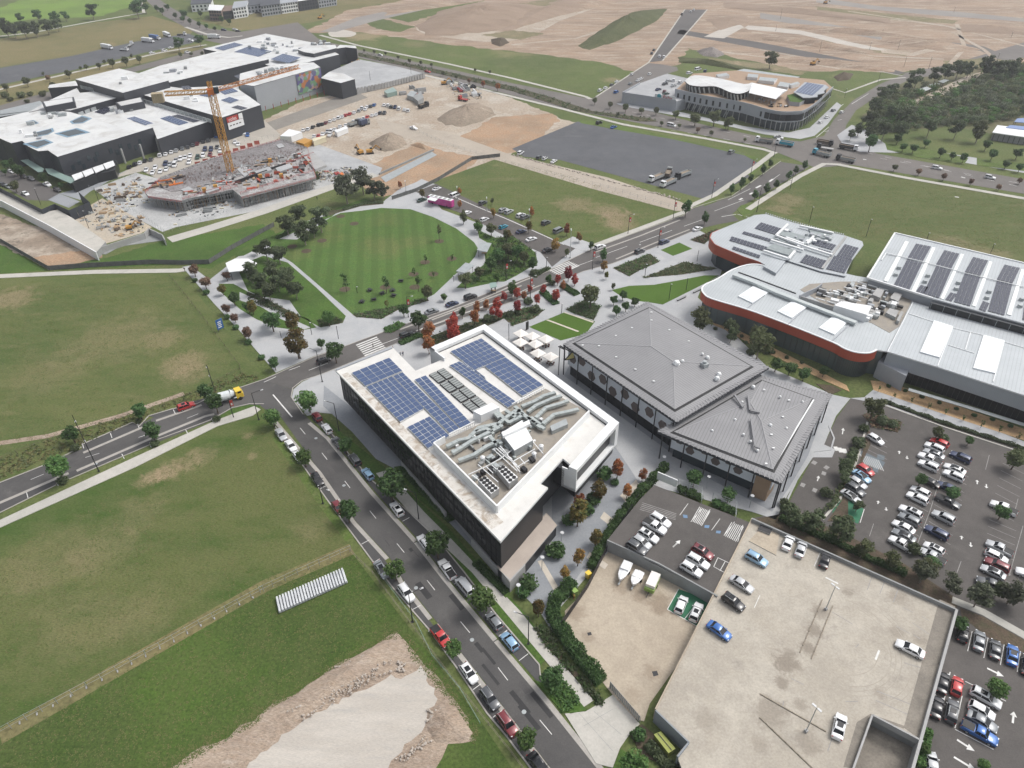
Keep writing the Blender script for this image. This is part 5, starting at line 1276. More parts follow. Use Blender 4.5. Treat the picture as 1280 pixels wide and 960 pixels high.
wallparts(LC,'curved_screen',curve([Vector((p.x,p.y))for p in W('870:250:6.4','830,760 880,735 960,700 1010,665',ZB+2)],4),ZB,ZB+1.9,.25,GREYCLAD)
wallparts(LC,'plant_wall',[Vector((p.x,p.y))for p in W('870:250:6.4','830,765 1110,855',ZB+1.4)],ZB,ZB+1.4,.3,CONCW)
for i in range(85):
 s,t=rnd.random(),rnd.random()
 a,b,c,d=W('P','1012,360 1088,353 1132,380 1084,398',ZB+1)
 p=a.lerp(b,s).lerp(d.lerp(c,s),t);m=MB();m.box((p.x,p.y,ZB+.5+rnd.random()*.4),(rnd.uniform(.7,2.4),rnd.uniform(.5,1.4),rnd.uniform(.6,1.5)),ra+rnd.choice([0,1.57]))
 m.build('plant_unit',rnd.choice([WHITE,WHITE,GALV,BLK,GREYCLAD,CONCW,REDM if i%9==0 else BLK]),LC)
for i in range(7):
 s=i/6;a,b=W('P','1020,372 1072,352',ZB+1.4);q=a.lerp(b,s)
 for j in range(3):
  p=q+Vector((math.cos(rb)*j*3.2,math.sin(rb)*j*3.2,0));m=MB();m.bar((p.x,p.y,ZB+1.3),(p.x+math.cos(rb)*2.8,p.y+math.sin(rb)*2.8,ZB+1.3),.25);m.build('plant_pipe',WHITE,LC)
for s in('268,470 300,425 350,440 322,492','388,490 420,450 470,465 440,515'):rbox(LC,'air_handler','1040:280:5.333',s,ZB,ZB+1.5,CONCW,CONCW)
for s in('245,590 268,562 325,578 302,618','360,590 385,560 445,578 425,622','430,640 460,580 478,586 448,650','380,525 400,505 450,520 432,548'):rbox(LC,'air_handler','1040:280:5.333',s,ZB,ZB+1.2,GALV,CONCW)
ZC=11.5
hallp=W('P','1118.5,291.5 1290,331.5 1400,358 1360,450 1280,404 1166,373 1084,347.5',ZC)
hall=[(p.x,p.y)for p in hallp]
pr(LC,'hall_roof',hall,ZC-.4,ZC,WHITE,SILV);wallparts(LC,'roof_edge',[Vector((p.x,p.y))for p in W('P','1166,373 1084,347.5 1118.5,291.5 1290,331.5 1400,358',ZC)],ZC,ZC+.3,.5,WHITE)
pr(LC,'hall_wall',inset(hall,.5),0,ZC-.41,GREYCLAD)
cl=W('P','1164,378 1280,409 1330,424',ZC-.5);wallparts(LC,'clerestory_glazing',[Vector((p.x,p.y))for p in cl],ZC-2.6,ZC-.5,.8,GLASSD)
for i in range(8):
 p=cl[0].lerp(cl[1],i/7);m=MB();m.box((p.x,p.y-.45,ZC-1.5),(.12,.12,2),rb);m.build('clerestory_mullion',GALV,LC)
for(s,nr)in(('560,130 662,152 605,252 500,232',7),('500,236 603,258 517,440 408,412',12),('748,174 850,198 795,300 690,274',7),('694,280 797,306 715,495 608,462',12),('940,219 1042,243 990,345 885,318',7),('885,326 990,350 922,548 812,515',12),('1150,270 1258,292 1205,395 1100,370',7),('1098,378 1205,400 1150,610 1040,575',12),('1300,400 1330,410 1330,650 1240,636',12)):
 solar(LC,'1040:280:5.333',s,ZC+.15,4,nr,PANEL_DK,False,.12)
for s in('590,405 640,418 610,470 552,450','790,455 830,465 800,516 748,500','1005,512 1045,525 1025,585 972,565'):solar(LC,'1040:280:5.333',s,ZC+.15,2,3,PANEL_DK,False,.12)
for s in('488,112 512,118 372,385 345,375','668,152 690,158 556,450 530,442','860,197 880,202 745,500 722,494','1048,247 1070,252 958,550 934,542','1262,300 1285,306 1195,608 1165,600'):
 rbox(LC,'ridge_skylight','1040:280:5.333',s,ZC,ZC+.25,flat('translucent_sheet',(.74,.76,.75),.35))
m=MB();l=W('1040:280:5.333','330,240 360,195 600,250 900,330 1280,420',ZC+.3)
for i in range(len(l)-1):m.bar(l[i],l[i+1],.25)
m.build('roof_pipe',WHITE,LC)
for s in('447,290','425,335','640,342','620,382','842,390','828,430','1048,450','1033,490','1264,500','1254,545'):
 p=W('1040:280:5.333',s,ZC+.5)[0];m=MB();m.tube((p.x,p.y,ZC),(p.x,p.y,ZC+.9),.75,.6,10);m.build('roof_vent',GALV,LC)
ZD=9.0
fp=W('P','1141,377 1166,385 1280,418 1360,450 1400,540 1280,494 1173,459 1109,439.4',ZD);fpp=[(p.x,p.y)for p in fp]
pr(LC,'pool_roof',fpp,ZD-.3,ZD+.04,WHITE,SILV)
wl_=inset(fpp,.15);pr(LC,'pool_wall',wl_,4.6,ZD-.31,seam_mat('ribbed_wall',(.36,.385,.41),(.33,.355,.38),ra,.4,.5,0,.2),None,True)
pr(LC,'pool_glazing',inset(fpp,2.2),0,4.6,GLASSD)
e0,e1=at(1109,439.4,ZD),at(1280,494,ZD)
for i in range(24):
 t=e0.lerp(e1,.17+.9*i/23);n_=Vector((-(e1-e0).y,(e1-e0).x,0)).normalized();q=t+(n_ if(lc-t).dot(n_)>0 else-n_)*2.1-lc;part('mullion',mull,LC,(q.x,q.y,0),None,(1,1,4.6))
rbox(LC,'solid_corner_wall','P','1098,452 1109,441 1141,452 1133,470',0,5.2,GREYCLAD)
skylight('1040:280:5.333','678,648 805,688 715,895 585,858',ZD+.05,.9);skylight('1040:280:5.333','1008,745 1148,783 1085,1000 938,965',ZD+.05,.9)
for s in('800,690 1010,740','775,805 950,860','1150,785 1290,825','925,720 890,835','805,688 705,945','1148,783 1075,1050','540,520 370,850','510,595 675,650'):
 wallparts(LC,'roof_step',[Vector((p.x,p.y))for p in W('1040:280:5.333',s,ZD+.2)],ZD,ZD+.22,.2,WHITE)
wallparts(LC,'sun_canopy',[Vector((p.x,p.y))for p in W('1040:400:5.333','510,462 840,560 1290,700',2.6)],2.5,2.65,1.3,GALV)
for s,nc,nr in(('520,178 690,228 640,278 470,222',7,4),('385,250 610,315 590,332 370,268',9,2),('285,290 575,380 560,412 265,325',11,3),('300,370 520,440 505,465 290,388',8,2),('960,312 1125,360 1090,400 925,350',7,3),('980,385 1085,415 1070,430 965,400',5,1),('880,435 1040,480 1000,548 825,490',7,5),('1190,352 1290,378 1240,480 1110,440',5,5),('1105,445 1255,482 1190,585 1042,555',6,5)):
 solar(LC,'870:250:6.4',s,ZA+.2,nc,nr,PANEL_DK,False,.12)
for s in('700,240 880,290 830,325 660,275','640,290 740,322 720,340 620,308','620,350 790,400 740,440 560,385','900,230 1090,270 1060,310 940,290'):
 rbox(LC,'plant_well','870:250:6.4',s,ZA,ZA+.5,GALV,worn('well_floor',(.30,.34,.345),(.24,.27,.275),.8,.6))
m=MB()
for s in('735,195 640,285 900,380 1090,440','600,320 860,400','830,205 1100,265','540,405 740,470 790,410','940,290 890,350','720,300 860,350'):
 l=W('870:250:6.4',s,ZA+.9)
 for i in range(len(l)-1):m.bar(l[i],l[i+1],.8,.6)
m.build('roof_duct',WHITE,LC)
for i in range(30):
 a,b,c,d=W('870:250:6.4','660,230 1120,290 1060,330 620,420',ZA+.5);s,t=rnd.random(),rnd.random();p=a.lerp(b,s).lerp(d.lerp(c,s),t)
 m=MB();m.box((p.x,p.y,ZA+.45),(rnd.uniform(.8,2.2),rnd.uniform(.6,1.4),rnd.uniform(.5,1.1)),ra);m.build('plant_unit',rnd.choice([GALV,GREYCLAD,WHITE]),LC)
wallparts(LC,'roof_divider',[Vector((p.x,p.y))for p in W('870:250:6.4','1200,290 1010,545',ZA+.4)],ZA,ZA+.45,.7,CONCW)
m=MB();tt=[Vector((p.x,p.y))for p in W('870:250:6.4','560,112 780,180 1000,240 1195,285',ZA)]
for i in range(3):
 n=12
 for j in range(n):
  q=tt[i].lerp(tt[i+1],j/n);m.bar((q.x,q.y,ZA+.05),(q.x+.3,q.y+1.0,ZA+.05),.3)
stuffpart(m.build('eave_rib_ends',GREYCLAD,LC))
# shopping centre, far left
def P2(f,s,z):return[(p.x,p.y)for p in W(f,s,z)]
mc=mid(W('P','0,170 72,196 266,150 326,131 440,100 332,42 94,99',10))
MA=bld('shopping_centre','sprawling black walled shopping centre with stepped white roofs',mc)
def block(parent,s,z,f='P',z0=0,wall=None,roof=None,edge=.35):
 p=P2(f,s,z);pr(parent,'wall',inset(p,.12),z0,z-.2,wall or CHARCOAL);pr(parent,'roof',p,z-.2,z,CHARCOAL,roof or WHITE_ROOF,True)
block(MA,'-60,160 0,173 14,179 28,176 35,183 48,189 60,188 72,196 191,159.5 168,150 141,156 115,148 88,140 50,136 0,148 -60,158',11.5)
block(MA,'196.5,174 266,150 176,122 150,118 90,143 115,148 141,156 168,150 191,159.5',8.5)
block(MA,'168.7,115.6 277,147 326,131 312,121 298.7,112 298,105 262,108 225,110 196,106',12)
block(MA,'88,138 151,121 140,112 100,116 96,110 60,126 36,140 50,137',11.8)
block(MA,'94,99 149,85.6 211,100.6 153.7,116',16)
block(MA,'212,103 336,74 300,66 272,64 200,82 172,92',13)
block(MA,'254,61 332,42 395,54 424,68 384,78 336,82 300,70',10.5)
block(MA,'317.5,107.5 400.5,84 392,78 345,80 300,92 299,105',14.5,wall=GREYCLAD)
block(MA,'401,97.5 426,103.7 443.7,98.7 430,92 411,90',9.5)
block(MA,'380,65 392.5,67 421,60 419,56 385,57 372,62',13);block(MA,'419,61 432,59 446,60.5 444,57 425,56',11)
block(MA,'60,110 98,107 94,101 62,106',7);block(MA,'-60,150 0,146 60,136 50,126 0,138 -60,152',5.5,roof=GALV)
for s,z in(('52,127 92,121 93,127 56,134',15),('144,128 177,121 180,127 150,133',12)):
 p=P2('P',s,z);pr(MA,'plant_tower',p,8,z,CHARCOAL);pr(MA,'tower_floor',inset(p,.8),z-.3,z+.02,WHITE_ROOF)
bp=flat('blue_courtyard',(.16,.27,.36),.5)
for s in('42,166 66,160 68,164 60,168.5 45,171','68,167 96,160 113,165.5 84,172','28,180 57,174 67,178 46,186','32,152 42,150 49,154 38,157','87,152 103,144.5 115,148 104,154 90,155'):
 p=P2('P',s,11.5);pr(MA,'courtyard',p,11.5,11.56,STEEL_DK,bp);
 q=W('P',s,11.5);c=mid(q);pr(MA,'courtyard_glass',[(t.x,t.y)for t in[x.lerp(Vector((c.x,c.y,11.5)),.25)for x in q]],11.56,11.6,GLASSB)
for s,z,nc,nr,mt in(('158,148 168,146 192,154 182,157',11.6,3,9,PANEL),('200,148 212,145 236,153 224,157',8.6,4,8,PANEL),('214,145 222,143 250,151 242,153',8.6,3,8,PANEL_DK),('249,119 262,113 275,116 262,121',12.1,5,5,PANEL),('276,125 287,121 299,125 288,129',12.1,4,5,PANEL),('289,134 297,132 310,135 302,138',12.1,4,5,PANEL_DK),('270,112 288,108 298,114 282,118',12.1,5,4,PANEL),('292,65 312,58 340,64 322,72',10.6,10,8,PANEL),('268,60 294,53 304,56 280,63',10.6,9,4,PANEL),('338,74 355,68 376,72 362,80',12.0,7,7,PANEL),('118,140 130,134 143,136 128,144',8.6,3,5,PANEL_DK),('226,108 237,107 240,111 230,112',12.1,3,3,PANEL_DK),('292,95 304,92 312,96 300,100',12.1,4,4,PANEL_DK)):
 solar(MA,'P',s,z+.1,nc,nr,mt,False,.2)
rnd=random.Random(21)
for s,n,z in(('50,140 78,136 90,145 62,150',9,11.5),('136,140 160,133 172,137 145,145',9,8.5),('5,160 40,150 60,176 30,170',6,11.5),('300,62 330,48 390,58 370,70',26,10.5),('382,54 402,50 412,56 392,60',14,10.6),('215,128 240,118 250,125 230,135',4,12),('200,92 230,85 240,90 215,97',8,13),('318,92 350,84 372,84 330,98',22,14.5),('120,97 160,92 180,102 150,106',2,16)):
 a,b,c,d=W('P',s,z)
 for i in range(n):
  u,v=rnd.random(),rnd.random();p=a.lerp(b,u).lerp(d.lerp(c,u),v);m=MB();h=rnd.uniform(.6,1.9);m.box((p.x,p.y,z+h/2),(rnd.uniform(1,4),rnd.uniform(1,2.5),h),rnd.choice([.3,1.87]))
  m.build('roof_plant',rnd.choice([GALV,WHITE,GREYCLAD,CONCT]),MA)
for s,z in(('97,142 150,123',10),('178,124 264,150',10.2),('214,106 337,77',10.2),('100,107 152,119',13.2)):
 a,b=W('P',s,z);k=int((b-a).length/4)
 for i in range(k):
  q=a.lerp(b,(i+.5)/k);m=MB();m.box((q.x,q.y-.15,z-.6),(3.5,.3,1.9),math.atan2(b.y-a.y,b.x-a.x));m.build('clerestory_window',GALV,MA)
for s in('152,194 157,204','175,187 180,198','197,180 200,190','216,173 220,184','237,167 240,177','256,160 260,171'):
 b=px('P',s)[1];q=at(b[0],b[1])-mc;part('column',_cyl('canopy_column',.5,.5,CONCW),MA,(q.x,q.y,0),None,(1,1,7))
m=MB();m.box((0,0,0),(1.6,.1,2.4));wme2=m.mesh('window',GLASSB)
a,b=at(72,196,11.5),at(191,159.5,11.5);an=math.atan2(b.y-a.y,b.x-a.x);nr_=Vector((math.sin(an),-math.cos(an),0))
rnd=random.Random(2)
for t,z in((.10,5),(.17,6.5),(.2,4),(.27,7),(.33,5.5),(.36,7.5),(.5,7),(.56,5.5),(.61,7.5),(.7,6.5),(.76,5),(.82,7)):
 q=a.lerp(b,t)+nr_*.02-mc;part('window',wme2,MA,(q.x,q.y,z),(0,0,an))
tg=flat('canopy_green_glass',(.23,.32,.29),.3)
rbox(MA,'entry_canopy','0:190:8','205,80 280,72 440,165 425,195 380,200',4.0,4.3,tg);rbox(MA,'entry_canopy','0:190:8','450,165 520,165 640,225 770,270 700,310 480,215',4.0,4.31,tg)
for i in range(4):
 x=715+i*105;y=250-i*38;rbox(MA,'entry_canopy','0:190:8',f'{x},{y-18} {x+100},{y-52} {x+120},{y-8} {x+30},{y+32}',4.5,4.8,WHITE)
rbox(MA,'entry_wing','0:190:8','640,225 1160,85 1175,100 1150,180 960,225 730,320',0,4.0,BLACKCLAD)
def text(s,size,mat,parent,loc,rz,name='lettering',ext=.05):
 c=bpy.data.curves.new(name,'FONT');c.body=s;c.size=size;c.extrude=ext;c.materials.append(mat);c.align_x='CENTER';c.align_y='CENTER'
 t=bpy.data.objects.new(name,c);COL.objects.link(t);bpy.context.view_layer.update();me=bpy.data.meshes.new_from_object(t.evaluated_get(bpy.context.evaluated_depsgraph_get()));bpy.data.objects.remove(t);o=bpy.data.objects.new(name,me);COL.objects.link(o);o['kind']='stuff';o.parent=parent;o.location=loc;o.rotation_euler=(math.pi/2,0,rz);return o
a,b=at(277,147,12),at(326,131,12);an=math.atan2(b.y-a.y,b.x-a.x);nv=Vector((math.sin(an),-math.cos(an),0))
sg=bpy.data.objects.new('store_sign',None);COL.objects.link(sg);sg.parent=MA;q=a.lerp(b,.28)+nv*.35-mc;sg.location=(q.x,q.y,0);sg.rotation_euler=(0,0,an)
part('sign_board',_bx('sign_board',(7.5,.2,2.6),REDP),sg,(-1.4,0,10.0));part('sign_board',_bx('sign_board_w',(10.5,.2,3.4),WHITE),sg,(.2,0,6.8));part('sign_board',_bx('sign_board_s',(2.6,.2,2.6),WHITE),sg,(4.2,0,10.0))
text('coles',2.6,BAN_W,sg,(-1.4,-.14,9.9),0)
for i in range(4):part('sign_mark',_bx('sign_mark',(1.3,.1,.5),BLK),sg,(-3.4+i*2.1,-.1,6.9))
a,b=W('P','369,92.9 400,84.1',14.5);a.z=b.z=0;an=math.atan2(b.y-a.y,b.x-a.x);nv=Vector((math.sin(an),-math.cos(an),0));L=(b-a).length
mu_m,n,bs=newmat('abstract_mural');tc=n.nodes.new('ShaderNodeTexCoord').outputs['Object']
vo=n.nodes.new('ShaderNodeTexVoronoi');vo.inputs['Scale'].default_value=.42;lk(n,tc,vo.inputs['Vector'])
cr=n.nodes.new('ShaderNodeValToRGB');cr.color_ramp.interpolation='CONSTANT'
sp=n.nodes.new('ShaderNodeSeparateColor');lk(n,vo.outputs['Color'],sp.inputs[0]);lk(n,sp.outputs[0],cr.inputs[0])
for i,(p_,c_)in enumerate(((0,(.10,.09,.22)),(.2,(.42,.16,.06)),(.38,(.16,.30,.17)),(.55,(.32,.27,.38)),(.7,(.12,.12,.20)),(.82,(.45,.28,.22)),(.92,(.30,.42,.36)))):
 e=cr.color_ramp.elements[i]if i<2 else cr.color_ramp.elements.new(p_)
 e.position=p_;e.color=(*c_,1)
lk(n,cr.outputs[0],bs.inputs['Base Color'])
m=MB();m.box((0,0,0),(L,.12,11.2));mo=m.build('mural_panel',mu_m);mo.parent=MA;q=a.lerp(b,.5)+nv*.2-mc;mo.location=(q.x,q.y,8.4);mo.rotation_euler=(0,0,an)
a,b=W('P','322,137 405,115',2)
for i in range(10):
 q=a.lerp(b,i/9)-mc;part('red_prop',_cyl('prop',.18,.18,REDP),MA,(q.x,q.y,0),None,(1,1,3))
ld=bld('loading_deck','pale concrete loading deck with ribbed retaining wall behind the mall',at(490,95))
pr(ld,'deck',P2('P','411,90 449,74 500,84 531,92 446,112 442,100',3),0,3,CONCW,SLABC)
wl3=W('P','446,111.5 480,105 531,92',3)
m=MB();m.box((0,0,0),(1.5,.35,3.4));rib=m.mesh('wall_panel',CONCW)
for i in range(2):
 a,b=wl3[i],wl3[i+1];k=int((b-a).length/2.3)
 for j in range(k):q=a.lerp(b,(j+.5)/k)-Vector((*ld['_o'][:2],0));part('wall_panel',rib,ld,(q.x,q.y-.3,2.2),(0,0,math.atan2(b.y-a.y,b.x-a.x)))
 # concrete frame under construction
ZS=5.2
cf=bld('concrete_frame','unfinished concrete floor slab on props with rebar and red edge rails',at(290,215))
SL=P2('P','181,240 185,245 205,248 227,251 240,247 262,243 291,237 302,246 395,222 384,184 350,174 268,196 200,222',ZS)
rebar=ground_mat('rebar_mesh_deck',(.215,.205,.205),(.165,.15,.15),(.26,.25,.255),.12,.5,1.6,finev=.7,bmp=.1)
pr(cf,'slab',SL,ZS-1.0,ZS,CONCT,ground_mat('slab_formed',(.30,.285,.28),(.22,.205,.20),(.40,.40,.40),.12,.4,1.5,finev=.5,bmp=.05,amt3=(.52,.6)),True)
pr(cf,'rebar_deck',P2('P','188,230 268,198 350,175 383,184 366,192 340,206 322,214 290,224 262,232 240,236 215,240',ZS),ZS,ZS+.12,rebar)
for s in('226,238 236,234 243,238 232,241','296,212 305,208 318,214 306,222','345,182 352,180 356,184 349,186'):pr(cf,'slab_opening',P2('P',s,ZS),ZS+.1,ZS+.35,STEEL_DK,SLABC)
prm=_cyl('prop',.11,.11,CONCW,5);o0=Vector(cf['_o'])
fr_=[Vector((*q,0))for q in P2('P','185,245 205,248 227,251 240,247',ZS)]+[Vector((*q,0))for q in P2('P','291,238 302,246 340,236 395,222',ZS)]
for i in list(range(3))+[4,5,6]:
 a,b=fr_[i],fr_[i+1];k=int((b-a).length/1.15)
 for j in range(k):
  q=a.lerp(b,j/k);v=(o0-q).normalized()*.6;part('prop',prm,cf,(q.x+v.x-o0.x,q.y+v.y-o0.y,0),(random.uniform(-.06,.06),random.uniform(-.06,.06),0),(1,1,ZS-.5))
core=P2('P','200,240 230,244 290,232 380,215 372,195 300,214 215,234',ZS);pr(cf,'undercroft_shade',core,0,ZS-.55,STEEL_DK)  # solid dark block put in for the shade beneath the slab
rl=flat('red_edge_rail',(.36,.07,.065),.6)
for s in('228,247 300,226 352,205 392,190','300,240 392,212','262,241 296,231','302,246 395,221','181,239 200,222 268,196 350,173.5 384,184 395,221','185,245 227,251 291,237'):
 l=W('P',s,ZS+1)
 for i in range(len(l)-1):
  a,b=l[i],l[i+1];m=MB();m.bar(a,b,.10);m.bar(a-Vector((0,0,.5)),b-Vector((0,0,.5)),.10);k=max(1,int((b-a).length/2.5))
  for j in range(k+1):q=a.lerp(b,j/k);m.bar(q-Vector((0,0,1)),q,.1)
  stuffpart(m.build('edge_rail',rl if i%2==0 else STEEL_DK,cf))
m=MB();l=W('P','294,228 334,214',ZS+.8);m.bar(l[0],l[1],.4,1.4);m.build('step_beam',STEEL_DK,cf)
m=MB();l=W('P','338,211 357,205',ZS+.5);m.bar(l[0],l[1],.4,1.0);m.build('step_beam',STEEL_DK,cf)
rbox(cf,'loading_platform','P','376,192 386,184 408,206 394,212',ZS-.4,ZS+.6,CONCW)
rnd=random.Random(31)
def clutter(zone,n,mats,what,place,z=0.0,size=(1.2,4,.8,2,.3,1.2),name='material_stack',cat='materials'):
 a,b,c,d=W('P',zone,z);pts=[]
 for i in range(n):
  u,v=rnd.random(),rnd.random();pts.append(a.lerp(b,u).lerp(d.lerp(c,u),v))
 pts.sort(key=lambda p:proj(p)[0])
 for i,p in enumerate(pts):
  L,B,h=rnd.uniform(size[0],size[1]),rnd.uniform(size[2],size[3]),rnd.uniform(size[4],size[5]);k=rnd.choice([1,2,3]);mt=rnd.choice(mats);an=rnd.choice([.35,1.92])+rnd.uniform(-.3,.3)
  r=thing(name,f'{what} {place}, {nth(i+1)} from the left',cat,(p.x,p.y,z),an,what+' '+place)
  for j in range(k+1):part('stack_layer',_bx('stack_layer',(1,1,1),mt),r,(rnd.uniform(-.1,.1),(j-k/2)*B*.3,h/2*(.7+.3*(j%2))),(0,0,rnd.uniform(-.08,.08)),(L,B/(k+1)*.9,h*(.7+.3*(j%2))))
GRY=[CONCT,GALV,STEEL_DK,CONCW,GREYCLAD];TMB=[TIMBER,TIMBER,BARK,CONCW,worn('ply_tan',(.40,.31,.20),(.34,.26,.17),.8,.8)]
clutter('215,258 300,252 402,228 225,276',34,GRY,'grey formwork bundle','on the pale ground below the slab edge')
clutter('115,236 178,222 185,250 135,256',20,TMB,'timber stack','in the fenced yard left of the slab')
clutter('92,272 130,250 185,276 150,296',30,TMB+[GALV],'timber and steel stack','in the sandy storage yard by the white road')
clutter('186,228 225,218 232,228 190,238',22,[TIMBER,ORANGEP,BARK,STEEL_DK],'orange timber bearer','on the left end of the slab',ZS+.15,(2,6,.4,1,.2,.6))
clutter('300,240 390,218 380,205 300,232',16,[TIMBER,STEEL_DK,REDM,CONCW],'small material pile','along the front of the slab',ZS)
clutter('352,200 384,190 392,205 360,216',16,[REDM,TIMBER,CONCW,STEEL_DK],'red and timber bundle','near the loading platform',ZS)
clutter('402,205 440,215 430,228 400,222',10,[CONCT,REDP,ORANGEP,CONCW],'pallet load','on the concrete apron right of the slab')
clutter('560,104 595,110 602,122 575,124',26,GRY+[WHITE,REDP],'mixed spare materials','stacked beside the avenue hoarding',0,(2,7,1,3,.5,2.2))
clutter('505,108 530,112 525,125 503,120',8,[CONCT,GALV,REDP,CONCW],'site plant and bins','at the compound beside the ramp',0,(2,6,1.5,3,1,2.5))
gsheet('site_concrete','P','117,236 170,216 200,224 185,246 230,254 302,250 400,224 396,206 432,204 474,216 478,210 430,232 330,262 220,284 203,290 190,283 150,262',.055,ground_mat('site_grey_hardstand',(.46,.465,.46),(.39,.395,.395),(.33,.335,.335),.07,.3,1.5,finev=.25,bmp=.05))
gsheet('site_sand','P','86,272 128,248 190,284 176,292 128,306',.056,ground_mat('sandy_yard',(.46,.39,.29),(.41,.36,.29),(.38,.36,.33),.07,.3,1.5,finev=.3))
gsheet('site_apron','P','384,186 396,180 478,210 474,218 440,226 404,218',.058,SLABC)
ribbon('perimeter_road','P','470,218 414,234 330,264 260,286 212,300',3.0,3.0,.06,CONC)
rampw=bld('raised_road','white concrete raised road with dark hoarding above stained hardstand',at(60,265))
RZ=2.6
rp=W('P','-60,230 0,243 52,266 72,263 86,272 128,303 118,314',RZ);pr(rampw,'road_deck',[(p.x,p.y)for p in W('P','-60,226 0,240 34,256 52,266 72,262 90,272 132,302 120,316 60,282 0,251 -60,236',RZ)],0,RZ,CONCT,CONC)
wallparts(rampw,'guard_wall',[Vector((p.x,p.y))for p in W('P','-60,235 0,250 60,281 120,315',RZ+.8)],0,RZ+.9,.35,WHITE)
hb=flat('hoarding_charcoal',(.03,.035,.045),.6)
l=W('P','-60,222 0,235 52,262 68,255 86,263 112,253 98,240',RZ+1.9)
for i in range(len(l)-1):
 a,b=l[i],l[i+1];k=max(1,int((b-a).length/2.6))
 for j in range(k):
  q0,q1=a.lerp(b,j/k),a.lerp(b,(j+.96)/k);m=MB();strip(m,[q0,q1],.06,.06,0,RZ+2);m.build('hoarding_panel',hb,rampw)
l=W('P','118,312 180,292 186,286 203,294 206,300',2.2);wallparts(rampw,'retaining_wall',[Vector((p.x,p.y))for p in l],0,2.4,.4,CONCW)
pr(rampw,'ramp_floor',P2('P','122,316 182,294 190,290 206,300 150,308 132,318',.1),0,.12,CONCT)
dr=bld('drain_channel','grey gravel lined drain channel between orange soil banks',at(520,210));pr(dr,'channel_floor',P2('P','476,222 540,190 546,194 482,228',0),0,.16,GALV);wallparts(dr,'channel_wall',[Vector((p.x,p.y))for p in W('P','474,217 542,187',.6)],0,.9,.5,CONCT)
m=MB();cS=[Vector((*q,0))for q in P2('P','185,245 227,251 240,247 291,238 302,246 395,222',ZS)]
for i in range(len(cS)-1):
 a,b=cS[i],cS[i+1];k=int((b-a).length/.9)
 for j in range(k*3):
  q=a.lerp(b,rnd.random());v=(o0-q).normalized()*rnd.uniform(.8,3.2);m.bar((q.x+v.x,q.y+v.y,0),(q.x+v.x+rnd.uniform(-.3,.3),q.y+v.y,ZS-1),.14,.14,rnd.randrange(4))
 for z in(1.6,3.2):m.bar((a.x,a.y+.5,z),(b.x,b.y+.5,z),.12,.12,3)
stuffpart(m.build('scaffold',[CONCW,GALV,TIMBER,CONCT],cf))
m=MB()
for i in range(230):
 a,b,c,d=W('P','190,236 268,202 378,186 392,216',ZS);u,v=rnd.random(),rnd.random();p=a.lerp(b,u).lerp(d.lerp(c,u),v)
 for k in range(3):m.bar((p.x+k*.25,p.y,ZS),(p.x+k*.25,p.y,ZS+rnd.uniform(.6,1.3)),.07)
stuffpart(m.build('starter_bars',flat('rust_bar',(.16,.085,.06),.8),cf))
for i in range(150):
 a,b,c,d=W('P','222,246 300,206 380,190 392,218',ZS);u,v=rnd.random(),rnd.random();p=a.lerp(b,u).lerp(d.lerp(c,u),v);m=MB();m.box((p.x,p.y,ZS+.3),(rnd.uniform(1,4),rnd.uniform(.2,1.1),rnd.uniform(.2,.6)),rnd.choice([.32,1.89]));m.build('formwork_board',rnd.choice([TIMBER,STEEL_DK,CONCT,GALV,REDM,CONCW,BARK]),cf)
for s,z in(('318,214 336,208 340,212 322,218',1.1),('256,236 272,231 274,236 258,241',.9),('344,210 362,204 366,209 348,215',.9)):rbox(cf,'slab_step','P',s,ZS,ZS+z,CONCT,SLABC)
for s in('256,240','326,223','338,203','352,222','270,236'):
 p=W('P',s,ZS)[0];m=MB();m.box((p.x,p.y,ZS+.9),(1.6,1.6,1.8),.4);m.build('yellow_bin',YELLOW,cf)
m=MB()
for i in range(750):
 a,b,c,d=W('P',rnd.choice(['120,240 175,222 195,255 140,262','90,272 130,250 190,285 150,298','205,258 300,254 400,226 220,284','395,214 440,208 440,226 400,228','555,104 598,112 604,124 572,126']),0);u,v=rnd.random(),rnd.random();p=a.lerp(b,u).lerp(d.lerp(c,u),v);m.box((p.x,p.y,.2),(rnd.uniform(.3,1.8),rnd.uniform(.15,.6),rnd.uniform(.1,.45)),rnd.choice([.35,1.92])+rnd.uniform(-.4,.4),rnd.randrange(5))
o=m.build('site_debris',[TIMBER,CONCT,STEEL_DK,GALV,CREAMP]);o['kind']='stuff'
# tower crane
cb=at(292,229);ZT=40.0
cr_=bld('tower_crane','yellow lattice tower crane standing in the unfinished slab',cb,'crane')
def lattice(name,p0,p1,wd,seg,mat,tri=False):
 p0,p1=Vector(p0),Vector(p1);d=(p1-p0).normalized();up=Vector((0,0,1))if abs(d.z)<.9 else Vector((0,1,0));x=d.cross(up).normalized()*wd/2;y=x.cross(d).normalized()*wd/2
 cs=[x-y,x+y,-x+y,-x-y]if not tri else[x-y,y*1.2,-x-y];m=MB();n=max(2,int((p1-p0).length/seg))
 for c in cs:m.bar(p0+c,p1+c,.22)
 for i in range(n):
  a,b=p0.lerp(p1,i/n),p0.lerp(p1,(i+1)/n)
  for k in range(len(cs)):
   c0,c1=cs[k],cs[(k+1)%len(cs)];m.bar(a+c0,b+c1,.12);m.bar(a+c1,b+c0,.12);m.bar(a+c0,a+c1,.12)
 o=m.build(name,mat,cr_);o['kind']='stuff';return o
lattice('mast',(cb.x,cb.y,0),(cb.x,cb.y,ZT-1),2.4,2.5,YELLOW)
top=Vector((cb.x,cb.y,ZT));e0=at(203,117,ZT+.5);e1=at(374,84,ZT+.5);dj=Vector((e1.x-cb.x,e1.y-cb.y,0)).normalized()
pj=proj(top)
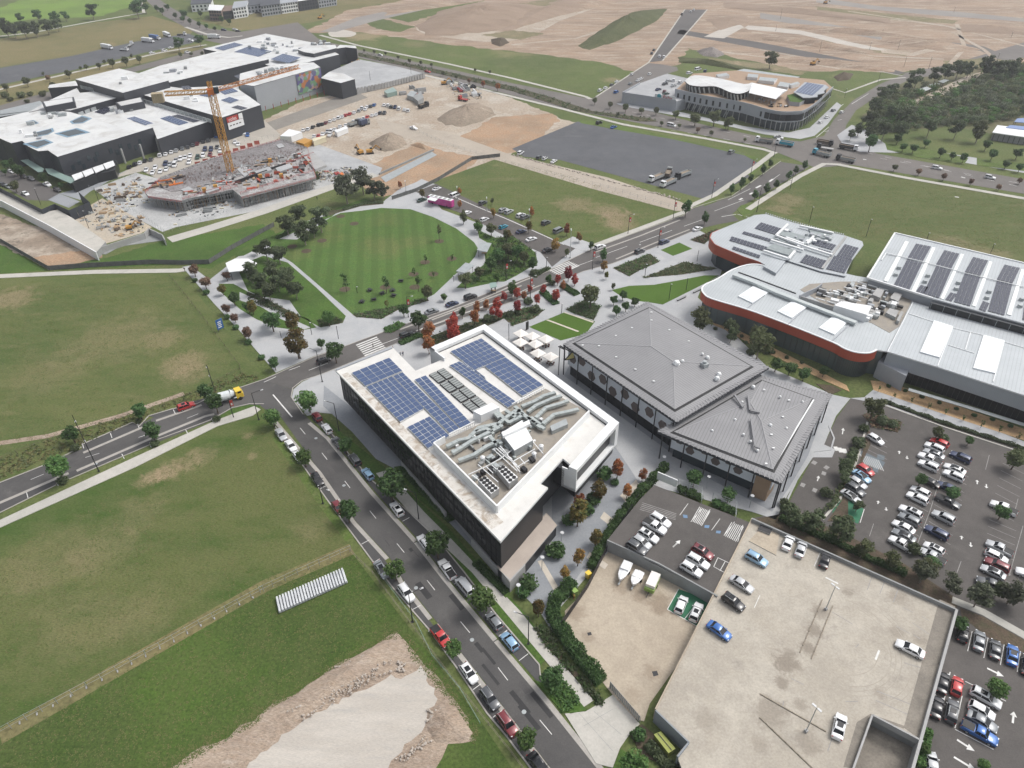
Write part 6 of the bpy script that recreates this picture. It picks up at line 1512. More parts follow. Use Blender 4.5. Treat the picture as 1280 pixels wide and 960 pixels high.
jibd=Vector((e1.x-top.x,e1.y-top.y,0));cjd=Vector((e0.x-top.x,e0.y-top.y,0))
lattice('counter_jib',top,top+cjd*.96+Vector((0,0,.4)),1.6,2.4,YELLOW,False)
lattice('jib',top,top+jibd+Vector((0,0,.8)),1.4,2.4,worn('jib_orange',(.50,.23,.09),(.44,.19,.07),.8,.6),True)
m=MB();m.box((top.x,top.y,ZT),(3.2,3.2,2.2),.4);m.build('slewing_ring',ORANGEP,cr_);m=MB();m.box((top.x+2.4,top.y-.6,ZT+.6),(2.0,1.9,2.4),.4);m.build('cab',GLASSB,cr_)
q=top+cjd*.95;m=MB()
for k in range(4):m.box((q.x+k*1.1*cjd.normalized().x-1.6,q.y+k*1.1*cjd.normalized().y,ZT-1.0),(1.0,3.4,3.6),math.atan2(cjd.y,cjd.x))
stuffpart(m.build('counterweight',worn('ballast_tan',(.40,.33,.22),(.36,.30,.20),.4,.8),cr_));lattice('tower_head',top,top+Vector((0,0,4)),1.4,2,YELLOW)
m=MB();m.box((cb.x,cb.y,.4),(6,6,.8));m.build('footing',CONCW,cr_)
# curved hotel/shop building by the avenue
kc=mid(W('P','779,116 956,138 1006,140 1041,110 860,96',8))
KB=bld('curved_building','curved grey three storey building with rooftop terrace, white tent roof and parking deck',kc)
pd=P2('P','778,116 846,126.5 884,116 860,98 834,92 800,104',6);pr(KB,'parking_deck',pd,0,6,GREYCLAD,SLABC)
wallparts(KB,'deck_parapet',[Vector(q)for q in P2('P','845,126.3 778,116 800,104',6.5)],6,7.0,.3,GREYCLAD)
mp=P2('P','844,113 880,121 930,130 956,137.5 976,141.2 995,141 1006,139 1022,128 1041,110 1030,100 985,96 920,88 866,92',9.5)
pr(KB,'upper_storey',mp,4.6,9.5,GREYCLAD,WOODM,True);pr(KB,'ground_floor_glass',inset(mp,1.8),0,4.6,GLASSB)
fk=[Vector(q)for q in P2('P','844,113 880,121 930,130 956,137.5 976,141.2 995,141 1006,139 1022,128 1041,110',9.5)]
fk=curve(fk,3)
wallparts(KB,'parapet',fk,9.5,10.4,.35,GREYCLAD)
m=MB();m.box((0,0,0),(1.1,.3,2.6));wmk=m.mesh('window',GLASSD);cm_=_cyl('column',.2,.2,CONCW,6);finm=_bx('facade_fin',(.5,.25,4.4),GALV)
for i in range(len(fk)-1):
 a,b=fk[i],fk[i+1];k=max(1,int((b-a).length/3.4));an=math.atan2(b.y-a.y,b.x-a.x);nn=Vector((math.sin(an),-math.cos(an)))
 for j in range(k):
  q=a.lerp(b,(j+.5)/k);big=i>=9
  part('window',wmk,KB,(q.x+nn.x*.02-kc.x,q.y+nn.y*.02-kc.y,7.0),(0,0,an),(2.4 if big else 1,1,1.2 if big else 1))
  part('column',cm_,KB,(q.x-nn.x*.6-kc.x,q.y-nn.y*.6-kc.y,0),None,(1,1,4.6))
  if i<5:
   for e in(-.3,.1):part('facade_fin',finm,KB,(q.x+(b-a).normalized().x*e*3-nn.x*1.2-kc.x,q.y+(b-a).normalized().y*e*3-nn.y*1.2-kc.y,2.3),(0,.35,an))
l=[Vector(q)for q in P2('P','779,116 844,126',6)];an=math.atan2((l[1]-l[0]).y,(l[1]-l[0]).x)
for j in range(30):
 q=l[0].lerp(l[1],(j+.5)/30);part('facade_fin',finm,KB,(q.x-kc.x+.2,q.y-.3-kc.y,2.9),(0,.4,an),(1.3,1,1))
cup=[Vector(q)for q in P2('P','856,101 868,94 900,98 930,105 941,103 938,112 925,117 912,115 895,108 876,108 862,106',13.5)];cup=curve(cup+[cup[0]],3)[:-1]
pr(KB,'terrace_roof',[tuple(q)for q in cup],13.0,13.5,STEEL_DK,WHITE_ROOF,True);pr(KB,'terrace_storey',inset([tuple(q)for q in cup],1.2),9.5,13.0,GLASSD)
for i in range(0,len(cup),1):
 a,b=cup[i],cup[(i+1)%len(cup)];q=a.lerp(b,.5);v=(Vector((kc.x,kc.y))-q).normalized()*.9
 part('facade_fin',finm,KB,(q.x+v.x-kc.x,q.y+v.y-kc.y,11.2),(0,.35,math.atan2(b.y-a.y,b.x-a.x)),(1.6,1.4,.75))
tp=W('P','936,116 941,103.5 985,112.5 970,124',13.2);tz=tp[0].lerp(tp[2],.5)
m=MB();up=[Vector((p.x,p.y,13.2))for p in tp];rdg=[up[0].lerp(up[1],.5)+Vector((0,0,1.2)),up[3].lerp(up[2],.5)+Vector((0,0,1.2))]
m.add(up+rdg,[(0,3,5,4),(1,4,5,2),(0,4,1),(3,2,5)]);m.build('tent_roof',WHITE,KB)
for i in range(5):
 q=up[0].lerp(up[3],i/4);part('tent_post',cm_,KB,(q.x-kc.x,q.y-kc.y,9.5),None,(.6,.6,3.7))
pw=P2('P','992,115 1006,102.5 1032,106 1036,109 1030,113 1031,116 1022,118 1022,121 1012,122 1004,122',13);pr(KB,'panel_pavilion_roof',pw,12.6,13,GALV,GREYCLAD,True);pr(KB,'panel_pavilion',inset(pw,.8),9.5,12.6,GLASSD)
solar(KB,'P','994,115 1008,103 1030,107 1015,119.5',13.1,8,6,PANEL,False,.15)
gv=P2('P','984,118 996,115 1002,118 1006,124 1000,127 988,126',12);pr(KB,'green_roof',gv,9.5,11.6,GREYCLAD,GR_LEAFY);
pr(KB,'rear_carport',P2('P','880,98 930,86 1000,96 985,101 930,94',5),4.7,5,GREYCLAD,GALV,True)
for s in('895,93 908,91 912,94 898,96','935,92 948,93 947,97 934,96','950,96 972,98 968,102 948,100','975,102 988,104 985,109 972,107','1000,104 990,107 986,105 997,102'):rbox(KB,'roof_box','P',s,9.5,11.2,WHITE,GALV)
rnd=random.Random(8)
for i in range(26):
 a,b,c,d=W('P','942,122 975,130 990,134 960,134',9.6);u,v=rnd.random(),rnd.random();p=a.lerp(b,u).lerp(d.lerp(c,u),v);m=MB();m.box((p.x,p.y,9.9),(rnd.uniform(.6,1.5),.8,.7),rnd.random());m.build('terrace_furniture',rnd.choice([TIMBER,STEEL_DK,WHITE,GREYCLAD]),KB)
a,b=W('P','820,121.5 842,125',6.6);an=math.atan2(b.y-a.y,b.x-a.x);c=a.lerp(b,.5)-kc
sg=bpy.data.objects.new('roof_sign',None);COL.objects.link(sg);sg.parent=KB;sg.location=(c.x,c.y-.5,0);sg.rotation_euler=(0,0,an)
part('sign_board',_bx('sign_board_b',(13,.2,2.4),WHITE),sg,(0,0,7.4));text('Baby',3.0,REDP,sg,(1.6,-.15,7.4),0);m=MB();m.tube((0,.0,0),(0,-.2,0),1.3,1.3,14);part('sign_disc',m.mesh('sign_disc',flat('sign_teal',(.03,.30,.36),.5)),sg,(-3.6,-.12,7.6))
l=[Vector(q)for q in P2('P','976,151.5 990,152.3 1003,149',4.6)]
for i in range(16):
 q=curve(l,8)[i]-Vector((kc.x,kc.y));part('sign_letter',_bx('sign_letter',(.55+.25*(i%3),.15,.9),WHITE),KB,(q.x,q.y,4.9))
 # parking deck, lower right
ZK=3.0
dk=bld('parking_deck','beige concrete rooftop parking deck with stained surface and low parapets',at(980,800,ZK))
DKP=W('P','819,887 940,647 1196,762 1153,926 1090.6,893.6 1060,975 1050,1010 870,1010 846,944 860,927',ZK)
pr(dk,'deck',[(p.x,p.y)for p in DKP],ZK-.4,ZK,CONCT,DECKC,True)
tire=flat('tyre_mark',(.25,.225,.19),.9)
wallparts(dk,'parapet',[Vector((p.x,p.y))for p in W('P','819.5,886 940,648',ZK+.3)],0,ZK+.28,.25,YARDC)
wallparts(dk,'parapet',[Vector((p.x,p.y))for p in W('P','940,648 1196,762',ZK+.9)],0,ZK+.95,.35,CONCT)
wallparts(dk,'parapet',[Vector((p.x,p.y))for p in W('P','1196,762 1148,936 1130,1000',ZK+.9)],0,ZK+1.0,.45,CONCW)
wallparts(dk,'ramp_parapet',[Vector((p.x,p.y))for p in W('P','1058,985 1090.6,893.6 1154,927',ZK+.8)],ZK-.4,ZK+.9,.3,CONCW)
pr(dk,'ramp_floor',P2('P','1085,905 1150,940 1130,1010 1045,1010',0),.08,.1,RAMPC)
wallparts(dk,'ramp_wall',[Vector((p.x,p.y))for p in W('P','1091,894.5 1153.5,927',ZK-.4)],0,ZK-.42,.3,CONCT)
wallparts(dk,'garden_wall',[Vector((p.x,p.y))for p in W('P','819.5,888 861,928 847,946',ZK+.5)],0,ZK+.6,.25,worn('blue_grey_precast',(.27,.295,.32),(.235,.26,.285),.3,.8))
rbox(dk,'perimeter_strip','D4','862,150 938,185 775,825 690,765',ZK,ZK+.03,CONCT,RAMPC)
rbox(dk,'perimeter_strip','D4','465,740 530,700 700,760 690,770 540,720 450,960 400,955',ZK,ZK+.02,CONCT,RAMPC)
rbox(dk,'stair_pad','P','936,676 955,656 975,665 970,694',ZK,ZK+.12,CONCW,YARDC);rbox(dk,'stair_well','860:560:6.4','590,590 685,630 655,690 560,650',ZK+.12,ZK+.5,CONCW,STEEL_DK)
for q in('200,15',):pass
bl=dict(z=ZK+.005)
for f,s in(('D4','315,45 375,75;540,35 515,105;602,55 575,125;668,88 640,165;860,165 856,190;685,190 735,213;775,232 810,252;730,262 812,318;345,210 445,270;655,280 720,315;735,320 770,340;690,455 770,478;560,590 725,655;555,635 715,705;150,530 210,560;115,640 105,675;325,880 345,820;460,380 475,365;410,640 470,640'),('860:560:6.4','1060,830 1010,945;960,770 925,870;1150,850 1120,950'),('D3','1240,190 1267,130')):
 dashes(dk,f,s,.13,ZK+.006,FADED_PAINT if f=='D4' else WHITE_PAINT,'bay_line',ZK)
dashes(dk,'D4','555,440 572,395;315,45 375,75',.35,ZK+.007,None,'bay_line',ZK)
for o in dk.children:
 if o.name.startswith('bay_line'):o.location.x-=dk.location.x;o.location.y-=dk.location.y
stop=_bx('wheel_stop',(1.5,.18,.12),worn('rusty_stop',(.30,.26,.205),(.22,.19,.155),1.2,.9));kd=Vector(dk['_o'])
for s,n in(('300,150 190,410',8),('350,180 245,440',8),('0,605 315,785',8),('0,720 250,960',8)):
 a,b=W('D4',s,ZK)
 for i in range(n):
  q=a.lerp(b,(i+.5)/n)-kd;part('wheel_stop',stop,dk,(q.x,q.y,ZK+.08),(0,0,math.atan2(b.y-a.y,b.x-a.x)))
rnd=random.Random(12);tm_=MB();cc0=at(1075,815,ZK)
for r_,a0,a1 in((9.5,-2.2,.9),(10.4,-2.0,1.1),(12.0,-1.5,.7),(8.7,-2.6,.2),(12.9,-1.2,1.2),(6.5,-2,-.5)):
 n=18;pts=[Vector((cc0.x-3+math.cos(a0+(a1-a0)*i/n)*r_,cc0.y+2+math.sin(a0+(a1-a0)*i/n)*r_))for i in range(n+1)]
 for i in range(n):
  a,b=pts[i],pts[i+1];d=(b-a).normalized();nn=Vector((-d.y,d.x))*.07;z=ZK+.004;tm_.add([(*(a+nn),z),(*(b+nn),z),(*(b-nn),z),(*(a-nn),z)],[(3,2,1,0)])
stuffpart(tm_.build('tyre_marks',worn('tyre_mark_worn',(.33,.30,.255),(.41,.375,.32),.6,.9),dk))
ul=bld('upper_carpark','raised dark asphalt parking lot with grey retaining wall and disabled bays',at(850,670,ZK))
ulp=P2('P','759,675 800,624 818,606 943,655 897,745',ZK);pr(ul,'lot_surface',ulp,0,ZK-.06,CONCT,ASPH_LOT)
wallparts(ul,'retaining_wall',[Vector((p.x,p.y))for p in W('P','759,675 823,704 897,745',ZK+.3)],0,ZK+.35,.3,CONCT)
wallparts(ul,'white_wall',[Vector((p.x,p.y))for p in W('C3','775,475 870,515',ZK)],ZK-1.2,ZK+1.0,.25,WHITE)
ZU=ZK-.055;ko=Vector(ul['_o'])
def uline(f,s,wd=.12,mat=None):
 for q in s.split(';'):
  a,b=W(f,q.strip(),ZU);d=dash(ul,a-ko,b-ko,wd,ZU+.003,'bay_line',mat)
uline('C3','922,612 882,668;935,700 985,640;1035,740 1075,685;1095,765 1145,700;1160,795 1185,715;985,720 1028,640;1065,872 1045,915;1100,890 1075,935;1135,905 1105,948;1065,872 1135,905;1045,915 1105,948;1140,905 1115,960')
uline('C3',';'.join(f'{690+i*3},{640-i*8} {862+i*1},{690-i*7}' for i in range(5)),.14,FADED_PAINT)
uline('C3',';'.join(f'{938+i*7},{697+i*3} {978+i*7},{628+i*3}' for i in range(8))+';'+';'.join(f'{1094+i*8},{766+i*4} {1132+i*8},{702+i*3}' for i in range(8)),.14)
for s in('897,665 918,668 920,682 900,680','1002,715 1025,717 1022,730 1000,728','1058,742 1080,744 1076,756 1055,754','1168,795 1192,797 1186,812 1164,808'):
 pr(ul,'access_symbol',P2('C3',s,ZU),ZU,ZU+.006,BLUE_PAINT)
o=arrow(ul,'C3','850,820 885,788',ZU+.003,1.2,ZU);o.location=-ko
uline('C3','850,822 868,800',.2)
def fence(name,f,s,ht,label,post=3.0,mat=GALV,panelmat=None,z=0.0,rails=2,slat=0.0):
 l=W(f,s,z);c=mid(l);r=thing(name,label,'fence',(c.x,c.y,0),wcoords=True)
 pm=_cyl('post',.05,.05,mat,5)
 for i in range(len(l)-1):
  a,b=l[i],l[i+1];L=(b-a).length;k=max(1,round(L/post));an=math.atan2(b.y-a.y,b.x-a.x)
  for j in range(k+(1 if i==len(l)-2 else 0)):
   q=a.lerp(b,j/k)-c;part('post',pm,r,(q.x,q.y,z),None,(1,1,ht))
  m=MB()
  for q in range(rails):m.bar((a.x,a.y,z+ht*(q+1)/rails-.05),(b.x,b.y,z+ht*(q+1)/rails-.05),.035)
  if panelmat:strip(m,[a,b],.012,.012,z+.05,z+ht-.1)
  o=m.build('fence_panel',panelmat or mat,r);o['kind']='stuff'
  if slat:
   for q in range(int(L/slat)):e=a.lerp(b,(q+.5)*slat/L)-c;part('slat',_bx('slat',(slat*.8,.06,ht-.1),mat),r,(e.x,e.y,z+ht/2+.02),(0,0,an))
 return r
fence('cage_fence','C3','872,520 985,560 985,612',1.8,'grey cage fence with shrubs on the disabled parking side',2.4,GALV,None,ZK-.05,3)
fence('cage_fence','C3','1040,585 1150,630 1148,690',1.8,'second grey cage fence nearer the beige deck',2.4,GALV,None,ZK-.05,3)
fence('sliding_gate','D3','545,575 690,745',2.0,'grey slatted sliding gate across the concrete driveway',2.4,CONCT,None,0,2,.45)
fence('yard_fence','P','700,786 735,735 757,692 800,620',2.0,'dark slatted fence along the hedge of the yard',2.5,STEEL_DK,None,0,2,.5)
# CARS
g1='cars parked along the long street'
cars('C2','370,490 520,700','158,278,s,S;205,332,w,S;243,388,w,H;332,492,k,S;432,628,m,H','at the left kerb beside the grass field','the junction',g1)
cars('D2','870,250 1150,640','640,5,g,S;760,118,w,U;925,328,r,T;1060,502,w,H;1160,625,c,U;1245,748,m,U','at the left kerb beside the dug pad','the barrier stack',g1)
cars('D3','130,850 260,1020','208,945,k,S','at the left kerb, lowest in the picture','',g1)
cars('C2','520,400 380,210','330,192,m,H;378,250,w,H;430,318,c,S;512,400,c,U;574,468,l,H;714,637,w,U;848,798,w,U;955,925,w,T','at the right kerb beside the dark office block','the junction',g1)
cars('D2','1290,420 1100,180','1040,88,s,V;1182,252,g,H;1255,350,l,H','at the right kerb near the fenced yard','the office corner',g1)
cars('C1','840,170 950,130','893,143,r,U','parked on the lane beside the west field','','cars on the lane')
g2='cars in the asphalt car park'
cars('C4','505,430 560,465','555,302,w,H;508,448,r,H;488,480,l,S;470,510,s,H;458,545,c,U;436,575,s,S','in the left row of the asphalt car park','the top',g2)
cars('C4','880,360 770,310','862,318,r,H;838,342,w,U;836,372,s,S;816,396,w,T;808,430,w,U;812,505,k,S;770,553,w,H;756,585,w,U;722,652,w,U;716,687,g,U;690,724,w,S;692,764,g,S;678,806,w,T','in the middle-left row of the asphalt car park','the top',g2)
cars('C4','1000,410 910,370','963,388,n,U;936,445,w,S;930,477,w,U;900,533,n,S;-902,600,c,T;880,677,s,U;848,750,n,U;835,826,w,H;826,864,s,T','in the middle-right row of the asphalt car park','the top',g2)
cars('C4','1210,660 1110,615','1170,633,w,T;1150,825,s,T;-1136,864,w,H;1138,905,m,U;1120,940,s,S','in the far-right row of the asphalt car park','the top',g2)
cars('D4','1190,100 1050,45','1112,78,c,T;1290,30,w,U','at the lower end of the far-right asphalt row','the left',g2)
cars('D4','1052,390 1062,300','976,312,k,H;1053,347,g,S;1130,388,c,S;1212,415,b,S;1285,465,k,S','in the angled row below the white footpath','the deck',g2)
cars('D4','940,610 955,520','946,565,r,H;922,685,c,U;878,548,k,S;850,665,k,S','parked beside the parapet of the beige deck','the top',g2)
cars('D4','1020,590 1150,660','1085,622,w,U;1066,682,w,H;1068,735,g,S;1055,790,b,T','in the short row right of the deck parapet','the top',g2)
cars('D4','830,990 820,900','826,940,s,S','behind the hedge at the foot of the deck parapet','',g2)
g3='cars on the beige rooftop deck'
cars('D4','790,420 660,355','722,386,w,S','alone beside the swirling tyre marks on the deck','',g3,ZK)
cars('D4','370,815 395,700','382,758,w,S','alone by the deck ramp opening','',g3,ZK)
cars('860:560:6.4','780,810 830,690','805,752,w,S;905,802,s,S;1098,890,k,S','nosed to the top edge of the deck','the left',g3,ZK)
cars('860:560:6.4','460,840 640,940','550,885,l,U','on the deck beside the disabled bays','',g3,ZK)
cars('D3','1130,40 1230,105','1180,75,s,S;1140,162,k,U;1072,298,b,S','along the left parapet of the beige deck','the top',g3,ZK)
cars('D3','870,215 910,130','890,173,w,H;962,210,w,U','on the green charging bays in the yard','the left','cars charging in the yard')
g4='cars in the upper lot'
cars('C3','750,665 835,715','790,690,w,U;762,720,w,T;732,766,w,U;700,795,s,H;676,822,c,U','in the left row of the raised asphalt lot','the hatching',g4,ZU)
cars('C3','945,820 1040,875','992,845,m,U;970,888,w,U;938,927,w,U','in the right row of the raised asphalt lot','the top',g4,ZU)
g5='cars in the park car park'
cars('520:225:10.67','1160,420 1240,380','275,112,w,S;520,200,w,V;892,300,c,U;1165,400,s,U;1240,418,s,U','in the upper row of the park car park','the pink bus',g5)
cars('620:250:8','450,245 550,200','248,152,w,U;292,166,g,U;500,225,c,U;625,302,g,V','in the upper park row nearest the boulevard','the left',g5)
cars('520:225:10.67','1110,640 1220,590','80,262,e,S;685,432,w,H;912,522,w,H;1165,618,t,H','in the lower row of the park car park','the pink bus',g5)
cars('620:250:8','300,405 405,370','250,312,n,S;352,387,w,S;518,497,k,S','in the lower park row nearest the boulevard','the left',g5)
g6='cars on the boulevard'
cars('B2','950,580 1050,545','762,722,k,U;882,610,g,S;980,573,n,S;1068,541,k,U','parked along the boulevard beside the park','the crossing',g6)
cars('B3','660,330 850,255','500,300,w,U;690,322,c,U;808,276,n,U;968,213,w,S','along the boulevard below the middle field','the left',g6)
cars('B2','330,855 400,830','362,845,k,H','half hidden under the corner tree','',g6)
g7='cars on the dark gravel lot'
cars('A3','100,740 140,715','118,732,w,U;207,753,c,H;234,758,w,H;278,772,w,S','at the near edge of the dark gravel lot','the left',g7)
cars('A3','480,595 520,580','495,588,k,U;565,608,b,S;1130,728,g,U','at the far edge of the dark gravel lot','the left',g7)
g8='cars on the avenue'
cars('A3','800,590 890,608','843,600,w,V','driving on the avenue below the curved building','',g8)
cars('A4','800,795 890,812','90,657,w,S;850,804,w,U;1105,850,w,U','driving on the avenue right of the curved building','the left',g8)
cars('A4','380,545 410,528','290,586,w,H;322,560,w,S;352,528,g,H;393,537,w,H','on the bend right of the curved building','the left',g8,far=True)
cars('A3','490,440 590,385','500,433,w,U;526,420,w,S;556,406,c,S;581,390,w,S;652,355,w,H','along the left side of the new road','the avenue',g8,far=True)
cars('A3','570,445 740,355','577,440,b,U;645,400,g,S;682,384,w,S;698,376,w,S;738,354,w,H','along the right side of the new road','the avenue',g8,far=True)
cars('A3','770,290 800,240','748,255,c,U;758,238,k,S;785,270,w,U;806,272,w,U;892,68,k,T;935,55,w,U;950,45,w,S','up the new road into the estate','the curved building',g8,far=True)
cars('A2','840,338 880,346','862,342,r,S;635,262,w,S','on the avenue behind the loading deck','the right',g8,far=True)
g9='cars on the roof of the curved building'
cars('770:70:8','400,330 460,300','425,330,n,S;485,350,m,H;500,372,e,S;490,275,c,S;520,245,s,S;575,240,w,U;575,292,s,S;640,262,w,U;735,168,w,U;820,130,w,V;892,148,n,U','on the parking roof of the curved building','the sign',g9,6.0,True,.5)
g10='cars parked at the mall'
cars('150:100:8','400,800 440,700','90,865,k,H;150,838,k,U;200,822,w,S;248,802,k,S;308,790,c,S;400,748,w,U;455,735,w,S;512,716,w,S;562,700,s,S;622,680,g,S;678,668,c,H;728,646,c,S;772,632,m,S;830,612,k,S;882,600,c,U','in the row under the mall wall','the left',g10,0,True)
cars('150:100:8','560,760 520,850','262,893,w,S;352,868,w,S;455,835,n,U;500,836,s,S;560,796,s,S;605,786,w,U;652,768,w,S;702,750,w,S;775,770,e,U;830,752,w,U;900,740,m,S;970,668,c,S','in the second row of the mall car park','the left',g10,0,True)
cars('150:100:8','560,760 520,850','325,920,w,S;402,908,w,S;462,886,w,S;545,846,w,V;690,818,w,U;850,690,n,U;910,690,n,U;1000,702,w,S;1150,615,w,S;1180,636,w,S;1200,512,w,U;1240,526,w,S;960,556,b,S;1275,545,b,S','in the third row of the mall car park','the left',g10,0,True)
g11='cars on the dirt parking'
cars('350:120:8','600,240 650,170','235,337,w,S;282,325,w,H;328,306,k,S;388,285,k,U;425,276,k,S;460,262,m,S;502,246,w,S;545,231,w,S;586,215,w,U;622,201,w,S;655,188,r,H;697,174,r,S;742,160,w,S;792,142,s,U;822,116,w,U;852,128,w,S;872,104,w,S;908,100,c,U;942,85,b,S','in the long upper row on the dirt','the white shed',g11,0,True)
cars('350:120:8','600,240 650,170','345,398,w,S;388,392,r,S;428,380,w,T;478,352,s,T;515,342,w,U;500,385,w,T;548,330,w,S;600,300,w,S;660,288,w,S;735,250,w,S;790,232,s,S;835,218,w,S;872,205,r,S;922,190,w,S;962,180,w,S;1002,166,c,U;1045,166,c,T','in the lower row on the dirt','the cream container',g11,0,True)
cars('350:120:8','1060,120 1100,60','1042,85,w,S;1082,90,w,U;1112,105,k,U;1152,108,n,T;1192,122,w,U;1246,132,w,S;1282,142,w,U','in the right row by the site compound','the left',g11,0,True)
cars('480:90:8','250,545 330,570','295,558,w,T','driving on the dirt haul road','',g11,0,True)
g12='cars by the mall street'
cars('0:190:8','60,330 250,420','25,322,k,S;75,340,g,S;250,412,w,S;110,188,w,S;235,240,k,U;310,265,c,U;470,322,w,T;572,376,k,U','on the street left of the mall','the left edge',g12,0,True)
g13='cars at the northern road'
cars('80:40:8','560,270 1000,180','612,262,w,S;880,205,w,S;1002,182,w,U;1070,155,w,S;1235,202,w,U;1262,80,w,U','beside the grass verge behind the mall','the left',g13,0,True)
cars('230:30:8','380,55 520,60','398,58,n,U;510,55,w,U;540,68,k,S;65,165,w,U','on the road corner behind the mall','the left',g13,0,True)
cars('A2','0,60 250,30','10,65,w,S;45,60,k,S;70,58,w,U;100,52,w,S;125,48,s,S;150,42,w,S;180,36,w,U;215,30,c,S;240,25,w,S;270,20,w,S','in the row before the grey townhouses','the left',g13,0,True)
# TRUCKS, BUS, TRAILERS
TW=_cyl('wheel',.5,.5,RUBBER,10)
def truck(f,s,cab,body,label,kind='tipper',z=0.0,group='trucks',L=None,name='truck'):
 a,b=W(f,s,z+1.2);d=b-a;L=L or max(6.5,min(12,d.length));c=a.lerp(b,.5);rz=math.atan2(d.y,d.x)
 r=thing(name,label,'truck' if name!='bus' else 'bus',(c.x,c.y,z),rz,group)
 cabm=MB();x1=L/2;cabm.prism([(x1-2.0,-1.15),(x1-.1,-1.1),(x1,-.9),(x1,.9),(x1-.1,1.1),(x1-2.0,1.15)],.7,2.0);cabm.prism([(x1-1.95,-1.1),(x1-.35,-1.05),(x1-.35,1.05),(x1-1.95,1.1)],2.0,2.9)
 part('cab',cabm.mesh('cab',cab),r);gm=MB();gm.box((x1-.33,0,2.4),(.06,1.9,.7));gm.box((x1-1.0,0,2.45),(.9,2.24,.55));part('windscreen',gm.mesh('windscreen',CARGLASS),r)
 part('chassis',_bx('chassis',(1,.9,.3),STEEL_DK),r,(-.2,0,.75),None,(L-.6,1,1))
 bm=MB();x0=-L/2;xb=x1-2.25
 if kind=='tipper':
  o=[(x0,-1.2),(xb,-1.2),(xb,1.2),(x0,1.2)];i_=[(x0+.1,-1.1),(xb-.1,-1.1),(xb-.1,1.1),(x0+.1,1.1)]
  bm.prism(o,1.0,2.3,0,cap=False,bottom=True);bm.prism(i_[::-1],1.2,2.3,0,cap=False);oo=ccw(o);ii=ccw(i_)
  for k in range(4):bm.add([(*oo[k],2.3),(*oo[(k+1)%4],2.3),(*ii[(k+1)%4],2.3),(*ii[k],2.3)],[(0,1,2,3)])
  part('tray',bm.mesh('tray',body),r);lm=MB();lm.prism(i_,1.2,1.9);part('load',lm.mesh('load',SPOIL_GREY),r)
 elif kind=='box':bm.box(((x0+xb)/2,0,2.2),(xb-x0,2.4,2.5));part('cargo_box',bm.mesh('cargo_box',body),r)
 elif kind=='flat':bm.box(((x0+xb)/2,0,1.1),(xb-x0,2.3,.25));part('tray',bm.mesh('tray',body),r)
 elif kind=='mixer':
  xm=(x0+xb)/2
  for q,(r0,r1)in zip(((x0+.2,x0+1.4),(x0+1.4,xb-1.2),(xb-1.2,xb-.1)),((.6,1.25),(1.25,1.25),(1.25,.7))):bm.tube((q[0],0,2.3),(q[1],0,2.0),r0,r1,14)
  part('mixer_drum',bm.mesh('mixer_drum',body,smooth=False),r);hp=MB();hp.tube((x0+.1,0,2.9),(x0+.1,0,3.6),.3,.7,10);part('hopper',hp.mesh('hopper',GALV),r)
 for x in(x1-1.1,x0+1.0,x0+2.2):
  for y in(-1,1):part('wheel',TW,r,(x,y*1.15+.15,.5),(math.pi/2,0,0),(1,1,.3))
 return r
yel=paint('y');wht=paint('w');tl_=paint('t');blu=paint('b')
truck('240:440:8','230,500 470,420',yel,worn('mixer_white',(.68,.70,.70),(.55,.60,.62),.6,.5,stain=(.2,.3,.35),stainamt=.4),'concrete mixer truck with yellow cab and white drum on the lane','mixer',L=8.5)
truck('A3','800,840 738,865',wht,CONCW,'white tipper truck on the gravel lot, nearest the left edge','tipper');truck('A3','820,845 835,815',CONCT,BARK,'grey brown tipper on the gravel lot behind two white ones','tipper');truck('A3','858,862 795,890',wht,GALV,'white tipper on the gravel lot with grey tray, nearest the lane','tipper');truck('A3','930,825 865,850',STEEL_DK,GALV,'grey tipper trailer on the gravel lot, rightmost of four','tipper')
truck('A3','1330,680 1245,668',wht,CONCT,'white tipper on the avenue left of the teal truck','tipper',L=9);truck('A4','155,695 80,682',wht,tl_,'truck with teal tray stopped at the avenue crossing','tipper',L=9)
truck('A4','280,680 345,690',STEEL_DK,BARK,'dark tipper turning at the avenue crossing, topmost there','tipper',L=8);truck('A4','330,745 262,728',tl_,GALV,'tipper with teal cab in the middle of the crossing','tipper',L=9);truck('A4','385,700 468,715',wht,STEEL_DK,'white cabbed truck leaving the crossing to the right','tipper',L=9);truck('A4','450,772 372,755',STEEL_DK,CONCT,'dark tipper with grey load below the white cabbed truck','tipper',L=9);truck('A4','335,712 290,705',STEEL_DK,CONCW,'grey flat truck between the dark and teal tippers','flat',L=8)
truck('80:40:8','350,140 510,165',wht,WHITE,'white box truck on the gravel strip, leftmost','box');truck('80:40:8','560,170 640,175',wht,GALV,'white flatbed truck beside the leftmost box truck','flat');truck('80:40:8','640,140 680,110',wht,CONCT,'small white flatbed behind the flatbed truck','flat');truck('80:40:8','770,80 910,95',wht,WHITE,'white box truck in front of the blue one','box');truck('80:40:8','830,45 990,70',wht,blu,'blue box truck with white cab on the gravel strip','box');truck('80:40:8','990,15 1070,45',wht,WHITE,'white box truck farthest up the gravel strip','box');truck('80:40:8','1130,20 1220,20',wht,STEEL_DK,'dark flatbed truck at the end of the strip','flat');truck('230:30:8','240,130 360,130',wht,WHITE,'white truck parked on the grass corner behind the mall','box')
truck('350:120:8','800,285 890,255',CONCT,paint('n'),'navy truck beside the dirt parking rows','box');truck('350:120:8','690,290 790,260',STEEL_DK,GALV,'grey truck next to the navy one on the dirt','tipper');truck('480:90:8','350,350 440,320',STEEL_DK,BLK,'black truck on the dirt beside the compound','tipper');truck('480:90:8','830,275 750,262',REDP,REDP,'red truck in the spare materials area','flat')
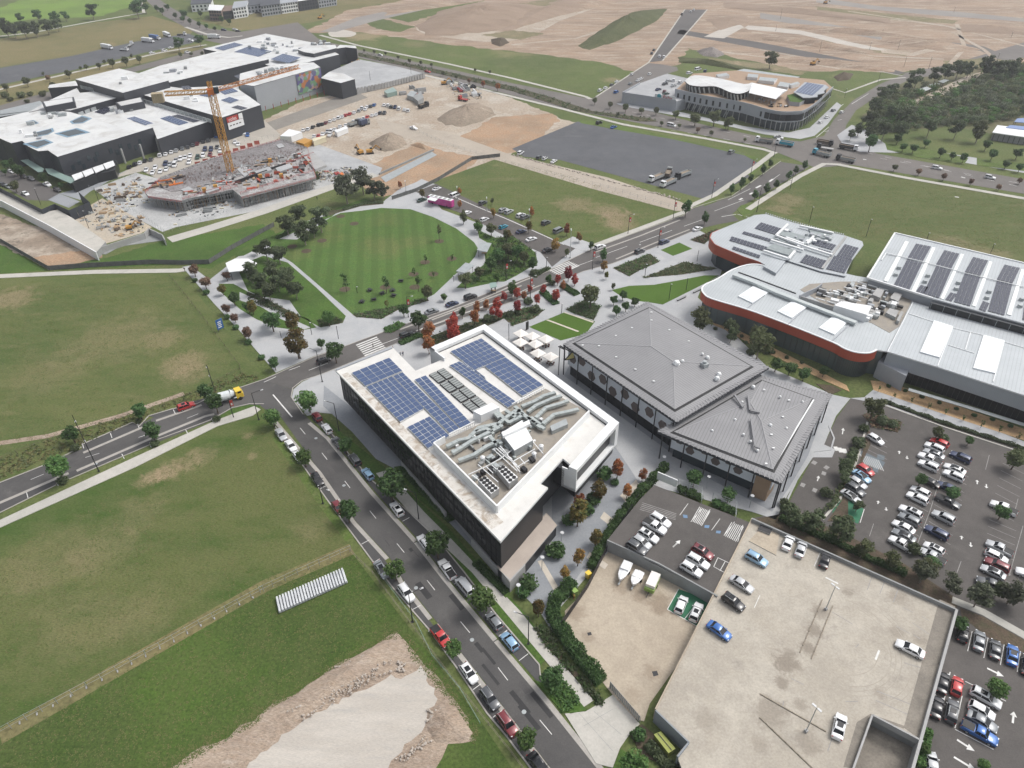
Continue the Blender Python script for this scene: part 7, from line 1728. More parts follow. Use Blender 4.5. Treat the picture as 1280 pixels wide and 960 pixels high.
def container(f,s,z1,mat,label,group='site containers'):
 p=W(f,s,z1);c=mid(p);r=thing('site_container',label,'container',(c.x,c.y,0),0,group,wcoords=True);q=[(t.x,t.y)for t in p]
 pr(r,'box',q,.15,z1-.1,mat);pr(r,'roof',inset(q,-.06),z1-.1,z1,mat)
 a,b=p[0],p[1];m=MB()
 for i in range(8):e=a.lerp(b,(i+.5)/8);m.bar((e.x,e.y,.3),(e.x,e.y,z1-.2),.12)
 stuffpart(m.build('corrugation',mat,r))
container('350:120:8','320,425 450,395 460,410 335,455',2.6,CREAMP,'cream container at the end of the lower dirt row');container('350:120:8','545,345 660,300 680,320 570,365',2.6,WHITE,'white container in the lower dirt row');container('350:120:8','0,400 90,330 220,360 110,405',3.2,WHITE,'flat white roofed site shed at the slab corner');container('350:120:8','160,455 250,420 320,440 240,480',2.6,YELLOW,'yellow site container beside the slab corner')
container('480:90:8','290,250 370,190 395,255 340,290',2.8,CONCT,'grey site office in the compound by the ramp');container('480:90:8','230,230 290,250 330,200 270,185',2.6,GALV,'pale container beside the compound office');container('480:90:8','0,190 90,150 130,190 30,215',2.6,tg,'green site shed at the foot of the ramp')
a,b=W('520:225:10.67','165,250 510,330',1.5);d=b-a;c=a.lerp(b,.5);L=12.0
r=thing('bus','bright pink bus with white roof and white awning beside the park','bus',(c.x,c.y,.115),math.atan2(d.y,d.x))
pk=worn('bus_pink',(.56,.045,.26),(.50,.06,.30),.8,.45,stain=(.65,.20,.42),stainamt=.5,lo=.5,hi=.6);m=MB();m.prism([(-L/2,-1.25),(L/2-.3,-1.25),(L/2,-1),(L/2,1),(L/2-.3,1.25),(-L/2,1.25)],.4,3.1);part('body',m.mesh('bus_body',pk),r);m=MB();m.prism([(-L/2+.15,-1.1),(L/2-.3,-1.1),(L/2-.3,1.1),(-L/2+.15,1.1)],3.1,3.3);part('roof',m.mesh('bus_roof',WHITE),r)
for i in range(5):part('window',_bx('bus_window',(1.5,.06,.8),CARGLASS),r,(-4.2+i*1.9,1.26,2.3));part('roof_vent',_bx('bus_vent',(1.1,1.4,.2),CONCW),r,(-4.4+i*2.2,0,3.38))
part('awning',_bx('awning',(4.2,2.6,.10),WHITE),r,(-2.6,-2.4,2.9),(.12,0,0));part('windscreen',_bx('bus_screen',(.08,2.0,1.1),CARGLASS),r,(-L/2-.03,0,2.2))
for x in(-3.8,3.6):
 for y in(-1,1):part('wheel',TW,r,(x,y*1.1+.2,.5),(math.pi/2,0,0),(1,1,.35))
def boat(s,label,cover):
 a,b=W('D3',s,1.0);d=b-a;c=a.lerp(b,.5);L=d.length;r=thing('boat_trailer',label,'boat',(c.x,c.y,.08),math.atan2(d.y,d.x),'boats on trailers')
 m=MB();st=[(-L/2,1.0,.5,1.3),(-L*.1,1.1,.45,1.35),(L*.25,.8,.5,1.45),(L*.42,.35,.7,1.5),(L/2,.04,1.0,1.5)];vs=[]
 for x,w_,zb_,zt in st:vs+=[(x,-w_,zt),(x,-w_*.7,zb_+.2),(x,0,zb_),(x,w_*.7,zb_+.2),(x,w_,zt),(x,0,zt+.18)]
 fs=[]
 for i in range(4):
  for j in range(6):fs.append((i*6+j,i*6+(j+1)%6,i*6+6+(j+1)%6,i*6+6+j))
 fs.append((5,4,3,2,1,0));m.add(vs,fs);part('hull',m.mesh('hull',WHITE),r);part('cover',_bx('boat_cover',(L*.42,1.7,.45 if cover else.14),WHITE),r,(-L*.22,0,1.62 if cover else 1.5));part('trailer_frame',_bx('trailer_frame',(L*1.05,.3,.14),GALV),r,(.3,0,.42))
 for y in(-1,1):part('wheel',TW,r,(-L*.15,y*.95+.1,.33),(math.pi/2,0,0),(.66,.66,.25))
boat('635,-25 592,65','white covered boat on trailer against the retaining wall',True);boat('690,20 655,88','white open boat on trailer with pointed bow, between two trailers',False)
a,b=W('D3','765,40 735,105',1.2);d=b-a;c=a.lerp(b,.5);r=thing('canopy_trailer','lime green trailer with cream canopy beside the pointed boat','trailer',(c.x,c.y,.08),math.atan2(d.y,d.x));gp=flat('lime_paint',(.24,.36,.09),.6)
part('tub',_bx('tub',(4.0,2.0,.9),gp),r,(0,0,1.0));part('canopy',_bx('canopy',(3.6,1.9,.8),CANVAS),r,(-.2,0,1.85));part('drawbar',_bx('drawbar',(1.6,.12,.12),STEEL_DK),r,(2.6,0,.5))
for y in(-1,1):part('wheel',TW,r,(-.2,y*1.0+.1,.35),(math.pi/2,0,0),(.7,.7,.25))
def bin_(p,mat,label,sc=1.0,group=None,z=.1):
 r=thing('wheelie_bin',label,'bin',(p.x,p.y,z),.6,group,sc);part('tub',_bx('bin_tub',(.7,.7,1.0),mat),r,(0,0,.55));part('lid',_bx('bin_lid',(.8,.8,.10),mat),r,(0,0,1.1))
bin_(at(735,722),paint('y'),'yellow topped bin beside the yard hedge',1.3);bin_(at(718,744),gp,'bright green bin against the yard hedge',1.3)
person(at(717,749),.5,(.62,.40,.10),(.30,.05,.04),'person in orange top standing by the green bin',.15,None,.08)
q=W('D3','762,800 790,788 858,866 828,885',1.6);c=mid(q);r=thing('utility_kiosk','yellow green utility kiosk in the sunken garden below the deck','kiosk',(c.x,c.y,0),wcoords=True);kg=worn('kiosk_green',(.33,.36,.09),(.28,.32,.08),.8,.6);pr(r,'cabinet',[(p.x,p.y)for p in q],.1,1.5,kg);pr(r,'lid',inset([(p.x,p.y)for p in q],-.1),1.5,1.62,kg);m=MB();e=q[0].lerp(q[1],.5);e2=q[2].lerp(q[3],.5);m.bar((e.x,e.y,1.66),(e2.x,e2.y,1.66),.12,.06);m.build('lid_seam',STEEL_DK,r)
# STREET FURNITURE
lamps('street','C2','360,612 340,525','at the left kerb of the long street','',-.5);lamps('street','D2','790,258 772,130','at the left kerb near the dug pad','',.5,h=8.6)
lamps('street','C2','437,262 410,132;820,688 805,560','at the right kerb beside the office','the junction',2.7);lamps('street','D3','155,365 152,235','at the right kerb beside the yard hedge','',2.7)
lamps('double','C1','475,458 342,172','on the lane footpath','',2.2,h=17.5);lamps('double','240:440:8','225,380 140,130','behind the mixer truck','',2.2)
lamps('banner','240:440:8','417,655 365,465','on the lane near the mixer truck','',.3);lamps('street','240:440:8','668,675 592,410','at the junction corner','',.6)
lamps('banner','B2','252,838 240,735;770,640 765,545;1238,465 1243,370','on the park side of the boulevard','the left',.35,h=7.5);lamps('street','B2','357,950 320,800','at the left end of the boulevard','',2.6);lamps('post','B2','435,745 422,680;307,725 295,665;160,738 155,708;525,525 523,500;988,470 990,445','in the corner plaza of the park','the left')
lamps('banner','B3','165,545 165,450;462,410 465,310;633,240 645,140;777,305 785,205;850,165 860,65','along the upper boulevard','the left',.4,h=8);lamps('banner','A3','1035,950 1052,860;1222,840 1236,765','at the edge of the gravel lot','the left',.4);lamps('double','860:160:8','686,838 733,598;1022,600 1042,450;858,290 880,170','beside the east field','the near end',2.8)
lamps('post','B4','235,188 255,110;508,255 535,170;800,268 812,235;1105,335 1125,288','behind the leisure centre','the left');lamps('post','B3','715,440 718,385;965,370 972,318;830,555 838,480;912,510 918,450;315,620 317,575;62,745 64,668;242,400 243,352','on the paved plaza','the top',z=.1)
lamps('plaza','C3','220,930 222,870;800,435 806,388;1010,540 1020,482;1215,632 1228,574;315,790 316,755','on the court between office and hall','the left',z=.1);lamps('plaza','D3','107,140 103,82','at the end of the court by the hedge','',z=.1)
lamps('light','D4','315,200 355,85;220,785 270,668','on the beige deck','the top',.6,ZK,'carpark lights');lamps('light','480:215:8','220,195 208,90;1030,385 1050,255;735,270 722,150','in the park car park','the left',0,.1,'carpark lights');lamps('light','620:250:8','333,215 332,95;740,580 745,295','at the right end of the park car park','the left',0,.1,'carpark lights')
lamps('post','A4','690,322 700,265;808,332 830,275;285,250 293,190;660,242 672,190;97,92 100,38;75,150 75,118;525,240 530,200;1140,285 1145,250;1205,180 1208,150;565,400 575,345;405,470 412,425;585,165 592,140;930,60 935,30','standing over the bare estate earth','the left');lamps('post','A2','587,385 587,340;783,355 783,308','on the loading deck','the left',z=3)
lamps('post','0:190:8','410,530 350,360;890,765 820,590;1000,525 935,355','by the raised white road','the left')
um=MB();hs_=1.75;ap=(0,0,3.05);c4=[(-hs_,-hs_,2.45),(hs_,-hs_,2.45),(hs_,hs_,2.45),(-hs_,hs_,2.45)]
for i in range(4):
 a,b=c4[i],c4[(i+1)%4];um.add([a,b,ap],[(0,1,2)]);um.add([a,b,(b[0],b[1],2.28),(a[0],a[1],2.28)],[(3,2,1,0)])
umm=um.mesh('canopy',CANVAS);seatm=MB()
for i in range(6):t=i*1.047;seatm.box((math.cos(t)*1.0,math.sin(t)*1.0,.25),(.4,.4,.45),t)
seatm=seatm.mesh('seats',worn('seat_brown',(.16,.09,.075),(.12,.075,.065),.9,.7))
for i,(x,y)in enumerate(((465,148),(600,178),(755,212),(462,248),(635,268),(662,372),(808,412))):
 lab='cream square umbrella on the plaza, '+['back left beside the black sign','back row, second from the black sign','back row, nearest the turf square','middle row, nearest the office parapet','middle row, centre of the group','front row, nearest the office','front row, nearest the hall'][i]
 p=W('600:400:9.14',f'{x},{y}',2.7)[0];r=thing('umbrella',lab,'umbrella',(p.x,p.y,.11),.72,'umbrellas on the plaza');part('canopy',umm,r);part('pole',_cyl('pole',.05,.05,GALV),r,(0,0,0),None,(1,1,3.1));part('base',_bx('base',(.7,.7,.12),STEEL_DK),r,(0,0,.06))
 q=thing('seating',lab.replace('cream square umbrella','ring of brown seats under the umbrella'),'seats',(p.x,p.y,.11),.2*i,'seats under the umbrellas');part('seats',seatm,q)['kind']='stuff';part('table',_cyl('table',.45,.45,TIMBER,10),q,(0,0,.65),None,(1,1,.06))
p=at(659,412,.1);r=thing('sign_pylon','black sign pylon at the corner of the turf square','sign',(p.x,p.y,.1),.9);part('slab',_bx('slab',(1.1,.3,2.8),BLK),r,(0,0,1.4));part('plinth',_bx('plinth',(1.3,.5,.12),CONCT),r,(0,0,.06))
for i,(f,s,tp_,lg,lab)in enumerate((('410:390:6.4','360,270',(.03,.03,.035),(.02,.02,.025),'person in black walking on the zebra crossing'),('410:390:6.4','580,340',(.30,.32,.36),(.03,.035,.06),'person in grey top on the paving beside the office notch, left of two'),('410:390:6.4','600,335',(.08,.09,.14),(.05,.05,.05),'person in navy top on the paving beside the office notch, right of two'),('410:390:6.4','520,292',(.02,.02,.025),(.03,.03,.04),'person in dark clothes near the office roof corner'),('B1','885,410',(.02,.02,.02),(.02,.02,.02),'person in black at the end of the white path'),('240:170:8','1250,620',(.02,.02,.02),(.02,.02,.02),'person in black on the perimeter road of the site'),('B2','332,62',(.03,.03,.03),(.03,.03,.03),'dark clothed person behind the park trees'))):
 if i==6:continue
 person(W(f,s,.9)[0],i*1.1,tp_,lg,lab)
def shelter(f,s,h,label,mat=GALV):
 p=W(f,s,h);c=mid(p);r=thing('park_shelter',label,'shelter',(c.x,c.y,0),wcoords=True);q=[(t.x,t.y)for t in p];pr(r,'roof',q,h-.18,h,mat,None,True)
 for t in inset(q,.5):part('post',_cyl('post',.09,.09,STEEL_DK),r,(t[0]-c.x,t[1]-c.y,.1),None,(1,1,h-.25))
 m=MB();m.box((c.x,c.y,.5),(1.8,.8,.12));m.build('bench',TIMBER,r)
shelter('480:215:8','960,700 1075,710 1030,800 930,780',3,'pale grey flat shelter on the park path, upper one');shelter('560:280:8','80,470 175,385 265,410 170,490',3,'pale grey flat shelter on the park path, lower one');shelter('260:230:8','175,790 270,745 400,745 490,790 420,860 210,880',3.4,'white roofed shelter at the left end of the park',WHITE);shelter('A4','760,428 800,415 822,425 785,440',3,'grey shade roof in the wood, left of four');shelter('A4','810,408 840,398 865,402 835,418',3,'grey shade roof in the wood, second of four');shelter('A4','855,390 885,380 908,384 880,398',3,'grey shade roof in the wood, third of four');shelter('560:280:8','415,590 480,580 490,625 425,640',2.6,'glass bus shelter beside the boulevard footpath',tg)
bw=MB();bw.box((0,0,0),(2.4,.6,.5))
for i,s in enumerate(('935,290 1010,255','1070,225 1130,195')):
 a,b=W('700:330:6.4',s,.5);c=a.lerp(b,.5);r=thing('bench',['grey','second grey'][i]+' stone bench on the paving by the red building','bench',(c.x,c.y,.1),math.atan2((b-a).y,(b-a).x));part('seat',_bx('bench_seat',(4.5,.6,.14),CONCT),r,(0,0,.48));part('plinth',_bx('bench_plinth',(4,.4,.4),STEEL_DK),r,(0,0,.2))
for i,s in enumerate(('735,470','645,530','695,515','700,540','605,560','548,570','585,515')):
 p=W('B2',s)[0];r=thing('picnic_table','dark picnic table on the park lawn, '+nth(i+1)+' of seven from the upper right','table',(p.x,p.y,.12),i*.9,'picnic tables on the lawn');part('top',_bx('top',(1.8,.8,.08),STEEL_DK),r,(0,0,.74));part('leg',_bx('leg',(1.2,.5,.7),STEEL_DK),r,(0,0,.36))
 for y in(-.75,.75):part('seat',_bx('pseat',(1.8,.35,.06),STEEL_DK),r,(0,y,.45))
p=at(277,414);r=thing('feather_sign','blue and white real estate sign board leaning by the fence','sign',(p.x,p.y,0),.9);part('board',_bx('board',(2.2,.1,3.4),paint('b')),r,(0,0,2.6));part('post',_cyl('post',.06,.06,STEEL_DK),r,(-.9,0,0),None,(1,1,1.2));part('post',_cyl('post',.06,.06,STEEL_DK),r,(.9,0,0),None,(1,1,1.2))
for i in range(4):part('sign_text',_bx('sign_text',(1.2,.14,.3),WHITE),r,(-.1+.1*(i%2),0,1.6+i*.6))
a,b=W('D2','140,180 468,35',.4);n=24;dx=(b-a)/n;an=math.atan2(dx.y,dx.x)
bm_=MB();bm_.prism([(-.95,-.28),(.95,-.28),(.95,.28),(-.95,.28)],.12,.3);bm_.prism([(-1,-.18),(1,-.18),(1,.18),(-1,.18)],.3,.78);bme=bm_.mesh('barrier',worn('barrier_white',(.62,.64,.65),(.50,.52,.54),.8,.6,stain=(.3,.31,.32),stainamt=.5));fe=_bx('foot',(.5,.62,.12),CONCT);wdt=dx.length
for i in range(n):
 q=a+dx*(i+.5);r=thing('road_barrier',f'white road barrier in the row on the lush grass, {nth(i+1)} from the left','barrier',(q.x,q.y,.012),an+math.pi/2-.12,'row of road barriers',(1.9,wdt/.62,1));part('body',bme,r)
 for e in(-.6,.6):part('foot',fe,r,(e,0,.06))
fence('temporary_fence','D1','-20,812 130,730 490,538 770,385 960,278 1267,112',1.8,'temporary wire fence with white feet across the fields',2.4);fence('temporary_fence','C2','60,1040 240,955 495,840',1.8,'temporary wire fence running to the street kerb',2.4)
foot=_bx('fence_foot',(.55,.22,.12),CONCW)
for i,s in enumerate('95,745 178,702 255,662 340,615 415,575 490,537 565,497 632,460 700,424 768,385 835,352 900,313 965,277 1030,243 1088,208 1150,175 1215,143'.split()):
 p=W('D1',s)[0];o=bpy.data.objects.new('fence_foot',foot);COL.objects.link(o);o.location=(p.x,p.y,.09);o.rotation_euler=(0,0,2.1);tag(o,f'white block foot of the field fence, {nth(i+1)} from the left edge','block','white fence feet')
fence('wire_fence','P','437,690 466,718 520,790 570,856 640,944 665,978',1.2,'wire fence along the grass bank beside the long street',3,BARK_PALE);fence('wire_fence','P','470,712 520,778 540,820 575,862 600,905',.8,'low dark silt fence round the dug pad',3,tg)
fence('wire_fence','P','0,302 62,338 100,335 190,330 228,331 262,330 290,312 330,290 343,283',1.9,'grey mesh fence covered with dark cloth below the site',3,STEEL_DK,worn('fence_cloth',(.10,.105,.10),(.16,.165,.16),.4,.9));fence('wire_fence','P','490,250 520,240 548,226 590,200 625,196',1.8,'cloth covered fence between site and car park',3,STEEL_DK,MATS['fence_cloth'])
fence('wire_fence','P','212,345 250,392 275,425 300,458 304,470',.9,'low old fence across the west field',4,BARK);fence('wire_fence','P','0,574 60,550 120,532 200,508 250,488 300,462',.8,'low brown fence between lane and west field',4,BARK)
fence('wire_fence','P','118,238 185,214 268,182 350,172',1.8,'site fence with red boards beside the mall car park',3,GALV);fence('wire_fence','P','112,236 180,272 206,292',1.8,'mesh fence between sandy yard and slab',3,GALV);fence('wire_fence','P','206,292 260,274 330,252 420,222',1.8,'mesh fence along the perimeter road',3,GALV);fence('wire_fence','P','510,160 560,182 640,206 760,236 846,262',1.5,'mesh fence beside the haul road',4,GALV)
for i in range(9):
 a,b=W('240:170:8','60,285 650,75',1);p=a.lerp(b,i/8);r=thing('site_sign',f'red round board on the site fence, {nth(i+1)} from the left','sign',(p.x,p.y,0),.35,'red boards on the site fence');part('board',_bx('red_board',(2.6,.1,1.9),flat('red_board_paint',(.50,.12,.09),.6)),r,(0,-.1,1.5));part('post',_cyl('post',.05,.05,GALV),r,(0,0,0),None,(1,1,2))
def digger(p,rz,label,sc=1.0):
 r=thing('excavator',label,'excavator',(p.x,p.y,0),rz,'earth movers',sc)
 for y in(-1,1):part('track',_bx('track',(3.4,.55,.8),STEEL_DK),r,(0,y*1.0,.4))
 m=MB();m.box((-.4,0,1.5),(2.8,2.3,1.2));part('house',m.mesh('house',YELLOW),r);part('cab',_bx('excavator_cab',(1.2,1.0,1.5),GLASSB),r,(.7,.6,2.0))
 m=MB();m.bar((.8,-.3,1.6),(3.2,-.3,4.0),.4,.5);m.bar((3.2,-.3,4.0),(5.2,-.3,2.2),.3,.4);part('boom',m.mesh('boom',YELLOW),r);part('bucket',_bx('bucket',(.9,1.0,.8),STEEL_DK),r,(5.3,-.3,1.8))
digger(W('350:120:8','900,555',1)[0],.3,'yellow excavator in front of the brown soil heap');digger(W('350:120:8','800,560',1)[0],2.2,'orange yellow excavator left of the soil heap');digger(W('480:90:8','600,110',1)[0],.3,'small yellow digger beside the avenue');digger(W('380:30:8','500,395',1)[0],.2,'yellow digger on the loading deck');digger(W('A2','345,85',1)[0],1,'yellow digger on the estate track');digger(W('A4','255,305',1)[0],.5,'dark digger on the bare lot left of the bend');digger(W('A4','315,12',1)[0],.5,'digger far off on the bare estate');digger(W('100:180:8','495,830',1)[0],.5,'orange machine beside the concrete ramp wall',.8)
# MOUNDS AND HEAPS (terrain)
def mound(name,f,s,h,mat,z=.02,n=26,pw=1.2,seed=1):
 p=W(f,s);c=mid(p);rnd=random.Random(seed);q=ccw(p);K=len(q);m=MB();rings=7;per=40
 out=[]
 tot=[0]
 for i in range(K):tot.append(tot[-1]+math.dist(q[i][:2],q[(i+1)%K][:2]))
 for j in range(per):
  t=tot[-1]*j/per;i=max(k for k in range(K)if tot[k]<=t);u=(t-tot[i])/(tot[i+1]-tot[i]);a,b=q[i],q[(i+1)%K];out.append((a[0]+(b[0]-a[0])*u,a[1]+(b[1]-a[1])*u))
 vs=[]
 for r_ in range(rings):
  k=1-r_/rings
  for j,o in enumerate(out):jj=1+rnd.uniform(-.06,.06)*(1 if r_ else 1);vs.append((c.x+(o[0]-c.x)*k*jj,c.y+(o[1]-c.y)*k*jj,z+h*(1-k)**(1/pw)*(1+rnd.uniform(-.12,.12)*(r_>0))-(.1 if r_==0 else 0)))
 vs.append((c.x,c.y,z+h));fs=[]
 for r_ in range(rings-1):
  for j in range(per):a=r_*per+j;b=r_*per+(j+1)%per;fs.append((a,b,b+per,a+per))
 for j in range(per):fs.append(((rings-1)*per+j,(rings-1)*per+(j+1)%per,len(vs)-1))
 m.add(vs,fs);o=m.build(name,mat,None,(0,0,0),True);o['kind']='structure'
mound('soil_heap','350:120:8','880,480 980,420 1130,370 1240,420 1280,480 1200,530 1060,560 960,540',5,SPOIL_GREY,seed=1);mound('soil_heap','480:90:8','520,480 640,390 800,330 940,310 1080,370 1130,430 960,500 780,550 620,530',5,SPOIL_GREY,seed=2);mound('soil_heap','480:90:8','250,730 330,700 480,760 420,780',1.5,ORANGE_SOIL,seed=3)
mound('grass_hill','A3','400,215 560,110 700,50 820,40 780,95 600,190 440,245',9,ground_mat('dark_bank_grass',(.075,.085,.036),(.058,.070,.028),(.12,.12,.06),.03,.15,1.2),seed=4);mound('earth_hill','A2','800,130 900,60 1100,10 1330,20 1500,40 1300,130 1000,170 850,170',10,ground_mat('cut_earth',(.27,.205,.16),(.22,.165,.125),(.34,.26,.19),.03,.12,1,streak=(.3,3),finev=.3),seed=5);mound('earth_bank','A3','-40,100 200,40 380,-10 520,20 260,90 60,150',5,MATS['cut_earth'],seed=6)
mound('rock_heap','A3','960,245 1040,225 1100,260 1060,278 990,268',4,ground_mat('grey_rock',(.24,.215,.20),(.19,.17,.16),None,.1,.4,1.5,finev=.4,bmp=.3),seed=7);mound('earth_bank','A4','0,160 300,200 560,245 540,265 250,225 0,190',3,EARTH,seed=8);mound('earth_bank','A4','100,110 500,150 900,190 860,200 480,170 100,130',3,EARTH,seed=9);mound('grass_bank','A3','870,275 960,280 1230,330 1210,345 1000,310 870,300',3,MATS['dark_bank_grass'],seed=10);mound('dark_scrub','A4','350,370 400,345 450,355 430,385 370,390',2.5,MULCH,seed=11);mound('grass_bank','A4','80,370 200,380 280,395 180,400 90,385',2.5,MATS['dark_bank_grass'],seed=12)
for i,(s,h_)in enumerate((('960,68 1040,74 1130,84 1122,92 1030,82 958,76',2.5),('900,2 1000,10 1120,24 1116,30 1000,18 900,10',3),('1100,44 1200,56 1230,62 1190,66 1098,52',3),('880,24 930,18 945,26 900,38',2),('470,10 560,-6 640,-16 650,-6 560,8 480,20',3),('1200,30 1290,36 1290,44 1200,40',3),('680,4 760,-10 800,-4 720,16',4))):mound('earth_bank','P',s,h_,MATS['cut_earth']if i%2 else EARTH,seed=20+i)
mound('spoil_ridge','D2','0,735 200,620 380,490 470,440 650,345 710,310 735,400 700,480 560,560 400,650 250,740 60,860',1.3,SPOIL,.03,seed=13,pw=.8);mound('spoil_ridge','D2','860,690 930,640 1000,660 1085,800 1050,830 900,850 850,770',1.1,SPOIL,.03,seed=14);mound('scrub_heap','A2','1165,190 1230,180 1255,205 1210,225 1170,210',3,MULCH,seed=15)
for s in('980,10 1100,22 1240,40 1290,46','940,40 1010,50 1090,70 1180,74','1060,14 1180,32 1290,60','900,8 960,4 1100,-4','880,62 960,72 1050,86','600,20 700,8 800,2','640,56 720,48 780,30','560,36 640,30 700,14','1190,40 1230,62 1250,80','1196,30 1206,60 1180,88'):
 ribbon('vehicle_track','P',s,1.6,1.6,.064+.001*len(s)%7*.001,EARTH2)
for s in('960,44 1040,52 1140,66 1130,70 1030,58 960,50','880,72 960,80 1010,90 1000,94 930,84','1180,76 1240,72 1280,80 1240,88 1180,86','640,6 720,-6 760,0 690,12 640,18','530,24 600,12 640,14 560,30','1020,8 1120,18 1200,26 1190,30 1100,24 1020,14','600,44 640,38 680,42 650,50'):
 gsheet('sparse_grass','P',s,.058,ground_mat('sparse_grass',(.17,.155,.085),(.12,.125,.055),(.32,.25,.17),.03,.12,.8,finev=.4),jit=1.5)
m=MB();rnd=random.Random(4)
for zone,n in(('D2','180,700 480,520 700,440 720,490 500,610 260,740'),('D2','720,450 760,460 750,500 715,500'),('D2','860,680 930,680 920,730 860,740'),('D2','700,930 860,800 890,830 760,930'),('D2','420,480 560,420 600,450 480,510')):
 q=W(zone,n);c=mid(q)
 for i in range(260 if zone and len(q)>4 else 70):
  t=rnd.random();a=q[rnd.randrange(len(q))].lerp(q[rnd.randrange(len(q))],t);b=a.lerp(Vector((c.x,c.y,0)),rnd.random()*.7);m.ico((b.x,b.y,.55 if len(q)>4 else.35),rnd.uniform(.06,.24),0,.35,.7,rnd)
o=m.build('rock_rubble',worn('pale_rock',(.48,.43,.38),(.38,.33,.28),.8,.9));o['kind']='stuff'
m=MB()
for i in range(200):
 a,b=W('A3','80,745 880,960',0);p=a.lerp(b,rnd.random());m.ico((p.x+rnd.gauss(0,.6),p.y+rnd.gauss(0,.4),.2),rnd.uniform(.2,.5),0,.3,.7,rnd)
o=m.build('border_rocks',MATS['pale_rock']);o['kind']='stuff'
# FAR HOUSES, SHED, WOOD
def house(f,s,z,label,wallm,roofm,nwin):
 p=W(f,s,z);c=mid(p);r=thing('townhouse',label,'house',(c.x,c.y,0),0,'far houses',wcoords=True);q=[(t.x,t.y)for t in p]
 pr(r,'wall',q,0,z-.3,wallm);pr(r,'roof',inset(q,-.3),z-.3,z,roofm)
 a,b=p[0],p[1];a.z=b.z=0;an=math.atan2((b-a).y,(b-a).x);nn=Vector((math.sin(an),-math.cos(an),0))
 for i in range(nwin):
  for zz in(1.8,4.8,7.6):
   if zz>z-1:continue
   e=a.lerp(b,(i+.5)/nwin)+nn*.03-c;part('window',wme2,r,(e.x,e.y,zz),(0,0,an),(1.1,1,.7))
BRK=worn('house_brick',(.22,.16,.13),(.18,.13,.11),.5,.8)
for i,s in enumerate(('60,30 150,18 150,-10 60,0','155,17 235,6 235,-20 155,-10','240,5 330,-8 330,-32 240,-20','335,-9 420,-22 420,-45 335,-32')):house('A2',s,9,f'grey and white townhouse block at the top edge, {nth(i+1)} from the left',[GREYCLAD,WHITE,CHARCOAL,GREYCLAD][i],[CHARCOAL,GREYCLAD,WHITE,CHARCOAL][i],7)
for i,s in enumerate(('915,20 1010,15 1020,-8 920,-10','1000,48 1060,50 1075,25 1005,22','1060,55 1110,50 1120,25 1070,28','1115,40 1180,30 1190,2 1125,8','1185,28 1267,18 1267,-12 1190,0')):house('A1',s,7+i%2*2,f'dark low house at the top edge beyond the road, {nth(i+1)} from the left',[WHITE,BRK,CHARCOAL,WHITE,GREYCLAD][i],[CHARCOAL,WHITE,BRK,GREYCLAD,CHARCOAL][i],5)
q=W('A4','1115,635 1290,660 1290,620 1140,600',4);c=mid(q);r=thing('white_shed','long white roofed shed at the right edge beyond the wood','shed',(c.x,c.y,0),wcoords=True);pr(r,'wall',inset([(p.x,p.y)for p in q],.4),0,3.6,CONCT);pr(r,'roof',[(p.x,p.y)for p in q],3.6,4,WHITE,None,True)
for i in range(7):e=q[0].lerp(q[1],(i+.5)/7)-c;part('post',_cyl('post',.12,.12,STEEL_DK),r,(e.x,e.y,0),None,(1,1,3.6))
for i,s in enumerate(('1180,612 1290,625 1290,608 1200,600','1220,585 1290,590 1290,565 1235,568')):
 q=W('A4',s,4.2);c=mid(q);r=thing('tarpaulin',['bright blue tarpaulin roof behind the white shed','second blue tarpaulin roof, farthest right'][i],'tarpaulin',(c.x,c.y,0),wcoords=True);pr(r,'cover',[(p.x,p.y)for p in q],4,4.2,blu,None,True)
 for p in q:e=p-c;part('post',_cyl('post',.12,.12,STEEL_DK),r,(e.x,e.y,0),None,(1,1,4))
gsheet('wood_floor','A4','500,600 560,440 720,380 900,330 1060,340 1290,290 1420,290 1420,690 1290,650 1100,640 900,600 600,640',.03,ground_mat('wood_floor',(.12,.125,.06),(.15,.125,.08),(.09,.10,.045),.03,.12,.8),jit=3)
gsheet('wood_track','A4','700,500 850,430 980,370 1060,345 1085,355 1010,385 960,420 820,480 720,510',.05,EARTH2)
gsheet('wood_paving','A4','370,650 440,600 500,620 600,690 800,720 1290,800 1290,835 1000,785 700,735 480,730 400,700',.1,PAVE);gsheet('street_garden','A4','600,690 800,715 1000,760 980,790 780,760 610,720',.14,GR_VERGE);gsheet('street_garden','A4','1040,760 1290,790 1290,825 1040,795',.14,GR_VERGE)
m=MB();rnd=random.Random(77);wp=W('A4','520,600 590,460 700,440 900,420 1080,320 1290,310 1420,320 1420,600 1290,560 1100,600 900,610 620,640');src=[crown_mb('gum',1),crown_mb('round',2)]
xs=[p.x for p in wp];ys=[p.y for p in wp];cnt=0
def inpoly(x,y,poly):
 c=False
 for i in range(len(poly)):
  x1,y1,x2,y2=poly[i][0],poly[i][1],poly[i-1][0],poly[i-1][1]
  if(y1>y)!=(y2>y)and x<(x2-x1)*(y-y1)/(y2-y1)+x1:c=not c
 return c
gaps=[tuple(p)for p in W('A4','690,510 850,435 1060,335 1090,360 960,430 820,490')];gap2=[tuple(p)for p in W('A4','1080,600 1290,560 1420,560 1420,680 1080,680')]
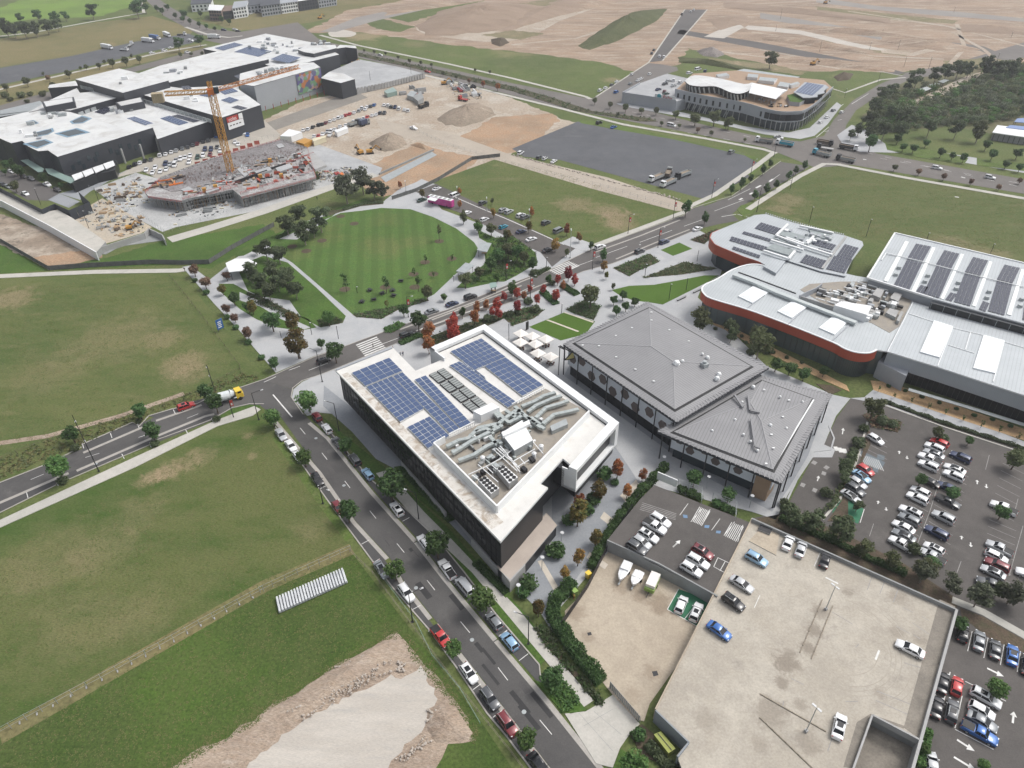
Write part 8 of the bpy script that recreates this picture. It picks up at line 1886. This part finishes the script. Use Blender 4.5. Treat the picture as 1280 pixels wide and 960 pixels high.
while cnt<720:
 x,y=rnd.uniform(min(xs),max(xs)),rnd.uniform(min(ys),max(ys))
 if not inpoly(x,y,wp)or inpoly(x,y,gaps)or inpoly(x,y,gap2):continue
 cnt+=1;s=rnd.choice(src);wd=rnd.uniform(2.6,6.5);z=wd*rnd.uniform(.3,.6);t=rnd.uniform(0,6.28);ca,sa=math.cos(t)*wd,math.sin(t)*wd;mi=rnd.choice([0,1,2,3]);st=4
 o0_=len(m.v)
 for q in range(0,len(s.f),st):
  f_=s.f[q];b=len(m.v);m.v+=[(x+(s.v[i][0]*ca-s.v[i][1]*sa)*1.05,y+(s.v[i][0]*sa+s.v[i][1]*ca)*1.05,z+s.v[i][2]*wd*.95)for i in f_];m.f.append((b,b+1,b+2,b+3));m.m.append(mi)
o=m.build('woodland',[LEAF['bush'],LEAF['olive'],LEAF['gum'],LEAF['mid']]);o['kind']='stuff'
# TREES AND PLANTING
S1,S2='street trees on the long street','trees on the lane'
trees('round','mid','P','340,519,25;380,571,23;434,638,30,dark;493,712,28;566,810,25;658,925,30','at the left kerb of the long street','the junction',S1)
trees('round','dark','P','384,498,30,mid;431,556,21;487,604,42;546,680,36;603,746,38,mid;690,845,34;794,958,42,mid','at the right kerb of the long street','the junction',S1)
trees('round','dark','C1','275,440,120,mid;340,275,84;668,165,78;725,255,98;985,75,85;1030,125,95','beside the lane','the left edge',S2)
trees('shrub','bush','C1','300,500,60;360,345,50;742,322,52;1040,205,45;665,215,35','in a kerb pit of the lane','the left edge','shrubs in kerb pits','shrub')
trees('oval','mixed','B2','225,745,120;210,650,85;15,580,60','in the corner plaza garden','the boulevard','trees round the park')
trees('round','dark','B2','125,858,62;350,765,50;415,800,98;110,650,95;385,640,70,mid;815,650,90;745,600,62;860,520,66,olive;940,540,38,mid','on the near edge of the park','the left','trees round the park')
trees('round','brown','B1','928,408,58;980,465,60;1085,437,44;1083,595,50;1125,638,46;1188,712,58','along the white path left of the park','the top','pinkish trees by the path')
trees('shrub','dark','B1','990,518,38;1090,637,36;1132,686,36;1192,757,38;1255,830,40;935,462,30','at the foot of a path tree left of the park','the top','clipped shrubs by the path')
trees('gum','bush','260:230:8','780,385,190;905,285,190;1110,330,230;950,465,220;570,640,190;700,690,170;1050,440,150;480,650,100','in the dark clump above the park lawn','the left','dark park trees','park_tree')
trees('gum','bush','260:330:8','420,70,200;520,175,200;650,50,200;760,100,190;810,185,190;870,250,170;600,255,180;690,170,170','in the dark clump beside the diagonal park path','the top','dark park trees','park_tree')
trees('round','dark','260:330:8','250,335,130;400,420,125;620,540,130;140,250,100,mixed','between the two paths left of the park','the left','trees round the park')
trees('gum','gum','A2','465,890,125;545,855,110;600,895,90;645,905,70','standing behind the top of the park','the left','gums behind the park')
trees('thin','mid','B2','465,465,62,dark;658,465,68,dark;850,350,40;978,345,34;795,415,38;815,468,56;890,425,30;915,225,54,olive;665,570,36,mixed','standing on the striped park lawn','the left','young trees on the lawn')
for s in('465,505','658,495','850,375','978,358','795,432','800,495','890,432','918,275','510,190','212,300','280,322','355,272','445,155'):
 p=W('B2',s,.13)[0];sheet('mulch_ring',[(p.x+math.cos(t*.52)*1.9,p.y+math.sin(t*.52)*1.9)for t in range(12)],.145,MULCH)
trees('round','olive','560:280:8','600,240,170;690,270,160,dark;430,390,140,dark;310,480,120;170,540,160;490,520,95,mid;590,100,100,mixed;430,40,125;300,20,110,mid;510,300,140,dark;760,330,120,olive','in the garden right of the park lawn','the left','trees right of the park')
trees('oval','mid','560:280:8','640,620,130;845,375,115,dark;1005,540,90,dark;140,880,90,dark','beside the boulevard carriageway','the left','boulevard trees')
trees('oval','red','560:280:8','690,680,95;690,815,110;490,785,115;505,880,105;285,830,100,rust;265,920,130,rust;55,945,110;890,745,95;1095,550,85;1080,690,110;1205,480,115;1270,545,95','between boulevard and plaza','the left','red autumn trees')
trees('oval','red','560:280:8','380,800,85,rust;440,870,80;560,720,80;760,700,80,rust;950,650,80;1150,600,80,rust;820,640,70','filling the row by the boulevard kerb','the left','red autumn trees')
trees('oval','red','B2','980,668,78;985,712,84;865,690,80,rust;865,762,72,rust','behind the office parapet','the left','red autumn trees')
trees('shrub','bush','560:280:8','800,770,110;870,850,120;620,900,100;400,940,120;700,880,90;1040,590,80;860,480,90','under the red trees by the boulevard','the left','shrubs under the red trees')
trees('round','olive','640:330:8','790,290,230','wide spreading over the planted bed on the plaza','','plaza trees')
trees('round','dark','640:330:8','1020,355,95;1112,305,100;1050,455,100;1140,420,95;1232,370,95','in the clump at the north corner of the hall roof','the left','plaza trees')
trees('oval','mixed','B3','520,388,42,orange;530,435,30,lime;285,285,52,orange;400,250,38,orange;340,215,42,rust;158,200,44,mixed;170,130,36,rust;340,325,32,olive;562,490,28,olive','near the boulevard crossing','the left','small autumn trees')
trees('oval','dark','B3','515,330,52;455,295,34;915,105,62;1005,158,46','at the boulevard kerb below the middle field','the left','boulevard trees')
trees('oval','mixed','480:215:8','380,200,80;755,180,60,rust;1095,400,75,orange;755,310,60,rust;160,120,60,rust;1080,285,50,olive;790,430,110,olive;945,510,90,olive;1225,620,90,olive','in the park car park','the left','small autumn trees')
trees('oval','dark','860:160:8','440,590,84;540,545,88;630,495,72;755,405,76;830,345,68','on the verge beside the gravel lot','the near end','dark verge trees')
trees('oval','dark','860:160:8','675,660,76;795,590,88;890,550,76;1010,465,76;1085,410,66;1175,355,74','on the verge beside the east field','the near end','dark verge trees')
AV='small trees along the avenue'
trees('round','olive','A3','475,482,28;548,500,30;622,515,34;700,525,30;585,545,20;770,530,32;795,590,22;880,600,22;970,620,26,brown;1035,635,26;1105,598,30;960,560,60;1050,560,62;1120,580,55;865,545,40;1195,668,20','along the avenue before the curved building','the left',AV)
trees('round','brown','A4','535,680,66,dark;648,800,32,olive;765,820,32;885,845,32;1015,870,30;1150,895,30;1250,865,28','along the avenue right of the crossing','the left',AV)
trees('round','dark','A4','690,700,40;740,705,44;800,680,40;872,728,44;925,745,36;665,660,46;1120,735,50;1185,780,44;1090,690,46;1250,800,40;980,755,40;1240,730,50','in the garden strip below the wood','the left','trees below the wood')
trees('round','olive','A2','558,240,16;605,245,18;660,255,16;720,272,18;775,290,20;830,300,20;880,310,18;935,350,20;1000,365,22;1062,385,24,brown;1130,400,28,rust;1198,415,30,rust;1090,335,16;1160,345,16','in the planted avenue median','the left',AV)
trees('round','dark','A1','750,38,26;775,50,28;800,30,26;840,72,26;875,85,28;910,100,24;955,115,24;990,125,22;1062,90,28;1098,100,26;1030,135,20;880,60,40;960,65,26','along the road at the top left','the left','trees at the northern road')
trees('round','olive','A1','25,412,36;125,388,38;230,370,28,brown;325,350,36;385,325,18;412,320,24;472,312,28;535,300,36;600,288,40;665,280,34;205,352,18;500,295,20;630,268,18;865,262,22;970,255,18;915,255,20','on the verge behind the mall','the left','verge trees behind the mall')
trees('gum','dark','A1','175,68,52;265,82,52;310,68,42;435,42,64;92,80,40;650,30,70;690,15,60;850,200,62;955,185,50;60,135,60,bush;110,130,70,bush;20,120,70,bush;165,130,60,bush;220,118,60,bush;270,112,50,bush','at the edge of the bright meadow','the left','trees by the meadow')
trees('shrub','olive','0:100:8','50,150,90;210,150,90;300,140,70;270,210,60;420,140,80;100,190,70;440,120,50;520,40,60','in the garden at the back of the mall','the left','mall garden shrubs')
trees('round','dark','0:190:8','200,190,110;150,160,110;420,245,110;100,100,90;610,330,60;140,330,110,olive;60,120,90;40,190,60','along the street left of the mall','the left','mall street trees')
trees('gum','olive','A4','55,275,70','tall and lone on the bare lot','','lone tree')
trees('gum','bush','A4','760,360,80;850,350,70;900,340,70;960,320,80;1010,320,70;640,420,60;590,440,60;560,500,80;530,560,80;540,620,90;600,620,80;680,610,80;480,610,60;440,640,50;720,400,60;1100,310,80;1160,320,80;1230,320,80;1060,620,90,olive;640,520,90;700,560,90;820,600,80;950,610,80','on the edge of the wood','the left','trees at the edge of the wood','wood_tree')
CT='trees on the court'
trees('oval','mixed','C3','585,445,78,rust;500,540,90,mixed;632,548,62,rust;705,470,55,rust;395,650,115,mixed;400,600,80,rust;480,768,78;395,868,76,orange;330,940,66,orange','on the court between office and hall','the top',CT)
trees('oval','mixed','D3','205,185,85','at the yard end of the court','',CT);trees('round','dark','C3','955,485,92;1120,565,84','behind the cage fences of the raised lot','the left',CT)
trees('shrub','dark','C3','285,835,110;440,640,80;350,690,80;520,470,90;470,590,90;570,510,50','clipped in the court paving','the lowest','court shrubs');trees('shrub','dark','D3','155,70,110;130,115,80;690,800,80','clipped beside the podium','the top','court shrubs')
EC='trees in the asphalt car park'
trees('round','olive','C4','550,148,105;855,270,62;1235,395,100;775,495,68,dark;930,560,70,dark;1005,308,46,dark;1165,650,78,dark;830,890,76,dark','in the asphalt car park islands','the top',EC)
trees('gum','bush','C4','395,730,150;260,690,110;165,680,110;500,825,100,olive;640,880,95,olive;800,912,115,olive;415,430,90;410,480,70;470,620,64','in the planted edge above the beige deck','the left',EC)
trees('shrub','bush','C4','500,250,56;475,320,80;440,385,60;450,360,50;590,215,70;640,230,60;880,300,60;740,830,80;320,560,70;140,640,90;120,610,60','in the kerb gardens of the asphalt car park','the top',EC)
trees('gum','gum','D4','790,20,115;935,70,110;1060,130,130;1225,110,140;1150,100,100,bush','leaning over the path above the angled bays','the left',EC)
trees('round','mid','D4','1148,580,110;965,268,76,dark;1075,945,70;790,870,60','in the lower right car park','the top',EC)
RB='trees beside the red building'
trees('gum','olive','860:320:6.4','110,505,200;350,560,150,bush;580,690,220;350,620,130,bush;560,640,170','between hall and red building','the left',RB)
trees('round','dark','860:320:6.4','710,860,115;820,890,115;935,935,115;1090,920,85','in the row between hall and red building','the left',RB)
trees('shrub','bush','860:320:6.4','460,690,40;220,580,40;430,640,40;680,770,45;790,810,45;910,850,40;500,770,80;640,760,70','in the orange mulch by the red building','the left',RB)
trees('thin','dark','1040:400:5.333','315,455,36;422,495,36;537,530,36;648,570,38;765,605,38;885,645,40;1003,690,42;1127,725,42;1248,770,42','in the orange mulch along the grey wall','the left',RB)
trees('shrub','dark','1040:400:5.333','378,440,36;600,510,40;715,550,36;830,590,36;948,635,40;1070,660,40;1190,705,40;490,470,34','against the base of the grey wall','the left',RB)
trees('shrub','dark','C3','895,545,60;940,560,64;975,580,50;1060,610,60;1100,630,60;1135,650,56','behind the cage fence of the raised lot','the left','cage fence shrubs',z=.1)
def L2(f,s):return[(p.x,p.y)for p in W(f,s)]
hedge('clipped_hedge',L2('P','832,586 800,618 766,660 738,712'),1.7,2.3,'dark','tall dark hedge along the raised lot and yard, upper run',dens=60);hedge('clipped_hedge',L2('P','716,732 694,752 690,772 708,800 726,826 752,854'),2.4,2.3,'dark','tall dark hedge between yard and street, lower run',dens=70)
hedge('clipped_hedge',L2('D4','800,790 785,860 765,960'),1.2,1.6,'mid','green hedge at the foot of the deck parapet',dens=50);hedge('clipped_hedge',L2('C4','90,690 350,800 560,900 700,960'),1.3,1.4,'dark','low hedge along the top edge of the beige deck',dens=45);hedge('clipped_hedge',L2('P','1103,502 1180,530 1290,565'),.9,.8,'bush','narrow hedge strip above the asphalt car park',dens=40)
hedge('clipped_hedge',L2('P','506,585 540,620 568,650'),3.2,1.0,'dark','green bank of shrubs at the office base wall',dens=45);hedge('clipped_hedge',L2('P','594,704 634,742'),1.6,.9,'dark','low hedge at the lower office wall',dens=45)
hedge('clipped_hedge',L2('B3','222,520 290,580'),2.4,.9,'dark','clipped square hedge under the red trees, left block',dens=60);hedge('clipped_hedge',L2('B3','318,490 390,535'),2.4,.9,'dark','clipped square hedge under the red trees, right block',dens=60)
hedge('clipped_hedge',L2('D3','720,850 820,950 880,1000'),1.6,1.3,'bush','green hedge beside the sunken kiosk',dens=45);hedge('clipped_hedge',L2('D3','660,790 690,830'),1.6,1.2,'dark','small dark hedge at the gate post',dens=45)
hedge('garden_hedge',L2('B2','140,265 190,235 260,205'),1.5,.9,'dark','dark low hedge on the upper left rim of the lawn');hedge('garden_hedge',L2('B2','730,770 830,725 860,740'),2.2,.8,'dark','green hedge below the black parked SUV');hedge('garden_hedge',L2('B2','460,125 560,95 650,90'),1.8,.7,'bush','bushy bed at the top of the park lawn')
for nm,f,s,lf,n,l2 in(('bed_planting','B3','560,405 740,335 785,375 690,415 640,445','bush',260,'mid'),('bed_planting','B3','705,452 900,375 1065,408 900,435','bush',320,'olive'),('bed_planting','B3','930,270 1060,220 1062,232 1000,290','bush',160,'brown'),('bed_planting','B3','335,605 420,560 500,590 470,655 380,625','bush',300,'dark'),('bed_planting','P','536,422 566,410 600,400 640,388 640,394 600,412 560,426 540,432','bush',260,'dark'),('bed_planting','P','628,396 660,384 680,388 668,398 640,408','bush',160,'dark'),('bed_planting','B2','0,520 60,540 150,585 255,640 250,650 180,645 130,615 40,575 0,560','bush',260,'dark'),('bed_planting','B2','335,655 420,640 455,655 440,670 350,686','dark',120,'bush'),('bed_planting','B2','650,695 720,665 760,672 700,712 660,714','mid',110,'dark'),('bed_planting','B3','155,440 240,400 262,408 190,450','dark',130,'bush'),('bed_planting','B2','500,628 700,590 760,575 850,545 870,560 720,606 640,650 520,640','bush',200,'mid'),('bed_planting','B2','1110,230 1190,265 1267,290 1267,430 1190,460 1060,490 1040,470 1130,400 1180,310','dark',420,'bush'),('bed_planting','B3','0,260 80,250 190,330 200,380 100,440 40,470 0,470','bush',420,'dark'),('bed_planting','D3','180,280 250,290 330,440 520,640 495,658 330,470 240,380','bush',200,'dark'),('bed_planting','C4','500,195 545,185 680,225 660,270 540,250','brown',90,'bush'),('bed_planting','C4','460,320 440,400 400,500 320,630 290,650 330,650 380,600 420,500 470,360','bush',150,'olive'),('bed_planting','C4','90,690 150,650 300,700 400,790 330,780 200,730','bush',130,'olive'),('median_planting','P','448,66 560,90 640,108 690,122 740,139 812,148 822,152 800,152 716,138 640,114 560,95 448,70','bush',420,'dark'),('bed_planting','D3','235,560 330,545 400,640 350,690 320,690','mid',110,'dark'),('bed_planting','P','500,590 522,586 574,642 560,652','dark',120,'mid')):
 ground_cover(nm,L2(f,s),lf,n,.45 if nm=='bed_planting' else.7,.12,.55 if nm=='bed_planting' else.9,l2)
for nm,s,n,lf,l2,sz,ht in(('grass_tussocks','0,700 60,660 170,600 340,520 437,684 330,735 0,915',5200,'straw','blade',.20,.05),('grass_tussocks','0,930 330,740 436,692 500,790 430,830 330,890 200,965 0,965',3600,'blade','straw',.22,.05),('grass_tussocks','0,360 220,345 300,470 210,505 0,590',5200,'straw','blade',.26,.06),('grass_tussocks','205,955 330,880 362,866 432,818 479,793 497,784 497,796 432,832 362,880 330,898 215,965',900,'blade','straw',.22,.08),('grass_tussocks','500,785 522,808 575,872 600,920 592,930 566,880 514,820',500,'blade','straw',.22,.08),('grass_tussocks','935,262 985,234 1045,207 1290,252 1290,320 1090,300 960,262',4000,'straw','blade',.42,.06),('grass_tussocks','548,228 625,200 700,216 836,262 735,306 690,306 640,283 562,244',2400,'straw','blade',.38,.06),('roadside_weeds','0,574 60,550 120,532 200,508 300,466 330,473 215,507 76,568 0,598',500,'straw','olive',.4,.4)):
 ground_cover(nm,L2('P',s),lf,n,sz,.02,ht,l2)
for s,n in(('520,600 700,445 900,425 1080,330 1290,320 1290,560 900,600 620,640',900),):ground_cover('scrub_understorey',L2('A4',s),'olive',n,1.1,.05,1.6,'blade')
# HAZE
hm=bpy.data.materials.new('haze_air');hm.use_nodes=True;n=hm.node_tree;n.nodes.clear()
pv=n.nodes.new('ShaderNodeVolumePrincipled');pv.inputs['Color'].default_value=(.93,.95,1,1);pv.inputs['Density'].default_value=.00019;pv.inputs['Anisotropy'].default_value=.2
lk(n,pv.outputs[0],n.nodes.new('ShaderNodeOutputMaterial').inputs['Volume'])
m=MB();m.box((0,1700,60.5),(5400,5200,123));o=m.build('haze',hm);o['kind']='stuff'
